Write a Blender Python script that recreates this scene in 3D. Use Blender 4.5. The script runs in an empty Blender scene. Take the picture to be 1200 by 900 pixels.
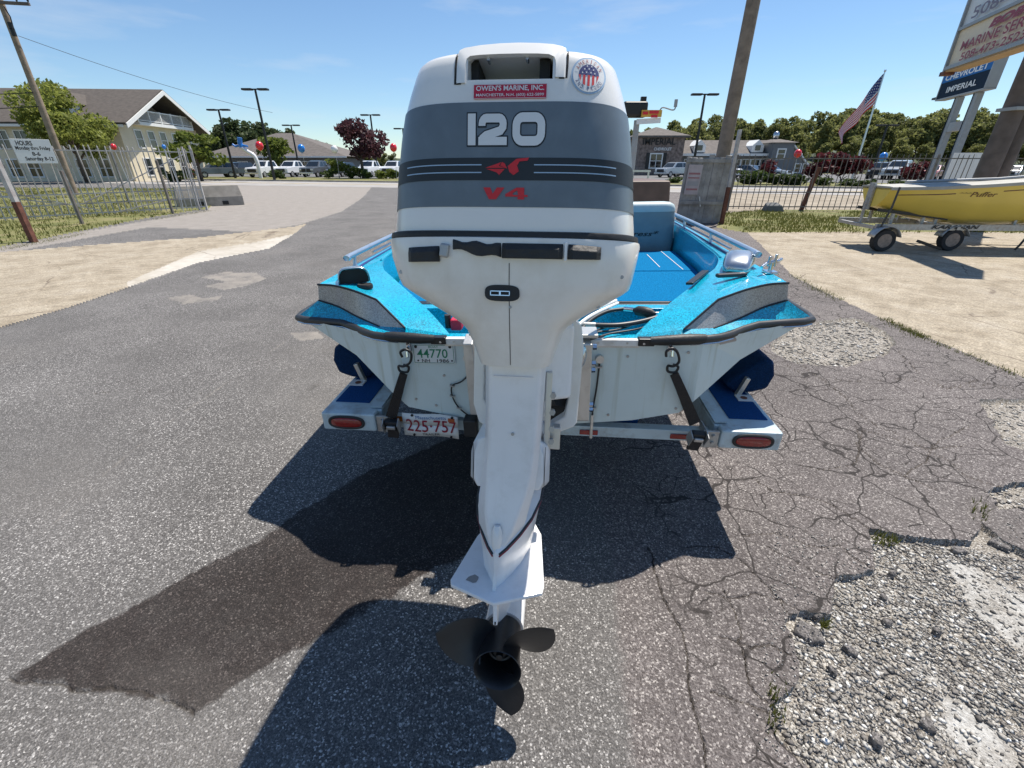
import bpy, bmesh, math, random
import numpy as np
from mathutils import Vector, Matrix, Euler
random.seed(7); RNG = np.random.default_rng(11)
S = bpy.context.scene
COL = S.collection
R = math.radians

# ------------------------------------------------------------------ camera
FPX, PITCH, CAMH = 520.0, R(26.4), 1.6
cam = bpy.data.cameras.new('camera'); camo = bpy.data.objects.new('camera', cam); COL.objects.link(camo)
camo.location = (0, 0, CAMH); camo.rotation_euler = (R(90) - PITCH, 0, 0)
cam.sensor_fit = 'HORIZONTAL'; cam.sensor_width = 36; cam.lens = 36 * FPX / 1200
cam.clip_start = 0.05; cam.clip_end = 3000
S.camera = camo
# ------------------------------------------------------------------ light
SUN_EL, SUN_AZ = R(64.6), math.atan2(.33, .34)           # azimuth from +Y towards +X
w = bpy.data.worlds.new('World'); S.world = w; w.use_nodes = True
nt = w.node_tree; nt.nodes.clear()
wo = nt.nodes.new('ShaderNodeOutputWorld'); bg = nt.nodes.new('ShaderNodeBackground')
sky = nt.nodes.new('ShaderNodeTexSky'); sky.sky_type = 'NISHITA'; sky.sun_disc = False
sky.sun_elevation = SUN_EL; sky.sun_rotation = SUN_AZ; sky.air_density = 1.0; sky.dust_density = .05; sky.ozone_density = 3.2
bg.inputs[1].default_value = 0.094
tc = nt.nodes.new('ShaderNodeTexCoord'); mp = nt.nodes.new('ShaderNodeMapping'); mp.inputs['Scale'].default_value = (1.6, 1.6, 9.0)
mp.inputs['Rotation'].default_value = (.12, .25, .3)
ns = nt.nodes.new('ShaderNodeTexNoise'); ns.inputs['Scale'].default_value = 2.3; ns.inputs['Detail'].default_value = 7; ns.inputs['Roughness'].default_value = .55
rp = nt.nodes.new('ShaderNodeValToRGB'); rp.color_ramp.elements[0].position = .53; rp.color_ramp.elements[1].position = .86
rp.color_ramp.elements[1].color = (.5, .5, .5, 1)
mx = nt.nodes.new('ShaderNodeMixRGB'); mx.inputs[2].default_value = (5.5, 6.0, 6.6, 1)
L = nt.links
tint = nt.nodes.new('ShaderNodeMixRGB'); tint.blend_type = 'MULTIPLY'; tint.inputs[0].default_value = 1; tint.inputs[2].default_value = (.83, .925, .99, 1)
L.new(sky.outputs[0], tint.inputs[1])
L.new(tc.outputs['Generated'], mp.inputs[0]); L.new(mp.outputs[0], ns.inputs['Vector']); L.new(ns.outputs[0], rp.inputs[0])
L.new(rp.outputs[0], mx.inputs[0]); L.new(tint.outputs[0], mx.inputs[1]); L.new(mx.outputs[0], bg.inputs[0]); L.new(bg.outputs[0], wo.inputs[0])
sl = bpy.data.lights.new('sun', 'SUN'); sl.energy = 4.8; sl.angle = R(.53); sl.color = (1, .94, .85)
so = bpy.data.objects.new('sun', sl); COL.objects.link(so)
SUNV = Vector((math.sin(SUN_AZ) * math.cos(SUN_EL), math.cos(SUN_AZ) * math.cos(SUN_EL), math.sin(SUN_EL)))
so.rotation_euler = SUNV.to_track_quat('Z', 'Y').to_euler(); so.location = SUNV * 50
S.view_settings.view_transform = 'Standard'; S.view_settings.look = 'None'; S.view_settings.exposure = 0.55; S.view_settings.gamma = 1

# ------------------------------------------------------------------ survey helpers: a sighting and a distance give a point of the place
cP, sP = math.cos(PITCH), math.sin(PITCH)
def ray(u, v):
    t = (450 - v) / FPX
    return Vector(((u - 600) / FPX, cP + t * sP, t * cP - sP))
def P(u, v, Y): r = ray(u, v); return Vector((0, 0, CAMH)) + r * (Y / r.y)
def G(u, v, z=0): r = ray(u, v); return Vector((0, 0, CAMH)) + r * ((z - CAMH) / r.z)

# ------------------------------------------------------------------ materials
def nodes(m): return m.node_tree.nodes, m.node_tree.links
def mat(name, col, rough=.5, metal=0., var=.08, vscale=6., bump=0., bscale=60., coat=0., spec=.5, dirt=None, dirt_amt=.0, dscale=3., coord='Object'):
    m = bpy.data.materials.new(name); m.use_nodes = True
    N, K = nodes(m); b = N['Principled BSDF']
    b.inputs['Roughness'].default_value = rough; b.inputs['Metallic'].default_value = metal
    b.inputs['Coat Weight'].default_value = coat; b.inputs['Coat Roughness'].default_value = .08
    b.inputs['Specular IOR Level'].default_value = spec
    t = N.new('ShaderNodeTexCoord'); n = N.new('ShaderNodeTexNoise'); n.inputs['Scale'].default_value = vscale; n.inputs['Detail'].default_value = 5
    K.new(t.outputs[coord], n.inputs['Vector'])
    r = N.new('ShaderNodeValToRGB'); r.color_ramp.elements[0].position = .3; r.color_ramp.elements[1].position = .7
    lo = [max(0, c * (1 - var)) for c in col]; hi = [min(1, c * (1 + var)) for c in col]
    r.color_ramp.elements[0].color = (*lo, 1); r.color_ramp.elements[1].color = (*hi, 1)
    K.new(n.outputs[0], r.inputs[0]); out = r.outputs[0]
    if dirt:
        n2 = N.new('ShaderNodeTexNoise'); n2.inputs['Scale'].default_value = dscale; n2.inputs['Detail'].default_value = 8; n2.inputs['Roughness'].default_value = .68
        K.new(t.outputs[coord], n2.inputs['Vector'])
        r2 = N.new('ShaderNodeValToRGB'); r2.color_ramp.elements[0].position = .5; r2.color_ramp.elements[1].position = .72
        r2.color_ramp.elements[1].color = (dirt_amt,) * 3 + (1,)
        K.new(n2.outputs[0], r2.inputs[0])
        x = N.new('ShaderNodeMixRGB'); x.inputs[2].default_value = (*dirt, 1); K.new(r2.outputs[0], x.inputs[0]); K.new(out, x.inputs[1]); out = x.outputs[0]
    K.new(out, b.inputs['Base Color'])
    if bump:
        n3 = N.new('ShaderNodeTexNoise'); n3.inputs['Scale'].default_value = bscale; n3.inputs['Detail'].default_value = 4
        K.new(t.outputs[coord], n3.inputs['Vector'])
        bp = N.new('ShaderNodeBump'); bp.inputs['Strength'].default_value = bump; bp.inputs['Distance'].default_value = .01
        K.new(n3.outputs[0], bp.inputs['Height']); K.new(bp.outputs[0], b.inputs['Normal'])
    return m
def flake(name, col, rough=.3, contrast=.5, scale=420, coat=.6):
    m = mat(name, col, rough, 0, .12, 4, coat=coat, dirt=tuple(c * .55 + .06 for c in col), dirt_amt=.35, dscale=7); N, K = nodes(m); b = N['Principled BSDF']
    src = b.inputs['Base Color'].links[0].from_socket
    t = N.new('ShaderNodeTexCoord'); v = N.new('ShaderNodeTexVoronoi'); v.inputs['Scale'].default_value = scale
    K.new(t.outputs['Object'], v.inputs['Vector'])
    h = N.new('ShaderNodeSeparateColor'); K.new(v.outputs['Color'], h.inputs[0])
    r = N.new('ShaderNodeMapRange'); r.inputs[3].default_value = 1 - contrast; r.inputs[4].default_value = 1 + contrast; K.new(h.outputs[0], r.inputs[0])
    x = N.new('ShaderNodeMixRGB'); x.blend_type = 'MULTIPLY'; x.inputs[0].default_value = 1; K.new(src, x.inputs[1]); K.new(r.outputs[0], x.inputs[2]); K.new(x.outputs[0], b.inputs['Base Color'])
    return m
def leafmat(name, col, var=.35, trans=.35):
    m = bpy.data.materials.new(name); m.use_nodes = True; N, K = nodes(m); b = N['Principled BSDF']; o = N['Material Output']
    b.inputs['Roughness'].default_value = .6; b.inputs['Specular IOR Level'].default_value = .25
    g = N.new('ShaderNodeNewGeometry'); oi = N.new('ShaderNodeObjectInfo')
    r = N.new('ShaderNodeValToRGB')
    r.color_ramp.elements[0].color = (*[c * (1 - var) for c in col], 1); r.color_ramp.elements[1].color = (*[min(1, c * (1 + var)) for c in (col[0] * 1.15, col[1], col[2])], 1)
    ad = N.new('ShaderNodeMath'); ad.operation = 'ADD'; fr = N.new('ShaderNodeMath'); fr.operation = 'FRACT'
    hf = N.new('ShaderNodeMath'); hf.operation = 'MULTIPLY'; hf.inputs[1].default_value = .45
    K.new(g.outputs['Random Per Island'], ad.inputs[0]); K.new(oi.outputs['Random'], ad.inputs[1]); K.new(ad.outputs[0], hf.inputs[0])
    K.new(hf.outputs[0], r.inputs[0]); K.new(r.outputs[0], b.inputs['Base Color'])
    tr = N.new('ShaderNodeBsdfTranslucent'); K.new(r.outputs[0], tr.inputs[0]); ms = N.new('ShaderNodeMixShader'); ms.inputs[0].default_value = trans
    K.new(b.outputs[0], ms.inputs[1]); K.new(tr.outputs[0], ms.inputs[2]); K.new(ms.outputs[0], o.inputs[0])
    return m
def streaks(m, col, amt, sx=26, sz=1.6, lo=.56, hi=.74):      # vertical run-off stains
    N, K = nodes(m); b = N['Principled BSDF']; src = b.inputs['Base Color'].links[0].from_socket
    t = N.new('ShaderNodeTexCoord'); mp_ = N.new('ShaderNodeMapping'); mp_.inputs['Scale'].default_value = (sx, sx, sz); n = N.new('ShaderNodeTexNoise'); n.inputs['Scale'].default_value = 1; n.inputs['Detail'].default_value = 5
    K.new(t.outputs['Object'], mp_.inputs[0]); K.new(mp_.outputs[0], n.inputs['Vector']); r = N.new('ShaderNodeValToRGB'); r.color_ramp.elements[0].position = lo; r.color_ramp.elements[1].position = hi; r.color_ramp.elements[1].color = (amt,) * 3 + (1,)
    K.new(n.outputs[0], r.inputs[0]); x = N.new('ShaderNodeMixRGB'); x.inputs[2].default_value = (*col, 1); K.new(r.outputs[0], x.inputs[0]); K.new(src, x.inputs[1]); K.new(x.outputs[0], b.inputs['Base Color'])
def glassmat(name, col=(.015, .02, .025), rough=.06):
    return mat(name, col, rough, 0, .05, 3, spec=.8)

M = {}
M['gelcoat'] = mat('white_gelcoat', (.84, .825, .79), .3, 0, .03, 5, coat=.5, dirt=(.52, .47, .38), dirt_amt=.22, dscale=4)
M['gelcoat_aged'] = mat('aged_white_gelcoat', (.84, .815, .765), .34, 0, .04, 5, coat=.4, dirt=(.5, .42, .3), dirt_amt=.3, dscale=3.5)
M['leg_paint'] = mat('white_leg_paint', (.83, .82, .81), .33, 0, .03, 6, coat=.35, dirt=(.42, .39, .34), dirt_amt=.2, dscale=14, bump=.04, bscale=90)
M['band'] = mat('slate_band', (.14, .175, .205), .38, 0, .06, 25, dirt=(.2, .24, .27), dirt_amt=.35, dscale=12)
M['dark_stripe'] = mat('charcoal_stripe', (.016, .021, .026), .5, 0, .1)
M['white_print'] = mat('white_print', (.74, .75, .75), .5, 0, .03)
M['lightblue_print'] = mat('light_blue_print', (.36, .5, .66), .5, 0, .03)
M['red_print'] = mat('red_print', (.62, .02, .03), .5, 0, .05)
M['sticker_red'] = mat('sticker_red', (.5, .015, .05), .45, 0, .1, 60)
M['navy_print'] = mat('navy_print', (.015, .03, .16), .5, 0, .05)
M['green_print'] = mat('green_print', (.01, .2, .1), .5, 0, .05)
M['maroon_print'] = mat('maroon_print', (.28, .01, .03), .5, 0, .05)
M['black_print'] = mat('black_print', (.015, .015, .016), .5, 0, .05)
M['rubber'] = mat('black_rubber', (.018, .018, .019), .55, 0, .15, 20, bump=.15, bscale=80)
M['tape'] = mat('black_tape', (.022, .022, .023), .62, 0, .2, 30, bump=.5, bscale=45)
M['grey_rubber'] = mat('weathered_rubber', (.032, .033, .035), .42, 0, .2, 14)
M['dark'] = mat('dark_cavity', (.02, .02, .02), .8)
M['prop'] = mat('black_propeller_paint', (.016, .016, .017), .38, 0, .2, 12, bump=.06, bscale=40, dirt=(.12, .1, .09), dirt_amt=.12)
M['hull'] = mat('hull_white', (.62, .71, .70), .25, 0, .03, 3, coat=.35, dirt=(.42, .45, .38), dirt_amt=.3, dscale=5)
streaks(M['hull'], (.36, .38, .26), .55)
streaks(M['gelcoat_aged'], (.5, .43, .32), .18, 18, 2.2)
streaks(M['leg_paint'], (.5, .47, .43), .12, 40, 3)
M['blue_flake'] = flake('blue_metal_flake', (.0, .335, .50), .3, .55, 300)
M['silver_flake'] = flake('silver_metal_flake', (.36, .34, .33), .35, .45, 420)
M['black_trim'] = mat('black_trim', (.012, .012, .013), .4)
M['carpet'] = mat('blue_carpet', (.002, .175, .40), .95, 0, .22, 160, bump=.9, bscale=260, spec=.1)
M['navy_carpet'] = mat('navy_carpet', (.012, .075, .24), .95, 0, .25, 160, bump=1., bscale=240, spec=.1)
M['pad_carpet'] = mat('guide_pad_carpet', (.009, .035, .10), .95, 0, .25, 160, bump=1., bscale=240, spec=.1)
M['alu'] = mat('aluminium', (.62, .61, .58), .38, .7, .08, 12, dirt=(.3, .27, .23), dirt_amt=.5, dscale=14)
M['white_alu'] = mat('white_capping', (.75, .74, .72), .4, 0, .05, 12, dirt=(.4, .33, .26), dirt_amt=.5, dscale=9)
M['chrome'] = mat('chrome', (.72, .74, .76), .12, 1., .04, 8)
M['satin_chrome'] = mat('satin_chrome', (.5, .53, .56), .25, .9, .08, 14)
M['rail_tube'] = mat('rail_aluminium', (.48, .55, .62), .3, .75, .08, 10)
M['vinyl'] = mat('blue_vinyl', (.19, .255, .28), .5, 0, .08, 9, bump=.1, bscale=30)
M['vinyl_pale'] = mat('pale_vinyl', (.45, .55, .57), .5, 0, .08, 9)
M['trailer_paint'] = mat('trailer_pale_blue_paint', (.48, .58, .62), .35, .1, .08, 8, dirt=(.2, .15, .11), dirt_amt=.65, dscale=11)
M['galv'] = mat('galvanised_steel', (.42, .42, .41), .45, .6, .15, 20, dirt=(.26, .13, .06), dirt_amt=.45, dscale=12)
M['red_lens'] = mat('red_lens', (.26, .012, .012), .15, 0, .15, 60, coat=.6)
M['webbing'] = mat('brown_black_webbing', (.028, .022, .02), .85, 0, .2, 60, bump=.5, bscale=200)
M['black_hose'] = mat('black_hose', (.02, .02, .021), .42)
M['tyre'] = mat('tyre_rubber', (.022, .022, .023), .8, 0, .2, 20)
M['rim'] = mat('wheel_rim', (.45, .45, .45), .35, .5, .1)
M['rusty_rim'] = mat('rusty_rim', (.28, .22, .18), .6, .2, .25, 20)
M['yellow'] = mat('yellow_gelcoat', (.70, .53, .10), .35, 0, .06, 2, coat=.3)
M['cream_deck'] = mat('cream_deck', (.36, .35, .31), .6, 0, .15, 3)
M['brown_print'] = mat('brown_print', (.14, .06, .03), .5)
M['rust'] = mat('rusty_steel', (.15, .058, .036), .8, 0, .4, 12, bump=.4, bscale=40)
M['grey_iron'] = mat('weathered_grey_iron', (.47, .45, .43), .6, .1, .2, 5, dirt=(.18, .08, .05), dirt_amt=.7, dscale=2.2)
M['dark_iron'] = mat('dark_iron', (.19, .17, .155), .6, .3, .3, 4, dirt=(.16, .07, .04), dirt_amt=.6, dscale=2.5)
M['wood_grey'] = mat('weathered_boards', (.33, .32, .31), .85, 0, .3, 3, bump=.4, bscale=20, dirt=(.12, .11, .1), dirt_amt=.6, dscale=5)
M['pole_wood'] = mat('pole_wood', (.27, .21, .16), .85, 0, .25, 4, bump=.5, bscale=14, dirt=(.1, .08, .06), dirt_amt=.6, dscale=3)
M['dark_pole'] = mat('dark_pole_wood', (.13, .105, .095), .85, 0, .25, 4, bump=.5, bscale=14)
M['concrete'] = mat('concrete', (.33, .30, .26), .9, 0, .2, 3, bump=.3, bscale=20, dirt=(.14, .13, .12), dirt_amt=.6, dscale=2)
M['sign_white'] = mat('sign_white', (.72, .73, .72), .5, 0, .05, 3)
M['sign_cream'] = mat('sign_cream', (.80, .67, .49), .6, 0, .08, 1.2, dirt=(.4, .3, .2), dirt_amt=.4, dscale=1.2)
M['sign_frame'] = mat('sign_frame', (.32, .33, .34), .5, .3, .1, 2, dirt=(.3, .18, .1), dirt_amt=.5, dscale=1)
M['sign_blue'] = mat('sign_blue', (.01, .13, .40), .6, 0, .05, spec=.2)
M['sign_navy'] = mat('sign_navy', (.008, .022, .045), .7, 0, .05, spec=.15)
M['black_metal'] = mat('black_metal', (.018, .018, .019), .45, .2)
M['cream_siding'] = mat('cream_siding', (.68, .60, .44), .8, 0, .05, 2)
M['white_trim'] = mat('white_trim', (.75, .75, .73), .6, 0, .03)
M['roof_brown'] = mat('brown_shingle', (.085, .072, .062), .9, 0, .2, 3, bump=.4, bscale=4)
M['roof_grey'] = mat('grey_shingle', (.125, .11, .10), .9, 0, .2, 2, bump=.4, bscale=4)
M['grey_siding'] = mat('grey_siding', (.17, .175, .18), .8, 0, .06, 2)
M['brick_wall'] = mat('stone_mix', (.20, .155, .135), .9, 0, .55, 2.6, bump=.3, bscale=5)
M['glass'] = glassmat('window_glass')
M['paint_white'] = mat('car_white', (.74, .75, .76), .25, 0, .02, 2, coat=.6)
M['paint_black'] = mat('car_black', (.02, .022, .026), .22, 0, .05, 2, coat=.6)
M['paint_grey'] = mat('car_grey', (.13, .14, .15), .25, .3, .05, 2, coat=.6)
M['paint_silver'] = mat('car_silver', (.45, .48, .5), .25, .4, .05, 2, coat=.6)
M['paint_red'] = mat('car_red', (.3, .02, .02), .25, 0, .05, 2, coat=.6)
M['paint_brown'] = mat('truck_brown', (.14, .085, .06), .5, 0, .2, 4)
M['headlight'] = mat('headlight_glass', (.7, .74, .76), .1, 0, .1, 20, coat=.6)
M['b_red'] = mat('balloon_red', (.72, .02, .03), .25, 0, .03, coat=.5)
M['b_blue'] = mat('balloon_blue', (.02, .2, .62), .25, 0, .03, coat=.5)
M['b_white'] = mat('balloon_white', (.78, .78, .78), .25, 0, .03, coat=.5)
M['bark'] = mat('bark', (.11, .085, .065), .9, 0, .3, 6, bump=.5, bscale=15)
M['leaf_mid'] = leafmat('leaf_mid_green', (.20, .25, .06), .4, .55)
M['leaf_hill'] = leafmat('leaf_hill_green', (.17, .20, .07), .4, .55)
M['leaf_pine'] = leafmat('leaf_pine', (.075, .11, .045), .35, .4)
M['leaf_purple'] = leafmat('leaf_purple', (.085, .04, .048), .4, .4)
M['leaf_red'] = leafmat('leaf_red', (.085, .022, .028), .35)
M['leaf_bright'] = leafmat('leaf_bright', (.15, .2, .04), .3, .5)
M['leaf_shrub'] = leafmat('leaf_shrub', (.055, .09, .025), .35)
M['grass'] = leafmat('grass_blade', (.14, .16, .04), .4, .3)
M['gravel'] = mat('gravel_stone', (.3, .3, .3), .85)
def _grav():
    N, K = nodes(M['gravel']); b = N['Principled BSDF']; g = N.new('ShaderNodeNewGeometry'); r = N.new('ShaderNodeValToRGB'); e = r.color_ramp.elements
    st = [(0, (.075, .07, .066)), (.18, (.18, .165, .15)), (.45, (.30, .28, .25)), (.75, (.40, .375, .335)), (.92, (.55, .53, .49)), (1, (.72, .71, .68))]
    while len(e) < len(st): e.new(.5)
    for i, (p_, c_) in enumerate(st): e[i].position = p_; e[i].color = (*c_, 1)
    n = N.new('ShaderNodeTexNoise'); n.inputs['Scale'].default_value = 130; n.inputs['Detail'].default_value = 4; t = N.new('ShaderNodeTexCoord'); K.new(t.outputs['Object'], n.inputs['Vector'])
    q = N.new('ShaderNodeMapRange'); q.inputs[1].default_value = .3; q.inputs[2].default_value = .7; q.inputs[3].default_value = .6; q.inputs[4].default_value = 1.3; K.new(n.outputs[0], q.inputs[0])
    K.new(g.outputs['Random Per Island'], r.inputs[0]); x = N.new('ShaderNodeMixRGB'); x.blend_type = 'MULTIPLY'; x.inputs[0].default_value = 1; K.new(r.outputs[0], x.inputs[1]); K.new(q.outputs[0], x.inputs[2]); K.new(x.outputs[0], b.inputs['Base Color'])
_grav()
M['chunk'] = flake('asphalt_chunk', (.13, .12, .115), .9, .6, 190, 0)

# ------------------------------------------------------------------ mesh builder
def finish(o, parent, smooth, bevel, seg=2, autosmooth=None):
    if parent: o.parent = parent
    if smooth:
        for p in o.data.polygons: p.use_smooth = True
        if autosmooth:
            o.data.set_sharp_from_angle(angle=R(autosmooth))
    if bevel:
        b = o.modifiers.new('bevel', 'BEVEL'); b.width = bevel; b.segments = seg; b.limit_method = 'ANGLE'; b.angle_limit = R(35)
    return o
class MB:
    def __init__(s): s.v = []; s.f = []
    def add(s, vs, fs):
        o = len(s.v); s.v += [tuple(map(float, q)) for q in vs]; s.f += [tuple(i + o for i in f) for f in fs]; return s
    def box(s, c, d, rot=None, taper=1.0):
        hx, hy, hz = d[0] / 2, d[1] / 2, d[2] / 2; vs = []
        for z in (-hz, hz):
            k = taper if z > 0 else 1
            for x, y in ((-hx, -hy), (hx, -hy), (hx, hy), (-hx, hy)): vs.append(Vector((x * k, y * k, z)))
        if rot is not None:
            m = Euler(rot).to_matrix() if not isinstance(rot, Matrix) else rot
            vs = [m @ q for q in vs]
        return s.add([q + Vector(c) for q in vs], [(3, 2, 1, 0), (4, 5, 6, 7), (0, 1, 5, 4), (1, 2, 6, 5), (2, 3, 7, 6), (3, 0, 4, 7)])
    def quad(s, *p): return s.add(p, [tuple(range(len(p)))])
    def loft(s, rings, closed=True, caps=(True, True)):
        n = len(rings[0]); vs = [q for r in rings for q in r]; fs = []
        for i in range(len(rings) - 1):
            for j in range(n if closed else n - 1):
                k = (j + 1) % n; fs.append((i * n + j, i * n + k, (i + 1) * n + k, (i + 1) * n + j))
        if caps[0]: fs.append(tuple(range(n - 1, -1, -1)))
        if caps[1]: fs.append(tuple((len(rings) - 1) * n + j for j in range(n)))
        return s.add(vs, fs)
    def tube(s, path, r, n=10, caps=True):
        path = [Vector(q) for q in path]; rr = r if isinstance(r, (list, tuple)) else [r] * len(path); rings = []; prev = None
        for i, q in enumerate(path):
            d = (path[min(i + 1, len(path) - 1)] - path[max(i - 1, 0)]).normalized()
            if prev is None:
                a = d.cross(Vector((0, 0, 1)));
                if a.length < 1e-3: a = d.cross(Vector((1, 0, 0)))
                a.normalize()
            else: a = (prev - d * prev.dot(d)).normalized()
            prev = a; b = d.cross(a)
            rings.append([q + (a * math.cos(2 * math.pi * k / n) + b * math.sin(2 * math.pi * k / n)) * rr[i] for k in range(n)])
        return s.loft(rings, True, (caps, caps))
    def cyl(s, a, b, r, n=16): return s.tube([a, b], r, n)
    def prism(s, poly, z0, z1):
        return s.loft([[(x, y, z0) for x, y in poly], [(x, y, z1) for x, y in poly]])
    def slab(s, pts, thick):                      # polygon in space with thickness along its normal
        p = [Vector(q) for q in pts]; nrm = Vector((0, 0, 0))
        for i in range(len(p)): nrm += p[i].cross(p[(i + 1) % len(p)])
        nrm.normalize(); n = len(p)
        vs = p + [q - nrm * thick for q in p]
        fs = [tuple(range(n)), tuple(range(2 * n - 1, n - 1, -1))] + [(i, i + n, (i + 1) % n + n, (i + 1) % n) for i in range(n)]
        return s.add(vs, fs)
    def sphere(s, c, r, nu=12, nv=8):
        r = r if hasattr(r, '__len__') else (r, r, r); rings = []
        for i in range(nv + 1):
            a = math.pi * (i + .02 if i == 0 else (i - .02 if i == nv else i)) / nv
            rings.append([(c[0] + r[0] * math.sin(a) * math.cos(2 * math.pi * k / nu), c[1] + r[1] * math.sin(a) * math.sin(2 * math.pi * k / nu), c[2] - r[2] * math.cos(a)) for k in range(nu)])
        return s.loft(rings)
    def mesh(s, name):
        me = bpy.data.meshes.new(name); me.from_pydata(s.v, [], s.f); me.update()
        bm = bmesh.new(); bm.from_mesh(me); bmesh.ops.recalc_face_normals(bm, faces=bm.faces); bm.to_mesh(me); bm.free()
        return me
    def build(s, name, m, parent=None, smooth=False, bevel=0, seg=2, asm=40):
        me = s.mesh(name); me.materials.append(m)
        o = bpy.data.objects.new(name, me); COL.objects.link(o)
        return finish(o, parent, smooth, bevel, seg, asm)
def share(name, me, parent=None, loc=(0, 0, 0), rot=(0, 0, 0), scale=(1, 1, 1)):
    o = bpy.data.objects.new(name, me); COL.objects.link(o); o.parent = parent; o.location = loc; o.rotation_euler = rot; o.scale = scale; return o
def tag(o, label=None, cat=None, group=None, kind=None):
    if label: o['label'] = label
    if cat: o['category'] = cat
    if group: o['group'] = group
    if kind: o['kind'] = kind
    return o
def thing(name, label, cat, loc=(0, 0, 0), rot=(0, 0, 0), group=None):
    o = bpy.data.objects.new(name, None); COL.objects.link(o); o.location = loc; o.rotation_euler = rot; o.empty_display_size = .1
    return tag(o, label, cat, group)
def kids(o): return [c for c in o.children]
def copy_tree(o, parent=None):
    c = o.copy(); COL.objects.link(c); c.parent = parent
    for ch in kids(o): copy_tree(ch, c)
    return c
def place(o, loc, rz=0, scale=None, label=None):
    o.location = loc; o.rotation_euler = (0, 0, rz)
    if scale: o.scale = scale if hasattr(scale, '__len__') else (scale,) * 3
    if label: o['label'] = label
    return o
# flat lettering as mesh, fitted to a box (w,h) about (cx,cz) in the x-z plane; fn maps (x,z)->point
_font_cache = {}
def glyphs(txt, offset=0., shear=0.):
    k = (txt, offset, shear)
    if k in _font_cache: return _font_cache[k]
    c = bpy.data.curves.new('tmp', 'FONT'); c.body = txt; c.offset = offset; c.shear = shear; c.resolution_u = 3
    o = bpy.data.objects.new('tmp', c); COL.objects.link(o)
    dg = bpy.context.evaluated_depsgraph_get(); me = bpy.data.meshes.new_from_object(o.evaluated_get(dg))
    vs = [tuple(v.co) for v in me.vertices]; fs = [tuple(p.vertices) for p in me.polygons]
    bpy.data.objects.remove(o); bpy.data.curves.remove(c); bpy.data.meshes.remove(me)
    _font_cache[k] = (vs, fs); return vs, fs
def letter_mb(mb, txt, box, fn, offset=0., shear=0., grow=0.):
    vs, fs = glyphs(txt, offset, shear)
    b0, _ = glyphs(txt, 0., shear)
    x0, x1 = min(v[0] for v in b0), max(v[0] for v in b0); y0, y1 = min(v[1] for v in b0), max(v[1] for v in b0)
    X0, Z0, X1, Z1 = box
    out = [fn(X0 + (v[0] - x0) / (x1 - x0) * (X1 - X0), Z0 + (v[1] - y0) / (y1 - y0) * (Z1 - Z0)) for v in vs]
    mb.add(out, fs)
def lettering(name, txt, box, fn, m, parent, offset=0., shear=0.):
    mb = MB(); letter_mb(mb, txt, box, fn, offset, shear)
    me = bpy.data.meshes.new(name); me.from_pydata(mb.v, [], mb.f); me.materials.append(m)
    o = bpy.data.objects.new(name, me); COL.objects.link(o); o.parent = parent; return o
def flatfn(o, ux, uz):
    o, ux, uz = Vector(o), Vector(ux), Vector(uz)
    return lambda x, z: o + ux * x + uz * z

# ------------------------------------------------------------------ ground
def vnoise(x, y, sc, seed=0):
    x = np.asarray(x) * sc; y = np.asarray(y) * sc
    T = np.random.default_rng(seed).random((256, 256))
    xi = np.floor(x).astype(int); yi = np.floor(y).astype(int); fx = x - xi; fy = y - yi
    fx = fx * fx * (3 - 2 * fx); fy = fy * fy * (3 - 2 * fy)
    a = T[xi & 255, yi & 255]; b = T[(xi + 1) & 255, yi & 255]; c = T[xi & 255, (yi + 1) & 255]; d = T[(xi + 1) & 255, (yi + 1) & 255]
    return (a * (1 - fx) + b * fx) * (1 - fy) + (c * (1 - fx) + d * fx) * fy
def fbm(x, y, sc, seed=0, o=4):
    r = 0; a = .5
    for i in range(o): r = r + a * vnoise(x, y, sc * 2 ** i, seed + i); a *= .5
    return r / (1 - .5 ** o) - .5
def gp(px): return np.array([[*G(u, v)[:2]] for u, v in px])
def inpoly(X, Y, poly):
    r = np.zeros(X.shape, bool); n = len(poly); j = n - 1
    for i in range(n):
        xi, yi = poly[i]; xj, yj = poly[j]
        c = ((yi > Y) != (yj > Y)); r ^= c & (X < (xj - xi) * (Y - yi) / ((yj - yi) if yj != yi else 1e-9) + xi); j = i
    return r
def segdist(X, Y, poly):
    d = np.full(X.shape, 1e9)
    for (ax, ay), (bx, by) in zip(poly[:-1], poly[1:]):
        L2 = (bx - ax) ** 2 + (by - ay) ** 2 + 1e-12
        t = np.clip(((X - ax) * (bx - ax) + (Y - ay) * (by - ay)) / L2, 0, 1)
        d = np.minimum(d, np.hypot(X - ax - t * (bx - ax), Y - ay - t * (by - ay)))
    return d
def sstep(a, b, x): t = np.clip((x - a) / (b - a), 0, 1); return t * t * (3 - 2 * t)

rows = np.concatenate([np.linspace(-7, .2, 14)[:-1]])
yy = [.2]
while yy[-1] < 47:
    d = .896 * yy[-1] + .71; yy.append(yy[-1] + min(.6, max(.0052, .0030 * d * d * .48)))
rows = np.concatenate([rows, yy])
inner = np.linspace(-1, 1, 1000); outer = 1 + np.array([.05, .12, .22, .38, .65, 1.1, 1.8, 3.0])
cols = np.concatenate([-outer[::-1], inner, outer])
SX, YY = np.meshgrid(cols, rows)
XX = SX * (.896 * np.maximum(YY, .2) + .71) * 1.21
wx = XX + .05 * fbm(XX, YY, 6, 3) + .02 * fbm(XX, YY, 30, 9); wy = YY + .05 * fbm(XX, YY, 6, 5) + .02 * fbm(XX, YY, 30, 12)
tanL = gp([(-160, 345), (-60, 306), (0, 296), (115, 287), (230, 279), (345, 266), (360, 262), (341, 277), (314, 292), (230, 309), (153, 336), (77, 361), (0, 384), (-160, 452)])
whiteL = gp([(150, 330), (235, 294), (300, 284), (345, 274), (352, 268), (341, 279), (314, 294), (230, 311), (150, 338)])
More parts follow.
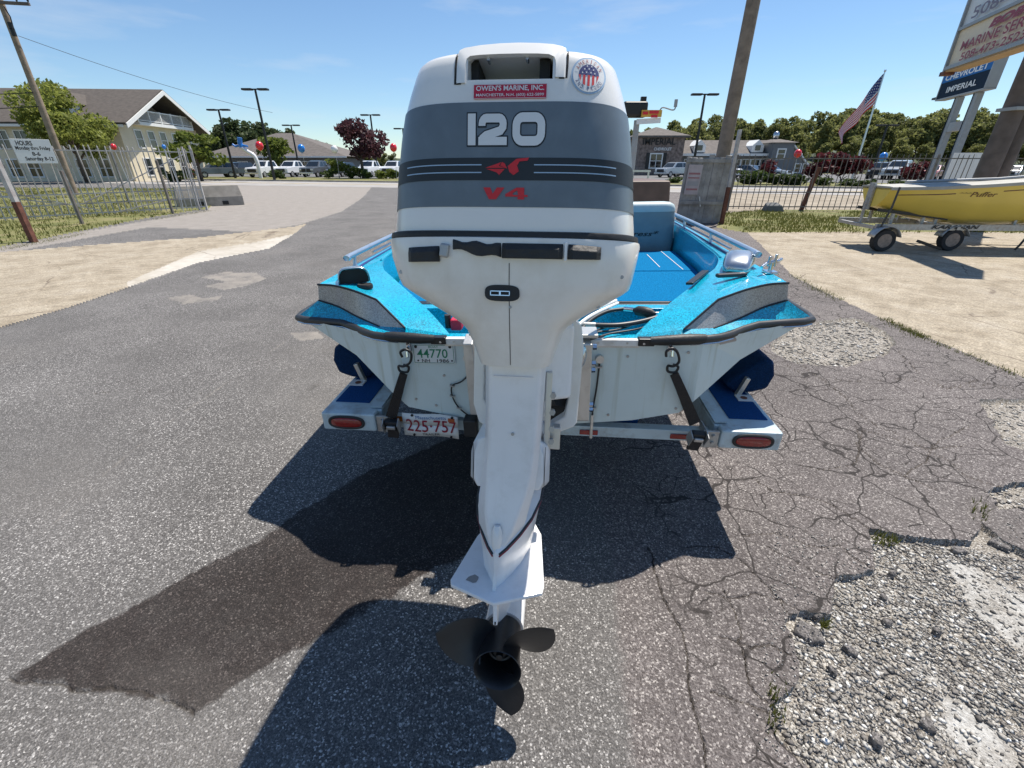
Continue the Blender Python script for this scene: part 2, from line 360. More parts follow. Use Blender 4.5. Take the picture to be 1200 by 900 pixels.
grassL = gp([(-900, 330), (-250, 316), (0, 291), (96, 272), (176, 256), (245, 245), (262, 226), (240, 221.5), (-400, 217), (-2500, 216)])
tanR = gp([(872, 270), (930, 325), (985, 352), (1060, 386), (1200, 443), (1420, 540), (2600, 420), (1800, 277), (1400, 272), (1010, 273)])
grassR = gp([(850, 250), (838, 268), (866, 273), (1010, 274), (1400, 273), (2400, 262), (2400, 246), (1200, 247), (1000, 247), (900, 246)])
dirtR = gp([(838, 221), (846, 250), (900, 247), (1000, 248), (1200, 248), (2600, 247), (2600, 224), (1200, 222)])
pot1 = gp([(1019, 619), (1065, 628), (1136, 634), (1150, 612), (1175, 632), (1215, 650), (1400, 720), (1400, 1200), (1010, 1200), (945, 895), (908, 861), (901, 829), (928, 800), (931, 768), (926, 729), (939, 717), (976, 722), (974, 701), (980, 676), (1029, 669)])
pot2 = gp([(1148, 468), (1200, 467), (1300, 480), (1300, 560), (1230, 540), (1186, 522), (1168, 502), (1152, 482)])
pot3 = gp([(902, 402), (925, 384), (950, 378), (1000, 372), (1036, 388), (1048, 403), (1035, 416), (995, 431), (935, 426), (905, 414)])
pot4 = gp([(1156, 576), (1200, 560), (1300, 580), (1300, 640), (1200, 604), (1165, 598)])
cem = [gp([(1112, 652), (1150, 660), (1240, 705), (1320, 790), (1240, 790), (1185, 745), (1140, 705)]), gp([(1085, 770), (1125, 810), (1175, 850), (1215, 900), (1260, 990), (1180, 930), (1120, 850)])]
worn = [gp([(236, 325), (262, 319), (300, 320), (312, 326), (290, 335), (262, 340), (240, 335), (265, 330)]), gp([(196, 349), (222, 345), (240, 350), (262, 346), (255, 352), (215, 356)]), gp([(340, 390), (372, 388), (380, 396), (350, 400)])]
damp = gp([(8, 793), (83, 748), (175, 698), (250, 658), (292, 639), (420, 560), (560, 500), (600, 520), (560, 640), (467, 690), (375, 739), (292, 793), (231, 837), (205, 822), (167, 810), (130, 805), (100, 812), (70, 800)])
seam = gp([(640, 470), (690, 540), (712, 650), (726, 760), (738, 900), (744, 1000)])
newdrive = gp([(-200, 330), (0, 298), (96, 280), (176, 266), (300, 272), (352, 263), (400, 248), (425, 232), (440, 214), (240, 214), (245, 246), (96, 272), (0, 291), (-200, 318)])
mk = lambda p: inpoly(wx, wy, p)
cls = np.zeros(XX.shape, int)
cls[mk(tanL)] = 1; cls[mk(tanR)] = 2; cls[mk(dirtR)] = 5; cls[mk(grassL) | mk(grassR)] = 4
pwx = wx + .10 * fbm(XX, YY, 5, 101) + .05 * fbm(XX, YY, 16, 102); pwy = wy + .10 * fbm(XX, YY, 5, 103) + .05 * fbm(XX, YY, 16, 104); mp2 = lambda p: inpoly(pwx, pwy, p)
pot = mk(pot1) | mp2(pot2) | mp2(pot3) | mp2(pot4); cls[pot] = 3
seamx = np.interp(YY, seam[::-1, 1], seam[::-1, 0])
old = sstep(-.02, .03, wx - seamx) * (YY < 9) + sstep(-1.2, .6, XX - .3 * YY) * (YY >= 9)
def soft(poly, w_):           # 1 inside, fading over w_ metres with a wandering edge
    pc = np.vstack([poly, poly[:1]]); d = np.full(XX.shape, 9.); b = (YY < 6)
    wx2 = XX[b] + .10 * fbm(XX[b], YY[b], 4, 71) + .05 * fbm(XX[b], YY[b], 18, 72); wy2 = YY[b] + .10 * fbm(XX[b], YY[b], 4, 73) + .05 * fbm(XX[b], YY[b], 18, 74)
    d[b] = segdist(wx2, wy2, pc) * np.where(inpoly(wx2, wy2, poly), -1, 1); return 1 - sstep(-w_, w_, d + .012 * fbm(XX, YY, 50, 75))
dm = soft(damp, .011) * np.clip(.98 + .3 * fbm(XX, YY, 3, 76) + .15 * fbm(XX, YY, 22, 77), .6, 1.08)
wn = (mk(worn[0]) | mk(worn[1]) | mk(worn[2])).astype(float) * np.clip(.6 + 1.8 * fbm(XX, YY, 6, 112), 0, 1)
# cracks: hand-laid lines plus a shattered net on the old paving
cracks = [[(930, 725), (905, 690), (872, 660), (840, 640), (800, 640)], [(1100, 575), (1060, 558), (1030, 545), (1010, 528), (1000, 515)], [(1182, 572), (1150, 564), (1130, 556), (1112, 540), (1090, 530), (1060, 512), (1025, 498), (1005, 484), (990, 465), (965, 445), (940, 428)],
          [(1020, 620), (990, 600), (960, 585), (935, 580), (905, 575), (880, 560)], [(905, 830), (880, 800), (868, 760), (862, 720), (845, 690)], [(1005, 520), (1012, 505), (1040, 512), (1085, 525), (1135, 522)], [(935, 545), (968, 550), (1000, 545), (1008, 520), (1005, 500)],
          [(950, 895), (920, 850), (905, 835), (870, 820), (830, 812)], [(1029, 669), (1000, 655), (985, 640), (950, 640), (910, 625), (870, 628)], [(980, 676), (950, 668), (925, 655), (900, 640)], [(940, 717), (915, 702), (890, 695), (850, 700), (820, 690)], [(928, 768), (900, 755), (880, 760), (845, 745)],
          [(1046, 405), (1080, 440), (1110, 455), (1145, 445)], [(915, 425), (945, 440), (1000, 447), (1060, 444), (1110, 455), (1160, 450), (1200, 460)], [(1060, 558), (1085, 540), (1095, 520), (1135, 500)], [(760, 640), (775, 700), (800, 740), (808, 800), (820, 860), (830, 900)]]
dcr = np.full(XX.shape, 1e9)
cxx = XX + .03 * fbm(XX, YY, 9, 21) + .022 * fbm(XX, YY, 38, 22); cyy = YY + .03 * fbm(XX, YY, 9, 23) + .022 * fbm(XX, YY, 38, 24)
near = (YY > .2) & (YY < 5.5) & (XX > -.2) & (XX < 5.5)
cn = cxx[near], cyy[near]
dd = np.full(cn[0].shape, 1e9)
for c in cracks: dd = np.minimum(dd, segdist(cn[0], cn[1], gp(c)) * 1.0)
dcr[near] = dd
lf = (YY > .3) & (YY < 5.5) & (XX < .1) & (XX > -5)
dcr[lf] = np.minimum(dcr[lf], segdist(cxx[lf], cyy[lf], gp([(50, 462), (110, 461), (140, 459), (180, 458), (240, 461)])) + .0015)
seamd = np.full(XX.shape, 9.); seamd[lf] = segdist(cxx[lf], cyy[lf], gp([(20, 655), (140, 540), (205, 490), (250, 460), (300, 425), (338, 398)]))
wn = np.maximum(wn, (1 - sstep(.001, .009, seamd)) * np.clip(.3 + 2.2 * fbm(XX, YY, 7, 115), 0, .8))
wk = .0008 + .0026 * vnoise(XX, YY, 5, 81); ck = 1 - sstep(wk * .35, wk + .0016, dcr); ck *= (cls == 0)
edgeL = [segdist(XX, YY, gp([(0, 384), (77, 361), (153, 336)])), segdist(cxx, cyy, gp([(10, 795), (70, 803), (100, 812), (130, 805), (167, 811), (205, 823), (231, 838)]))]
ck = np.maximum(ck, (1 - sstep(.001, .006, edgeL[1])) * .45 * (YY < 3))
ck = np.maximum(ck, (1 - sstep(.0, .05, edgeL[0])) * .5 * (cls == 0))
ZZ = .006 * fbm(XX, YY, .8, 41) * (YY < 12) + .0016 * fbm(XX, YY, 60, 42) * (YY < 4) - .02 * ck
ZZ -= np.where(cls == 3, .032 + .018 * fbm(XX, YY, 9, 44), 0)
ZZ += np.where((cls == 1) | (cls == 2), .003 + .004 * fbm(XX, YY, 5, 45), 0)
ZZ = np.where(cls == 4, .02 + .05 * fbm(XX, YY, .9, 46), ZZ)
ZZ = np.where(YY > 28, -.004, ZZ)
nr, nc = XX.shape
V = np.stack([XX, YY, ZZ], -1).reshape(-1, 3)
idx = np.arange(nr * nc).reshape(nr, nc)
Q = np.stack([idx[:-1, :-1], idx[:-1, 1:], idx[1:, 1:], idx[1:, :-1]], -1).reshape(-1, 4)
qc = cls[:-1, :-1].reshape(-1)
def soft2(poly):
    b = (YY < 3); d = np.full(XX.shape, 9.); pc = np.vstack([poly, poly[:1]]); wx2 = XX[b] + .12 * fbm(XX[b], YY[b], 7, 91) + .05 * fbm(XX[b], YY[b], 30, 92); wy2 = YY[b] + .12 * fbm(XX[b], YY[b], 7, 93) + .05 * fbm(XX[b], YY[b], 30, 94); d[b] = segdist(wx2, wy2, pc) * np.where(inpoly(wx2, wy2, poly), -1, 1); return 1 - sstep(-.02, .05, d)
cemm = np.zeros(XX.shape)
for c in cem: cemm = np.maximum(cemm, soft2(c) * np.clip(.55 + 1.6 * fbm(XX, YY, 9, 51), 0, 1))
whL = mk(whiteL).astype(float) * np.clip(.75 + 1.2 * fbm(XX, YY, 2.5, 111), 0, 1); nd = mk(newdrive).astype(float)
def ground_piece(name, sel, m, attrs):
    q = Q[sel]; u, inv = np.unique(q.reshape(-1), return_inverse=True)
    me = bpy.data.meshes.new(name); me.vertices.add(len(u)); me.vertices.foreach_set('co', V[u].astype(np.float32).ravel())
    me.loops.add(len(inv)); me.loops.foreach_set('vertex_index', inv.astype(np.int32).ravel())
    me.polygons.add(len(q)); me.polygons.foreach_set('loop_start', np.arange(0, 4 * len(q), 4, dtype=np.int32)); me.polygons.foreach_set('loop_total', np.full(len(q), 4, np.int32))
    me.update(calc_edges=True); me.validate(); me.materials.append(m)
    for k, a in attrs.items():
        at = me.attributes.new(k, 'FLOAT', 'POINT'); at.data.foreach_set('value', a.reshape(-1)[u].astype(np.float32))
    o = bpy.data.objects.new(name, me); COL.objects.link(o); o['kind'] = 'structure'
    me.polygons.foreach_set('use_smooth', np.ones(len(q), bool)); return o

def gmat(name, build):
    m = bpy.data.materials.new(name); m.use_nodes = True; N, K = nodes(m); b = N['Principled BSDF']
    b.inputs['Roughness'].default_value = .88; b.inputs['Specular IOR Level'].default_value = .3
    t = N.new('ShaderNodeTexCoord')
    def noise(sc, det=5, ro=.55):
        n = N.new('ShaderNodeTexNoise'); n.inputs['Scale'].default_value = sc; n.inputs['Detail'].default_value = det; n.inputs['Roughness'].default_value = ro; K.new(t.outputs['Object'], n.inputs['Vector']); return n.outputs[0]
    def vor(sc, out='Color'):
        n = N.new('ShaderNodeTexVoronoi'); n.inputs['Scale'].default_value = sc; K.new(t.outputs['Object'], n.inputs['Vector'])
        if out == 'Color':
            h = N.new('ShaderNodeSeparateColor'); K.new(n.outputs['Color'], h.inputs[0]); return h.outputs[0]
        return n.outputs[out]
    def vordist(sc, n1, amt):
        v = N.new('ShaderNodeTexVoronoi'); v.feature = 'DISTANCE_TO_EDGE'; v.inputs['Scale'].default_value = sc
        m_ = N.new('ShaderNodeVectorMath'); m_.operation = 'MULTIPLY_ADD'; nn = N.new('ShaderNodeTexNoise'); nn.inputs['Scale'].default_value = 7; nn.inputs['Detail'].default_value = 4; K.new(t.outputs['Object'], nn.inputs['Vector'])
        K.new(nn.outputs['Color'], m_.inputs[0]); m_.inputs[1].default_value = (amt * 2,) * 3; K.new(t.outputs['Object'], m_.inputs[2]); K.new(m_.outputs[0], v.inputs['Vector']); return v.outputs['Distance']
    def ramp(x, stops):
        r = N.new('ShaderNodeValToRGB'); e = r.color_ramp.elements
        while len(e) < len(stops): e.new(.5)
        for i, (p_, c_) in enumerate(stops): e[i].position = p_; e[i].color = (*(c_ if hasattr(c_, '__len__') else (c_,) * 3), 1)
        K.new(x, r.inputs[0]); return r.outputs[0]
    def mix(f, a, bb, mode='MIX'):
        x = N.new('ShaderNodeMixRGB'); x.blend_type = mode
        for i, q in enumerate((f, a, bb)):
            if hasattr(q, 'is_linked'): K.new(q, x.inputs[i])
            else: x.inputs[i].default_value = q if i == 0 else (*((q,) * 3 if not hasattr(q, '__len__') else q), 1)
        return x.outputs[0]
    def attr(k): a = N.new('ShaderNodeAttribute'); a.attribute_name = k; return a.outputs['Fac']
    def bump(h, s, d=.01, prev=None):
        bp = N.new('ShaderNodeBump'); bp.inputs['Strength'].default_value = s; bp.inputs['Distance'].default_value = d; K.new(h, bp.inputs['Height'])
        if prev: K.new(prev, bp.inputs['Normal'])
        K.new(bp.outputs[0], b.inputs['Normal']); return bp.outputs[0]
    col = build(noise, vor, ramp, mix, attr, bump, vordist)
    K.new(col, b.inputs['Base Color']); return m
def asphalt(noise, vor, ramp, mix, attr, bump, vordist):
    new = ramp(vor(185), [(0, (.064, .060, .057)), (.45, (.106, .100, .096)), (.78, (.158, .150, .143)), (.92, (.29, .277, .265)), (1, (.56, .54, .515))])
    oldc = ramp(vor(170), [(0, (.072, .062, .059)), (.5, (.122, .107, .103)), (.85, (.188, .168, .161)), (1, (.40, .37, .345))])
    new2 = ramp(vor(230), [(0, (.085, .080, .076)), (.6, (.122, .116, .110)), (.95, (.19, .18, .172)), (1, (.30, .29, .275))])
    new = mix(ramp(noise(.8, 5, .6), [(.42, 0), (.68, .75)]), new, new2)
    c = mix(attr('old'), new, oldc)
    c = mix(1.0, c, ramp(noise(1.1, 6), [(.3, .8), (.7, 1.16)]), 'MULTIPLY')
    c = mix(1.0, c, ramp(noise(300, 2), [(.3, .62), (.7, 1.38)]), 'MULTIPLY')
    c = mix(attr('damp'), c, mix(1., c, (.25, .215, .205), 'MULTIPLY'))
    c = mix(ramp(noise(.9, 5), [(.55, 0), (.8, .35)]), c, (.17, .155, .14)); c = mix(ramp(noise(2.7, 4), [(.66, 0), (.74, .5)]), c, (.06, .055, .05))
    c = mix(attr('worn'), c, mix(noise(40), (.2, .18, .16), (.34, .31, .27)))
    c = mix(attr('newdrive'), c, mix(1., mix(noise(3, 8), (.2, .18, .16), (.34, .31, .28)), ramp(noise(60, 4), [(.3, .75), (.7, 1.2)]), 'MULTIPLY'))
    n1 = noise(5, 4); hair = vordist(2.9, n1, .045); hair2 = vordist(6.3, n1, .03)
    hm = ramp(noise(1.6, 3), [(.34, 0), (.42, 1)]); hm2 = ramp(noise(2.3, 3), [(.5, 0), (.56, 1)])
    h_ = mix(1., mix(1., ramp(hair, [(.0, 1), (.008, 1), (.015, 0)]), hm, 'MULTIPLY'), mix(1., ramp(hair2, [(0, 1), (.010, 1), (.022, 0)]), hm2, 'MULTIPLY'), 'LIGHTEN')
    h_ = mix(1., h_, attr('shatter'), 'MULTIPLY')
    c = mix(h_, c, (.035, .03, .028))
    c = mix(attr('crack'), c, (.04, .035, .031))
    bp = bump(vor(150, 'Distance'), .55, .006); bump(noise(420, 3), .5, .003, bp)
    return c
def tan(noise, vor, ramp, mix, attr, bump, vordist):
    c = ramp(noise(2.2, 8, .65), [(.3, (.25, .205, .145)), (.55, (.385, .33, .25)), (.8, (.47, .42, .345))])
    c = mix(1., c, ramp(noise(55, 4, .7), [(.3, .55), (.62, 1.2)]), 'MULTIPLY')
    c = mix(1., c, ramp(noise(9, 6, .7), [(.3, .78), (.7, 1.12)]), 'MULTIPLY')
    c = mix(.5, c, mix(1., c, ramp(vor(70), [(0, .7), (.8, 1.1), (1, 1.4)]), 'MULTIPLY'))
    c = mix(attr('white'), c, mix(noise(9, 6), (.38, .34, .28), (.6, .57, .52)))
    cr = mix(1., ramp(vordist(.55, None, .05), [(0, 1), (.008, 0)]), ramp(noise(.7, 3), [(.45, 0), (.55, 1)]), 'MULTIPLY'); c = mix(cr, c, (.13, .1, .075))
    c = mix(ramp(noise(.55, 6, .7), [(.5, 0), (.75, .45)]), c, (.24, .2, .15))
    bp = bump(noise(45, 6, .7), .6, .012); return c
def grav(noise, vor, ramp, mix, attr, bump, vordist):
    c = ramp(vor(170), [(0, (.12, .105, .09)), (.5, (.25, .225, .19)), (.85, (.38, .35, .31)), (1, (.56, .54, .50))])
    c = mix(1., c, ramp(noise(5, 5), [(.3, .75), (.7, 1.2)]), 'MULTIPLY')
    c = mix(attr('cement'), c, mix(ramp(noise(70, 6, .7), [(.35, 0), (.65, 1)]), (.30, .29, .27), (.56, .555, .53)))
    bp = bump(vor(170, 'Distance'), .5, .006); bump(noise(220, 4), .6, .005, bp); return c
def soil(noise, vor, ramp, mix, attr, bump, vordist):
    c = ramp(noise(1.3, 7), [(.3, (.105, .115, .035)), (.5, (.16, .16, .055)), (.72, (.26, .215, .12))])
    c = mix(1., c, ramp(noise(40, 3), [(.3, .7), (.7, 1.25)]), 'MULTIPLY'); bump(noise(30, 5), .5, .03); return c
def dirt(noise, vor, ramp, mix, attr, bump, vordist):
    c = ramp(noise(.8, 7), [(.3, (.2, .165, .12)), (.7, (.36, .31, .24))]); bump(noise(30, 5), .4, .02); return c
ground_piece('asphalt_lot', qc == 0, gmat('asphalt', asphalt), dict(shatter=old * sstep(.05, .4, wx - seamx) * (YY < 8), old=old, damp=dm, crack=ck, worn=wn, newdrive=nd))
ground_piece('concrete_apron', qc == 1, gmat('tan_concrete', tan), dict(white=whL))
ground_piece('gravel_yard', qc == 2, bpy.data.materials['tan_concrete'], dict(white=whL * 0))
ground_piece('pothole', qc == 3, gmat('pothole_gravel', grav), dict(cement=cemm))
ground_piece('lawn', qc == 4, gmat('lawn_soil', soil), {})
ground_piece('dirt_verge', qc == 5, gmat('dirt', dirt), {})
def sheet(name, pts, z, m):
    mb = MB(); mb.quad(*[(x, y, z) for x, y in pts]); o = mb.build(name, m); o['kind'] = 'structure'; return o
sheet('ground', [(-1500, -1500), (1500, -1500), (1500, 1500), (-1500, 1500)], -.09, bpy.data.materials['lawn_soil'])
RY = lambda x, off: 33.3 - .31 * x + off
def road(noise, vor, ramp, mix, attr, bump, vordist):
    return mix(1., ramp(noise(.5, 6), [(.3, (.27, .255, .24)), (.7, (.36, .345, .33))]), ramp(noise(60, 3), [(.3, .85), (.7, 1.15)]), 'MULTIPLY')
gmat('road_surface', road)
XA, XB = -160, 95
sheet('road', [(XA, RY(XA, 0)), (XB, RY(XB, 0)), (XB, RY(XB, 9)), (XA, RY(XA, 9))], .004, bpy.data.materials['road_surface'])
sheet('verge_lawn', [(XA, RY(XA, 9.2)), (XB, RY(XB, 9.2)), (XB, RY(XB, 20)), (XA, RY(XA, 20))], .06, bpy.data.materials['lawn_soil'])
sheet('dealer_lot', [(XA, RY(XA, 20)), (XB, RY(XB, 20)), (XB, RY(XB, 70)), (XA, RY(XA, 70))], .03, mat('lot_asphalt', (.13, .13, .13), .9))
mb = MB(); mb.slab([(XA, RY(XA, 9.0), .13), (XB, RY(XB, 9.0), .13), (XB, RY(XB, 9.25), .13), (XA, RY(XA, 9.25), .13)], .2); o = mb.build('road_kerb', M['concrete']); o['kind'] = 'structure'
for k, off in enumerate((4.4, 4.65)):
    mb = MB(); mb.quad((XA, RY(XA, off), .008), (XB, RY(XB, off), .008), (XB, RY(XB, off + .12), .008), (XA, RY(XA, off + .12), .008)); o = mb.build('road_line', mat('road_line_yellow', (.6, .42, .05), .7)); o['kind'] = 'structure'

def raw_mesh(name, verts, tris, m):
    me = bpy.data.meshes.new(name); verts = np.asarray(verts, np.float32); tris = np.asarray(tris, np.int32); k = tris.shape[1]
    me.vertices.add(len(verts)); me.vertices.foreach_set('co', verts.ravel()); me.loops.add(tris.size); me.loops.foreach_set('vertex_index', tris.ravel())
    me.polygons.add(len(tris)); me.polygons.foreach_set('loop_start', np.arange(0, tris.size, k, dtype=np.int32)); me.polygons.foreach_set('loop_total', np.full(len(tris), k, np.int32))
    me.update(calc_edges=True); me.materials.append(m); return me
def raw(name, verts, tris, m, kind='stuff'):
    o = bpy.data.objects.new(name, raw_mesh(name, verts, tris, m)); COL.objects.link(o); o['kind'] = kind; return o
def blades(pts, h, wd, lean=.5):
    n = len(pts); a = RNG.uniform(0, 2 * np.pi, n); hh = h * RNG.uniform(.4, 1.2, n); ww = wd * RNG.uniform(.6, 1.2, n)
    dx, dy = np.cos(a) * ww, np.sin(a) * ww; la = RNG.uniform(0, 2 * np.pi, n); lr = lean * hh * RNG.uniform(0, 1, n)
    v = np.stack([np.stack([pts[:, 0] - dx, pts[:, 1] - dy, pts[:, 2] - .01], 1), np.stack([pts[:, 0] + dx, pts[:, 1] + dy, pts[:, 2] - .01], 1),
                  np.stack([pts[:, 0] + np.cos(la) * lr, pts[:, 1] + np.sin(la) * lr, pts[:, 2] + hh], 1)], 1).reshape(-1, 3)
    return v, np.arange(3 * n).reshape(-1, 3)
def scatter_in(poly, n, dens=None):
    lo, hi = poly.min(0), poly.max(0); out = []
    lo = np.maximum(lo, (-45, 0)); hi = np.minimum(hi, (45, 45))
    while sum(len(q) for q in out) < n:
        q = RNG.uniform(lo, hi, (n * 3, 2)); q = q[inpoly(q[:, 0], q[:, 1], poly)]
        if dens is not None: q = q[RNG.random(len(q)) < dens(q)]
        out.append(q)
    return np.concatenate(out)[:n]
def patchy(q): return sstep(.3, .6, vnoise(q[:, 0], q[:, 1], .55, 61) * .7 + .3 * vnoise(q[:, 0], q[:, 1], 2.5, 62)) * .95 + .05
allp = []
q = scatter_in(grassL, 50000, lambda q: patchy(q) * np.clip(1.4 - q[:, 1] / 45, .15, 1)); allp.append(q)
q = scatter_in(grassR, 40000, patchy); allp.append(q)
pts = np.concatenate(allp); pts = np.column_stack([pts, .02 + .05 * fbm(pts[:, 0], pts[:, 1], .9, 46)])
raw('grass', *blades(pts, .085, .014), M['grass'])
# weeds along the joint of asphalt and yard and at the pothole rims
wl = []
for line, n, sd in ((gp([(928, 322), (955, 338), (985, 352)]), 500, .05), (gp([(1035, 374), (1060, 386), (1082, 396)]), 700, .04), (gp([(1082, 396), (1200, 443)]), 260, .03), (gp([(1022, 630), (1050, 634)]), 60, .02), (gp([(1146, 610), (1150, 590)]), 40, .015), (gp([(965, 730), (968, 733)]), 40, .008), (gp([(908, 800), (905, 860)]), 60, .02), (gp([(176, 258), (245, 247)]), 700, .12), (gp([(0, 293), (96, 274)]), 900, .12)):
    t = RNG.uniform(0, len(line) - 1.001, n); i = t.astype(int); f = (t - i)[:, None]
    k = np.repeat(RNG.normal(0, 1, (n // 6 + 1, 2)), 6, 0)[:n]
    wl.append(line[i] * (1 - f) + line[i + 1] * f + k * sd + RNG.normal(0, sd * .25, (n, 2)))
pts = np.concatenate(wl); pts = np.column_stack([pts, np.full(len(pts), .0)])
raw('weeds', *blades(pts, .034, .0045, .9), M['grass'])
# loose stones in the potholes
def rocks(n, poly, smin, smax, z):
    base = np.array([(0, 0, 1), (0, 0, -.6)] + [(math.cos(a), math.sin(a), .1 * (-1) ** i) for i, a in enumerate(np.linspace(0, 2 * np.pi, 6)[:-1])])
    fc = [(0, 2 + i, 2 + (i + 1) % 5) for i in range(5)] + [(1, 2 + (i + 1) % 5, 2 + i) for i in range(5)]
    p = scatter_in(poly, n, lambda q: 1 - .85 * np.max([inpoly(q[:, 0] + .05 * fbm(q[:, 0], q[:, 1], 20, 92), q[:, 1], c) for c in cem], 0)); s = smin + (smax - smin) * RNG.random(n) ** 3.2
    v = base[None] * RNG.uniform(.42, 1.4, (n, 7, 1)) * s[:, None, None] * np.array([1, .8, .45]) * RNG.uniform(.7, 1.25, (n, 1, 3)); a = RNG.uniform(0, 6.28, n); c_, s_ = np.cos(a), np.sin(a)
    x = v[:, :, 0] * c_[:, None] - v[:, :, 1] * s_[:, None]; y = v[:, :, 0] * s_[:, None] + v[:, :, 1] * c_[:, None]
    v = np.stack([x + p[:, :1], y + p[:, 1:], v[:, :, 2] + z + s[:, None] * .12 - (.018 * fbm(p[:, 0], p[:, 1], 9, 44)[:, None] if z < 0 else 0)], -1)
    return v.reshape(-1, 3), (np.array(fc)[None] + 7 * np.arange(n)[:, None, None]).reshape(-1, 3)
vs, fs, o_ = [], [], 0
for n, pl, a, b_ in ((21000, gp([(1019, 622), (1140, 637), (1200, 650), (1290, 720), (1290, 1000), (990, 1000), (945, 890), (903, 830), (935, 720), (980, 676)]), .0022, .0145), (3000, pot3, .004, .022), (1200, pot2, .004, .018), (600, pot4, .004, .018), (2600, gp([(905, 600), (1000, 640), (1140, 640), (1200, 600), (1200, 900), (880, 900)]), .002, .006)):
    v, f_ = rocks(n, pl, a, b_, -.032 if n != 2600 else .002); vs.append(v); fs.append(f_ + o_); o_ += len(v)
raw('gravel', np.concatenate(vs), np.concatenate(fs), M['gravel'])
# broken-off lumps of asphalt lying in the pothole
for i, (u, v, r) in enumerate(((958, 712, .07), (946, 741, .06), (996, 762, .028), (1122, 645, .035), (1172, 638, .05), (1098, 740, .018), (1028, 868, .024), (1086, 850, .028), (1045, 672, .022), (1035, 700, .02), (975, 786, .02), (1040, 730, .026))):
    c = G(u, v, -.02); mb = MB(); n = random.randint(6, 8); ring = [(math.cos(6.283 * k / n + random.uniform(-.2, .2)) * r * random.uniform(.65, 1.1), math.sin(6.283 * k / n) * r * random.uniform(.5, .9)) for k in range(n)]
    mb.loft([[(x, y, -.02) for x, y in ring], [(x * 1.04, y * 1.04, .004) for x, y in ring], [(x * .86, y * .86, .011 + random.uniform(-.003, .004)) for x, y in ring]])
    o = mb.build('asphalt_lump', M['chunk'], None, False, .006); o.location = c; o.rotation_euler = (random.uniform(-.12, .12), random.uniform(-.12, .12), random.uniform(0, 3))
    tag(o, ('largest flat lump of broken asphalt at the left rim of the pothole beside a weed', 'flat lump of broken asphalt just below the largest lump at the pothole rim', 'small dark lump right of the two large lumps at the left pothole rim', 'dark lump under the overhanging asphalt edge at the top of the pothole', 'long dark lump at the upper right end of the pothole edge', 'tiny dark lump between the gravel and the white cement streaks', 'small dark lump alone in the gravel at the bottom of the photo', 'small dark lump beside the lower white cement streak', 'small dark lump below the grass tuft at the pothole top', 'small dark lump in the middle of the upper gravel', 'small dark lump below the largest lump near the broken rim', 'small rounded lump in the gravel right of the largest lump')[i], 'asphalt lump', 'asphalt lumps in the pothole')

# ================================================================== OUTBOARD MOTOR (own frame: x right, y forward, z up the leg; origin at the rear of the cowl seam)
mot = thing('outboard_motor', 'white and slate blue outboard motor with black propeller on the back of the blue boat', 'outboard motor', (-.012, 1.02, 1.46), (R(-12), 0, R(-6)))
def smooth_seq(k, z):           # monotone-ish interpolation of a table of knots
    zs = [a[0] for a in k]; return [float(np.interp(z, zs, [a[j] for a in k])) for j in range(1, len(k[0]))]
#            z     half-w  y-rear length  exponent
COWL = [(.006, .304, .004, .66, 4.3), (.03, .301, .002, .66, 4.3), (.06, .296, .001, .65, 4.3), (.15, .285, .0, .64, 4.3), (.215, .275, .002, .63, 4.3), (.26, .266, .005, .62, 4.3), (.30, .253, .010, .60, 4.3), (.335, .240, .016, .585, 4.3), (.350, .2335, .020, .57, 4.3), (.358, .227, .026, .56, 4.2), (.363, .217, .034, .55, 4.1), (.367, .195, .052, .52, 4), (.3695, .15, .09, .46, 3.6), (.3705, .08, .15, .34, 3)]
def cowl_y(x, z):
    hw, y0, ln, n = smooth_seq(COWL, z); q = min(1., abs(x) / hw)
    return y0 + ln / 2 * (1 - (1 - q ** n) ** (1 / n))
def sell(hw, y0, ln, n, z, N=112):
    r = []
    for k in range(N):
        a = 2 * math.pi * k / N; c, s_ = math.cos(a), math.sin(a)
        r.append((hw * math.copysign(abs(c) ** (2 / n), c), y0 + ln / 2 + ln / 2 * math.copysign(abs(s_) ** (2 / n), s_), z))
    return r
zz = sorted(set([k[0] for k in COWL] + [.045 + .0235 * i for i in range(10)]))
mb = MB(); mb.loft([sell(*smooth_seq(COWL, z), z) for z in zz])
cowl = mb.build('cowl', M['gelcoat'], mot, True, asm=50)
# the intake opening is really cut out of the cowl
mb = MB()
poly = [(x + .006, z) for x, z in [(-.097, .304), (.083, .304), (.083, .349), (.074, .357), (-.088, .357), (-.097, .349)]]
mb.loft([[(x * .93 - .0, .16, z) for x, z in poly], [(x, -.05, z) for x, z in poly]])
cut = mb.build('cutter', M['dark'], None)
cut.parent = mot
md = cowl.modifiers.new('cut', 'BOOLEAN'); md.operation = 'DIFFERENCE'; md.object = cut; md.solver = 'EXACT'
dg = bpy.context.evaluated_depsgraph_get(); me = bpy.data.meshes.new_from_object(cowl.evaluated_get(dg)); cowl.modifiers.clear(); cowl.data = me
bpy.data.objects.remove(cut)
for p in me.polygons: p.use_smooth = True
me.set_sharp_from_angle(angle=R(38))
# inside the intake: dome and screws
mb = MB(); mb.loft([sell(.062, .085, .12, 2.6, .300, 32), sell(.06, .086, .12, 2.6, .318, 32), sell(.05, .092, .1, 2.6, .328, 32), sell(.03, .1, .07, 2.4, .331, 32)]); mb.build('intake_dome', M['gelcoat_aged'], mot, True)
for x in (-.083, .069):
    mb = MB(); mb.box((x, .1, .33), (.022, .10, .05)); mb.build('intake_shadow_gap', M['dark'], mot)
for x in (-.048, .033):
    mb = MB(); mb.cyl((x, .03, .3495), (x, .05, .3495), .0035, 10); mb.build('screw', M['satin_chrome'], mot)
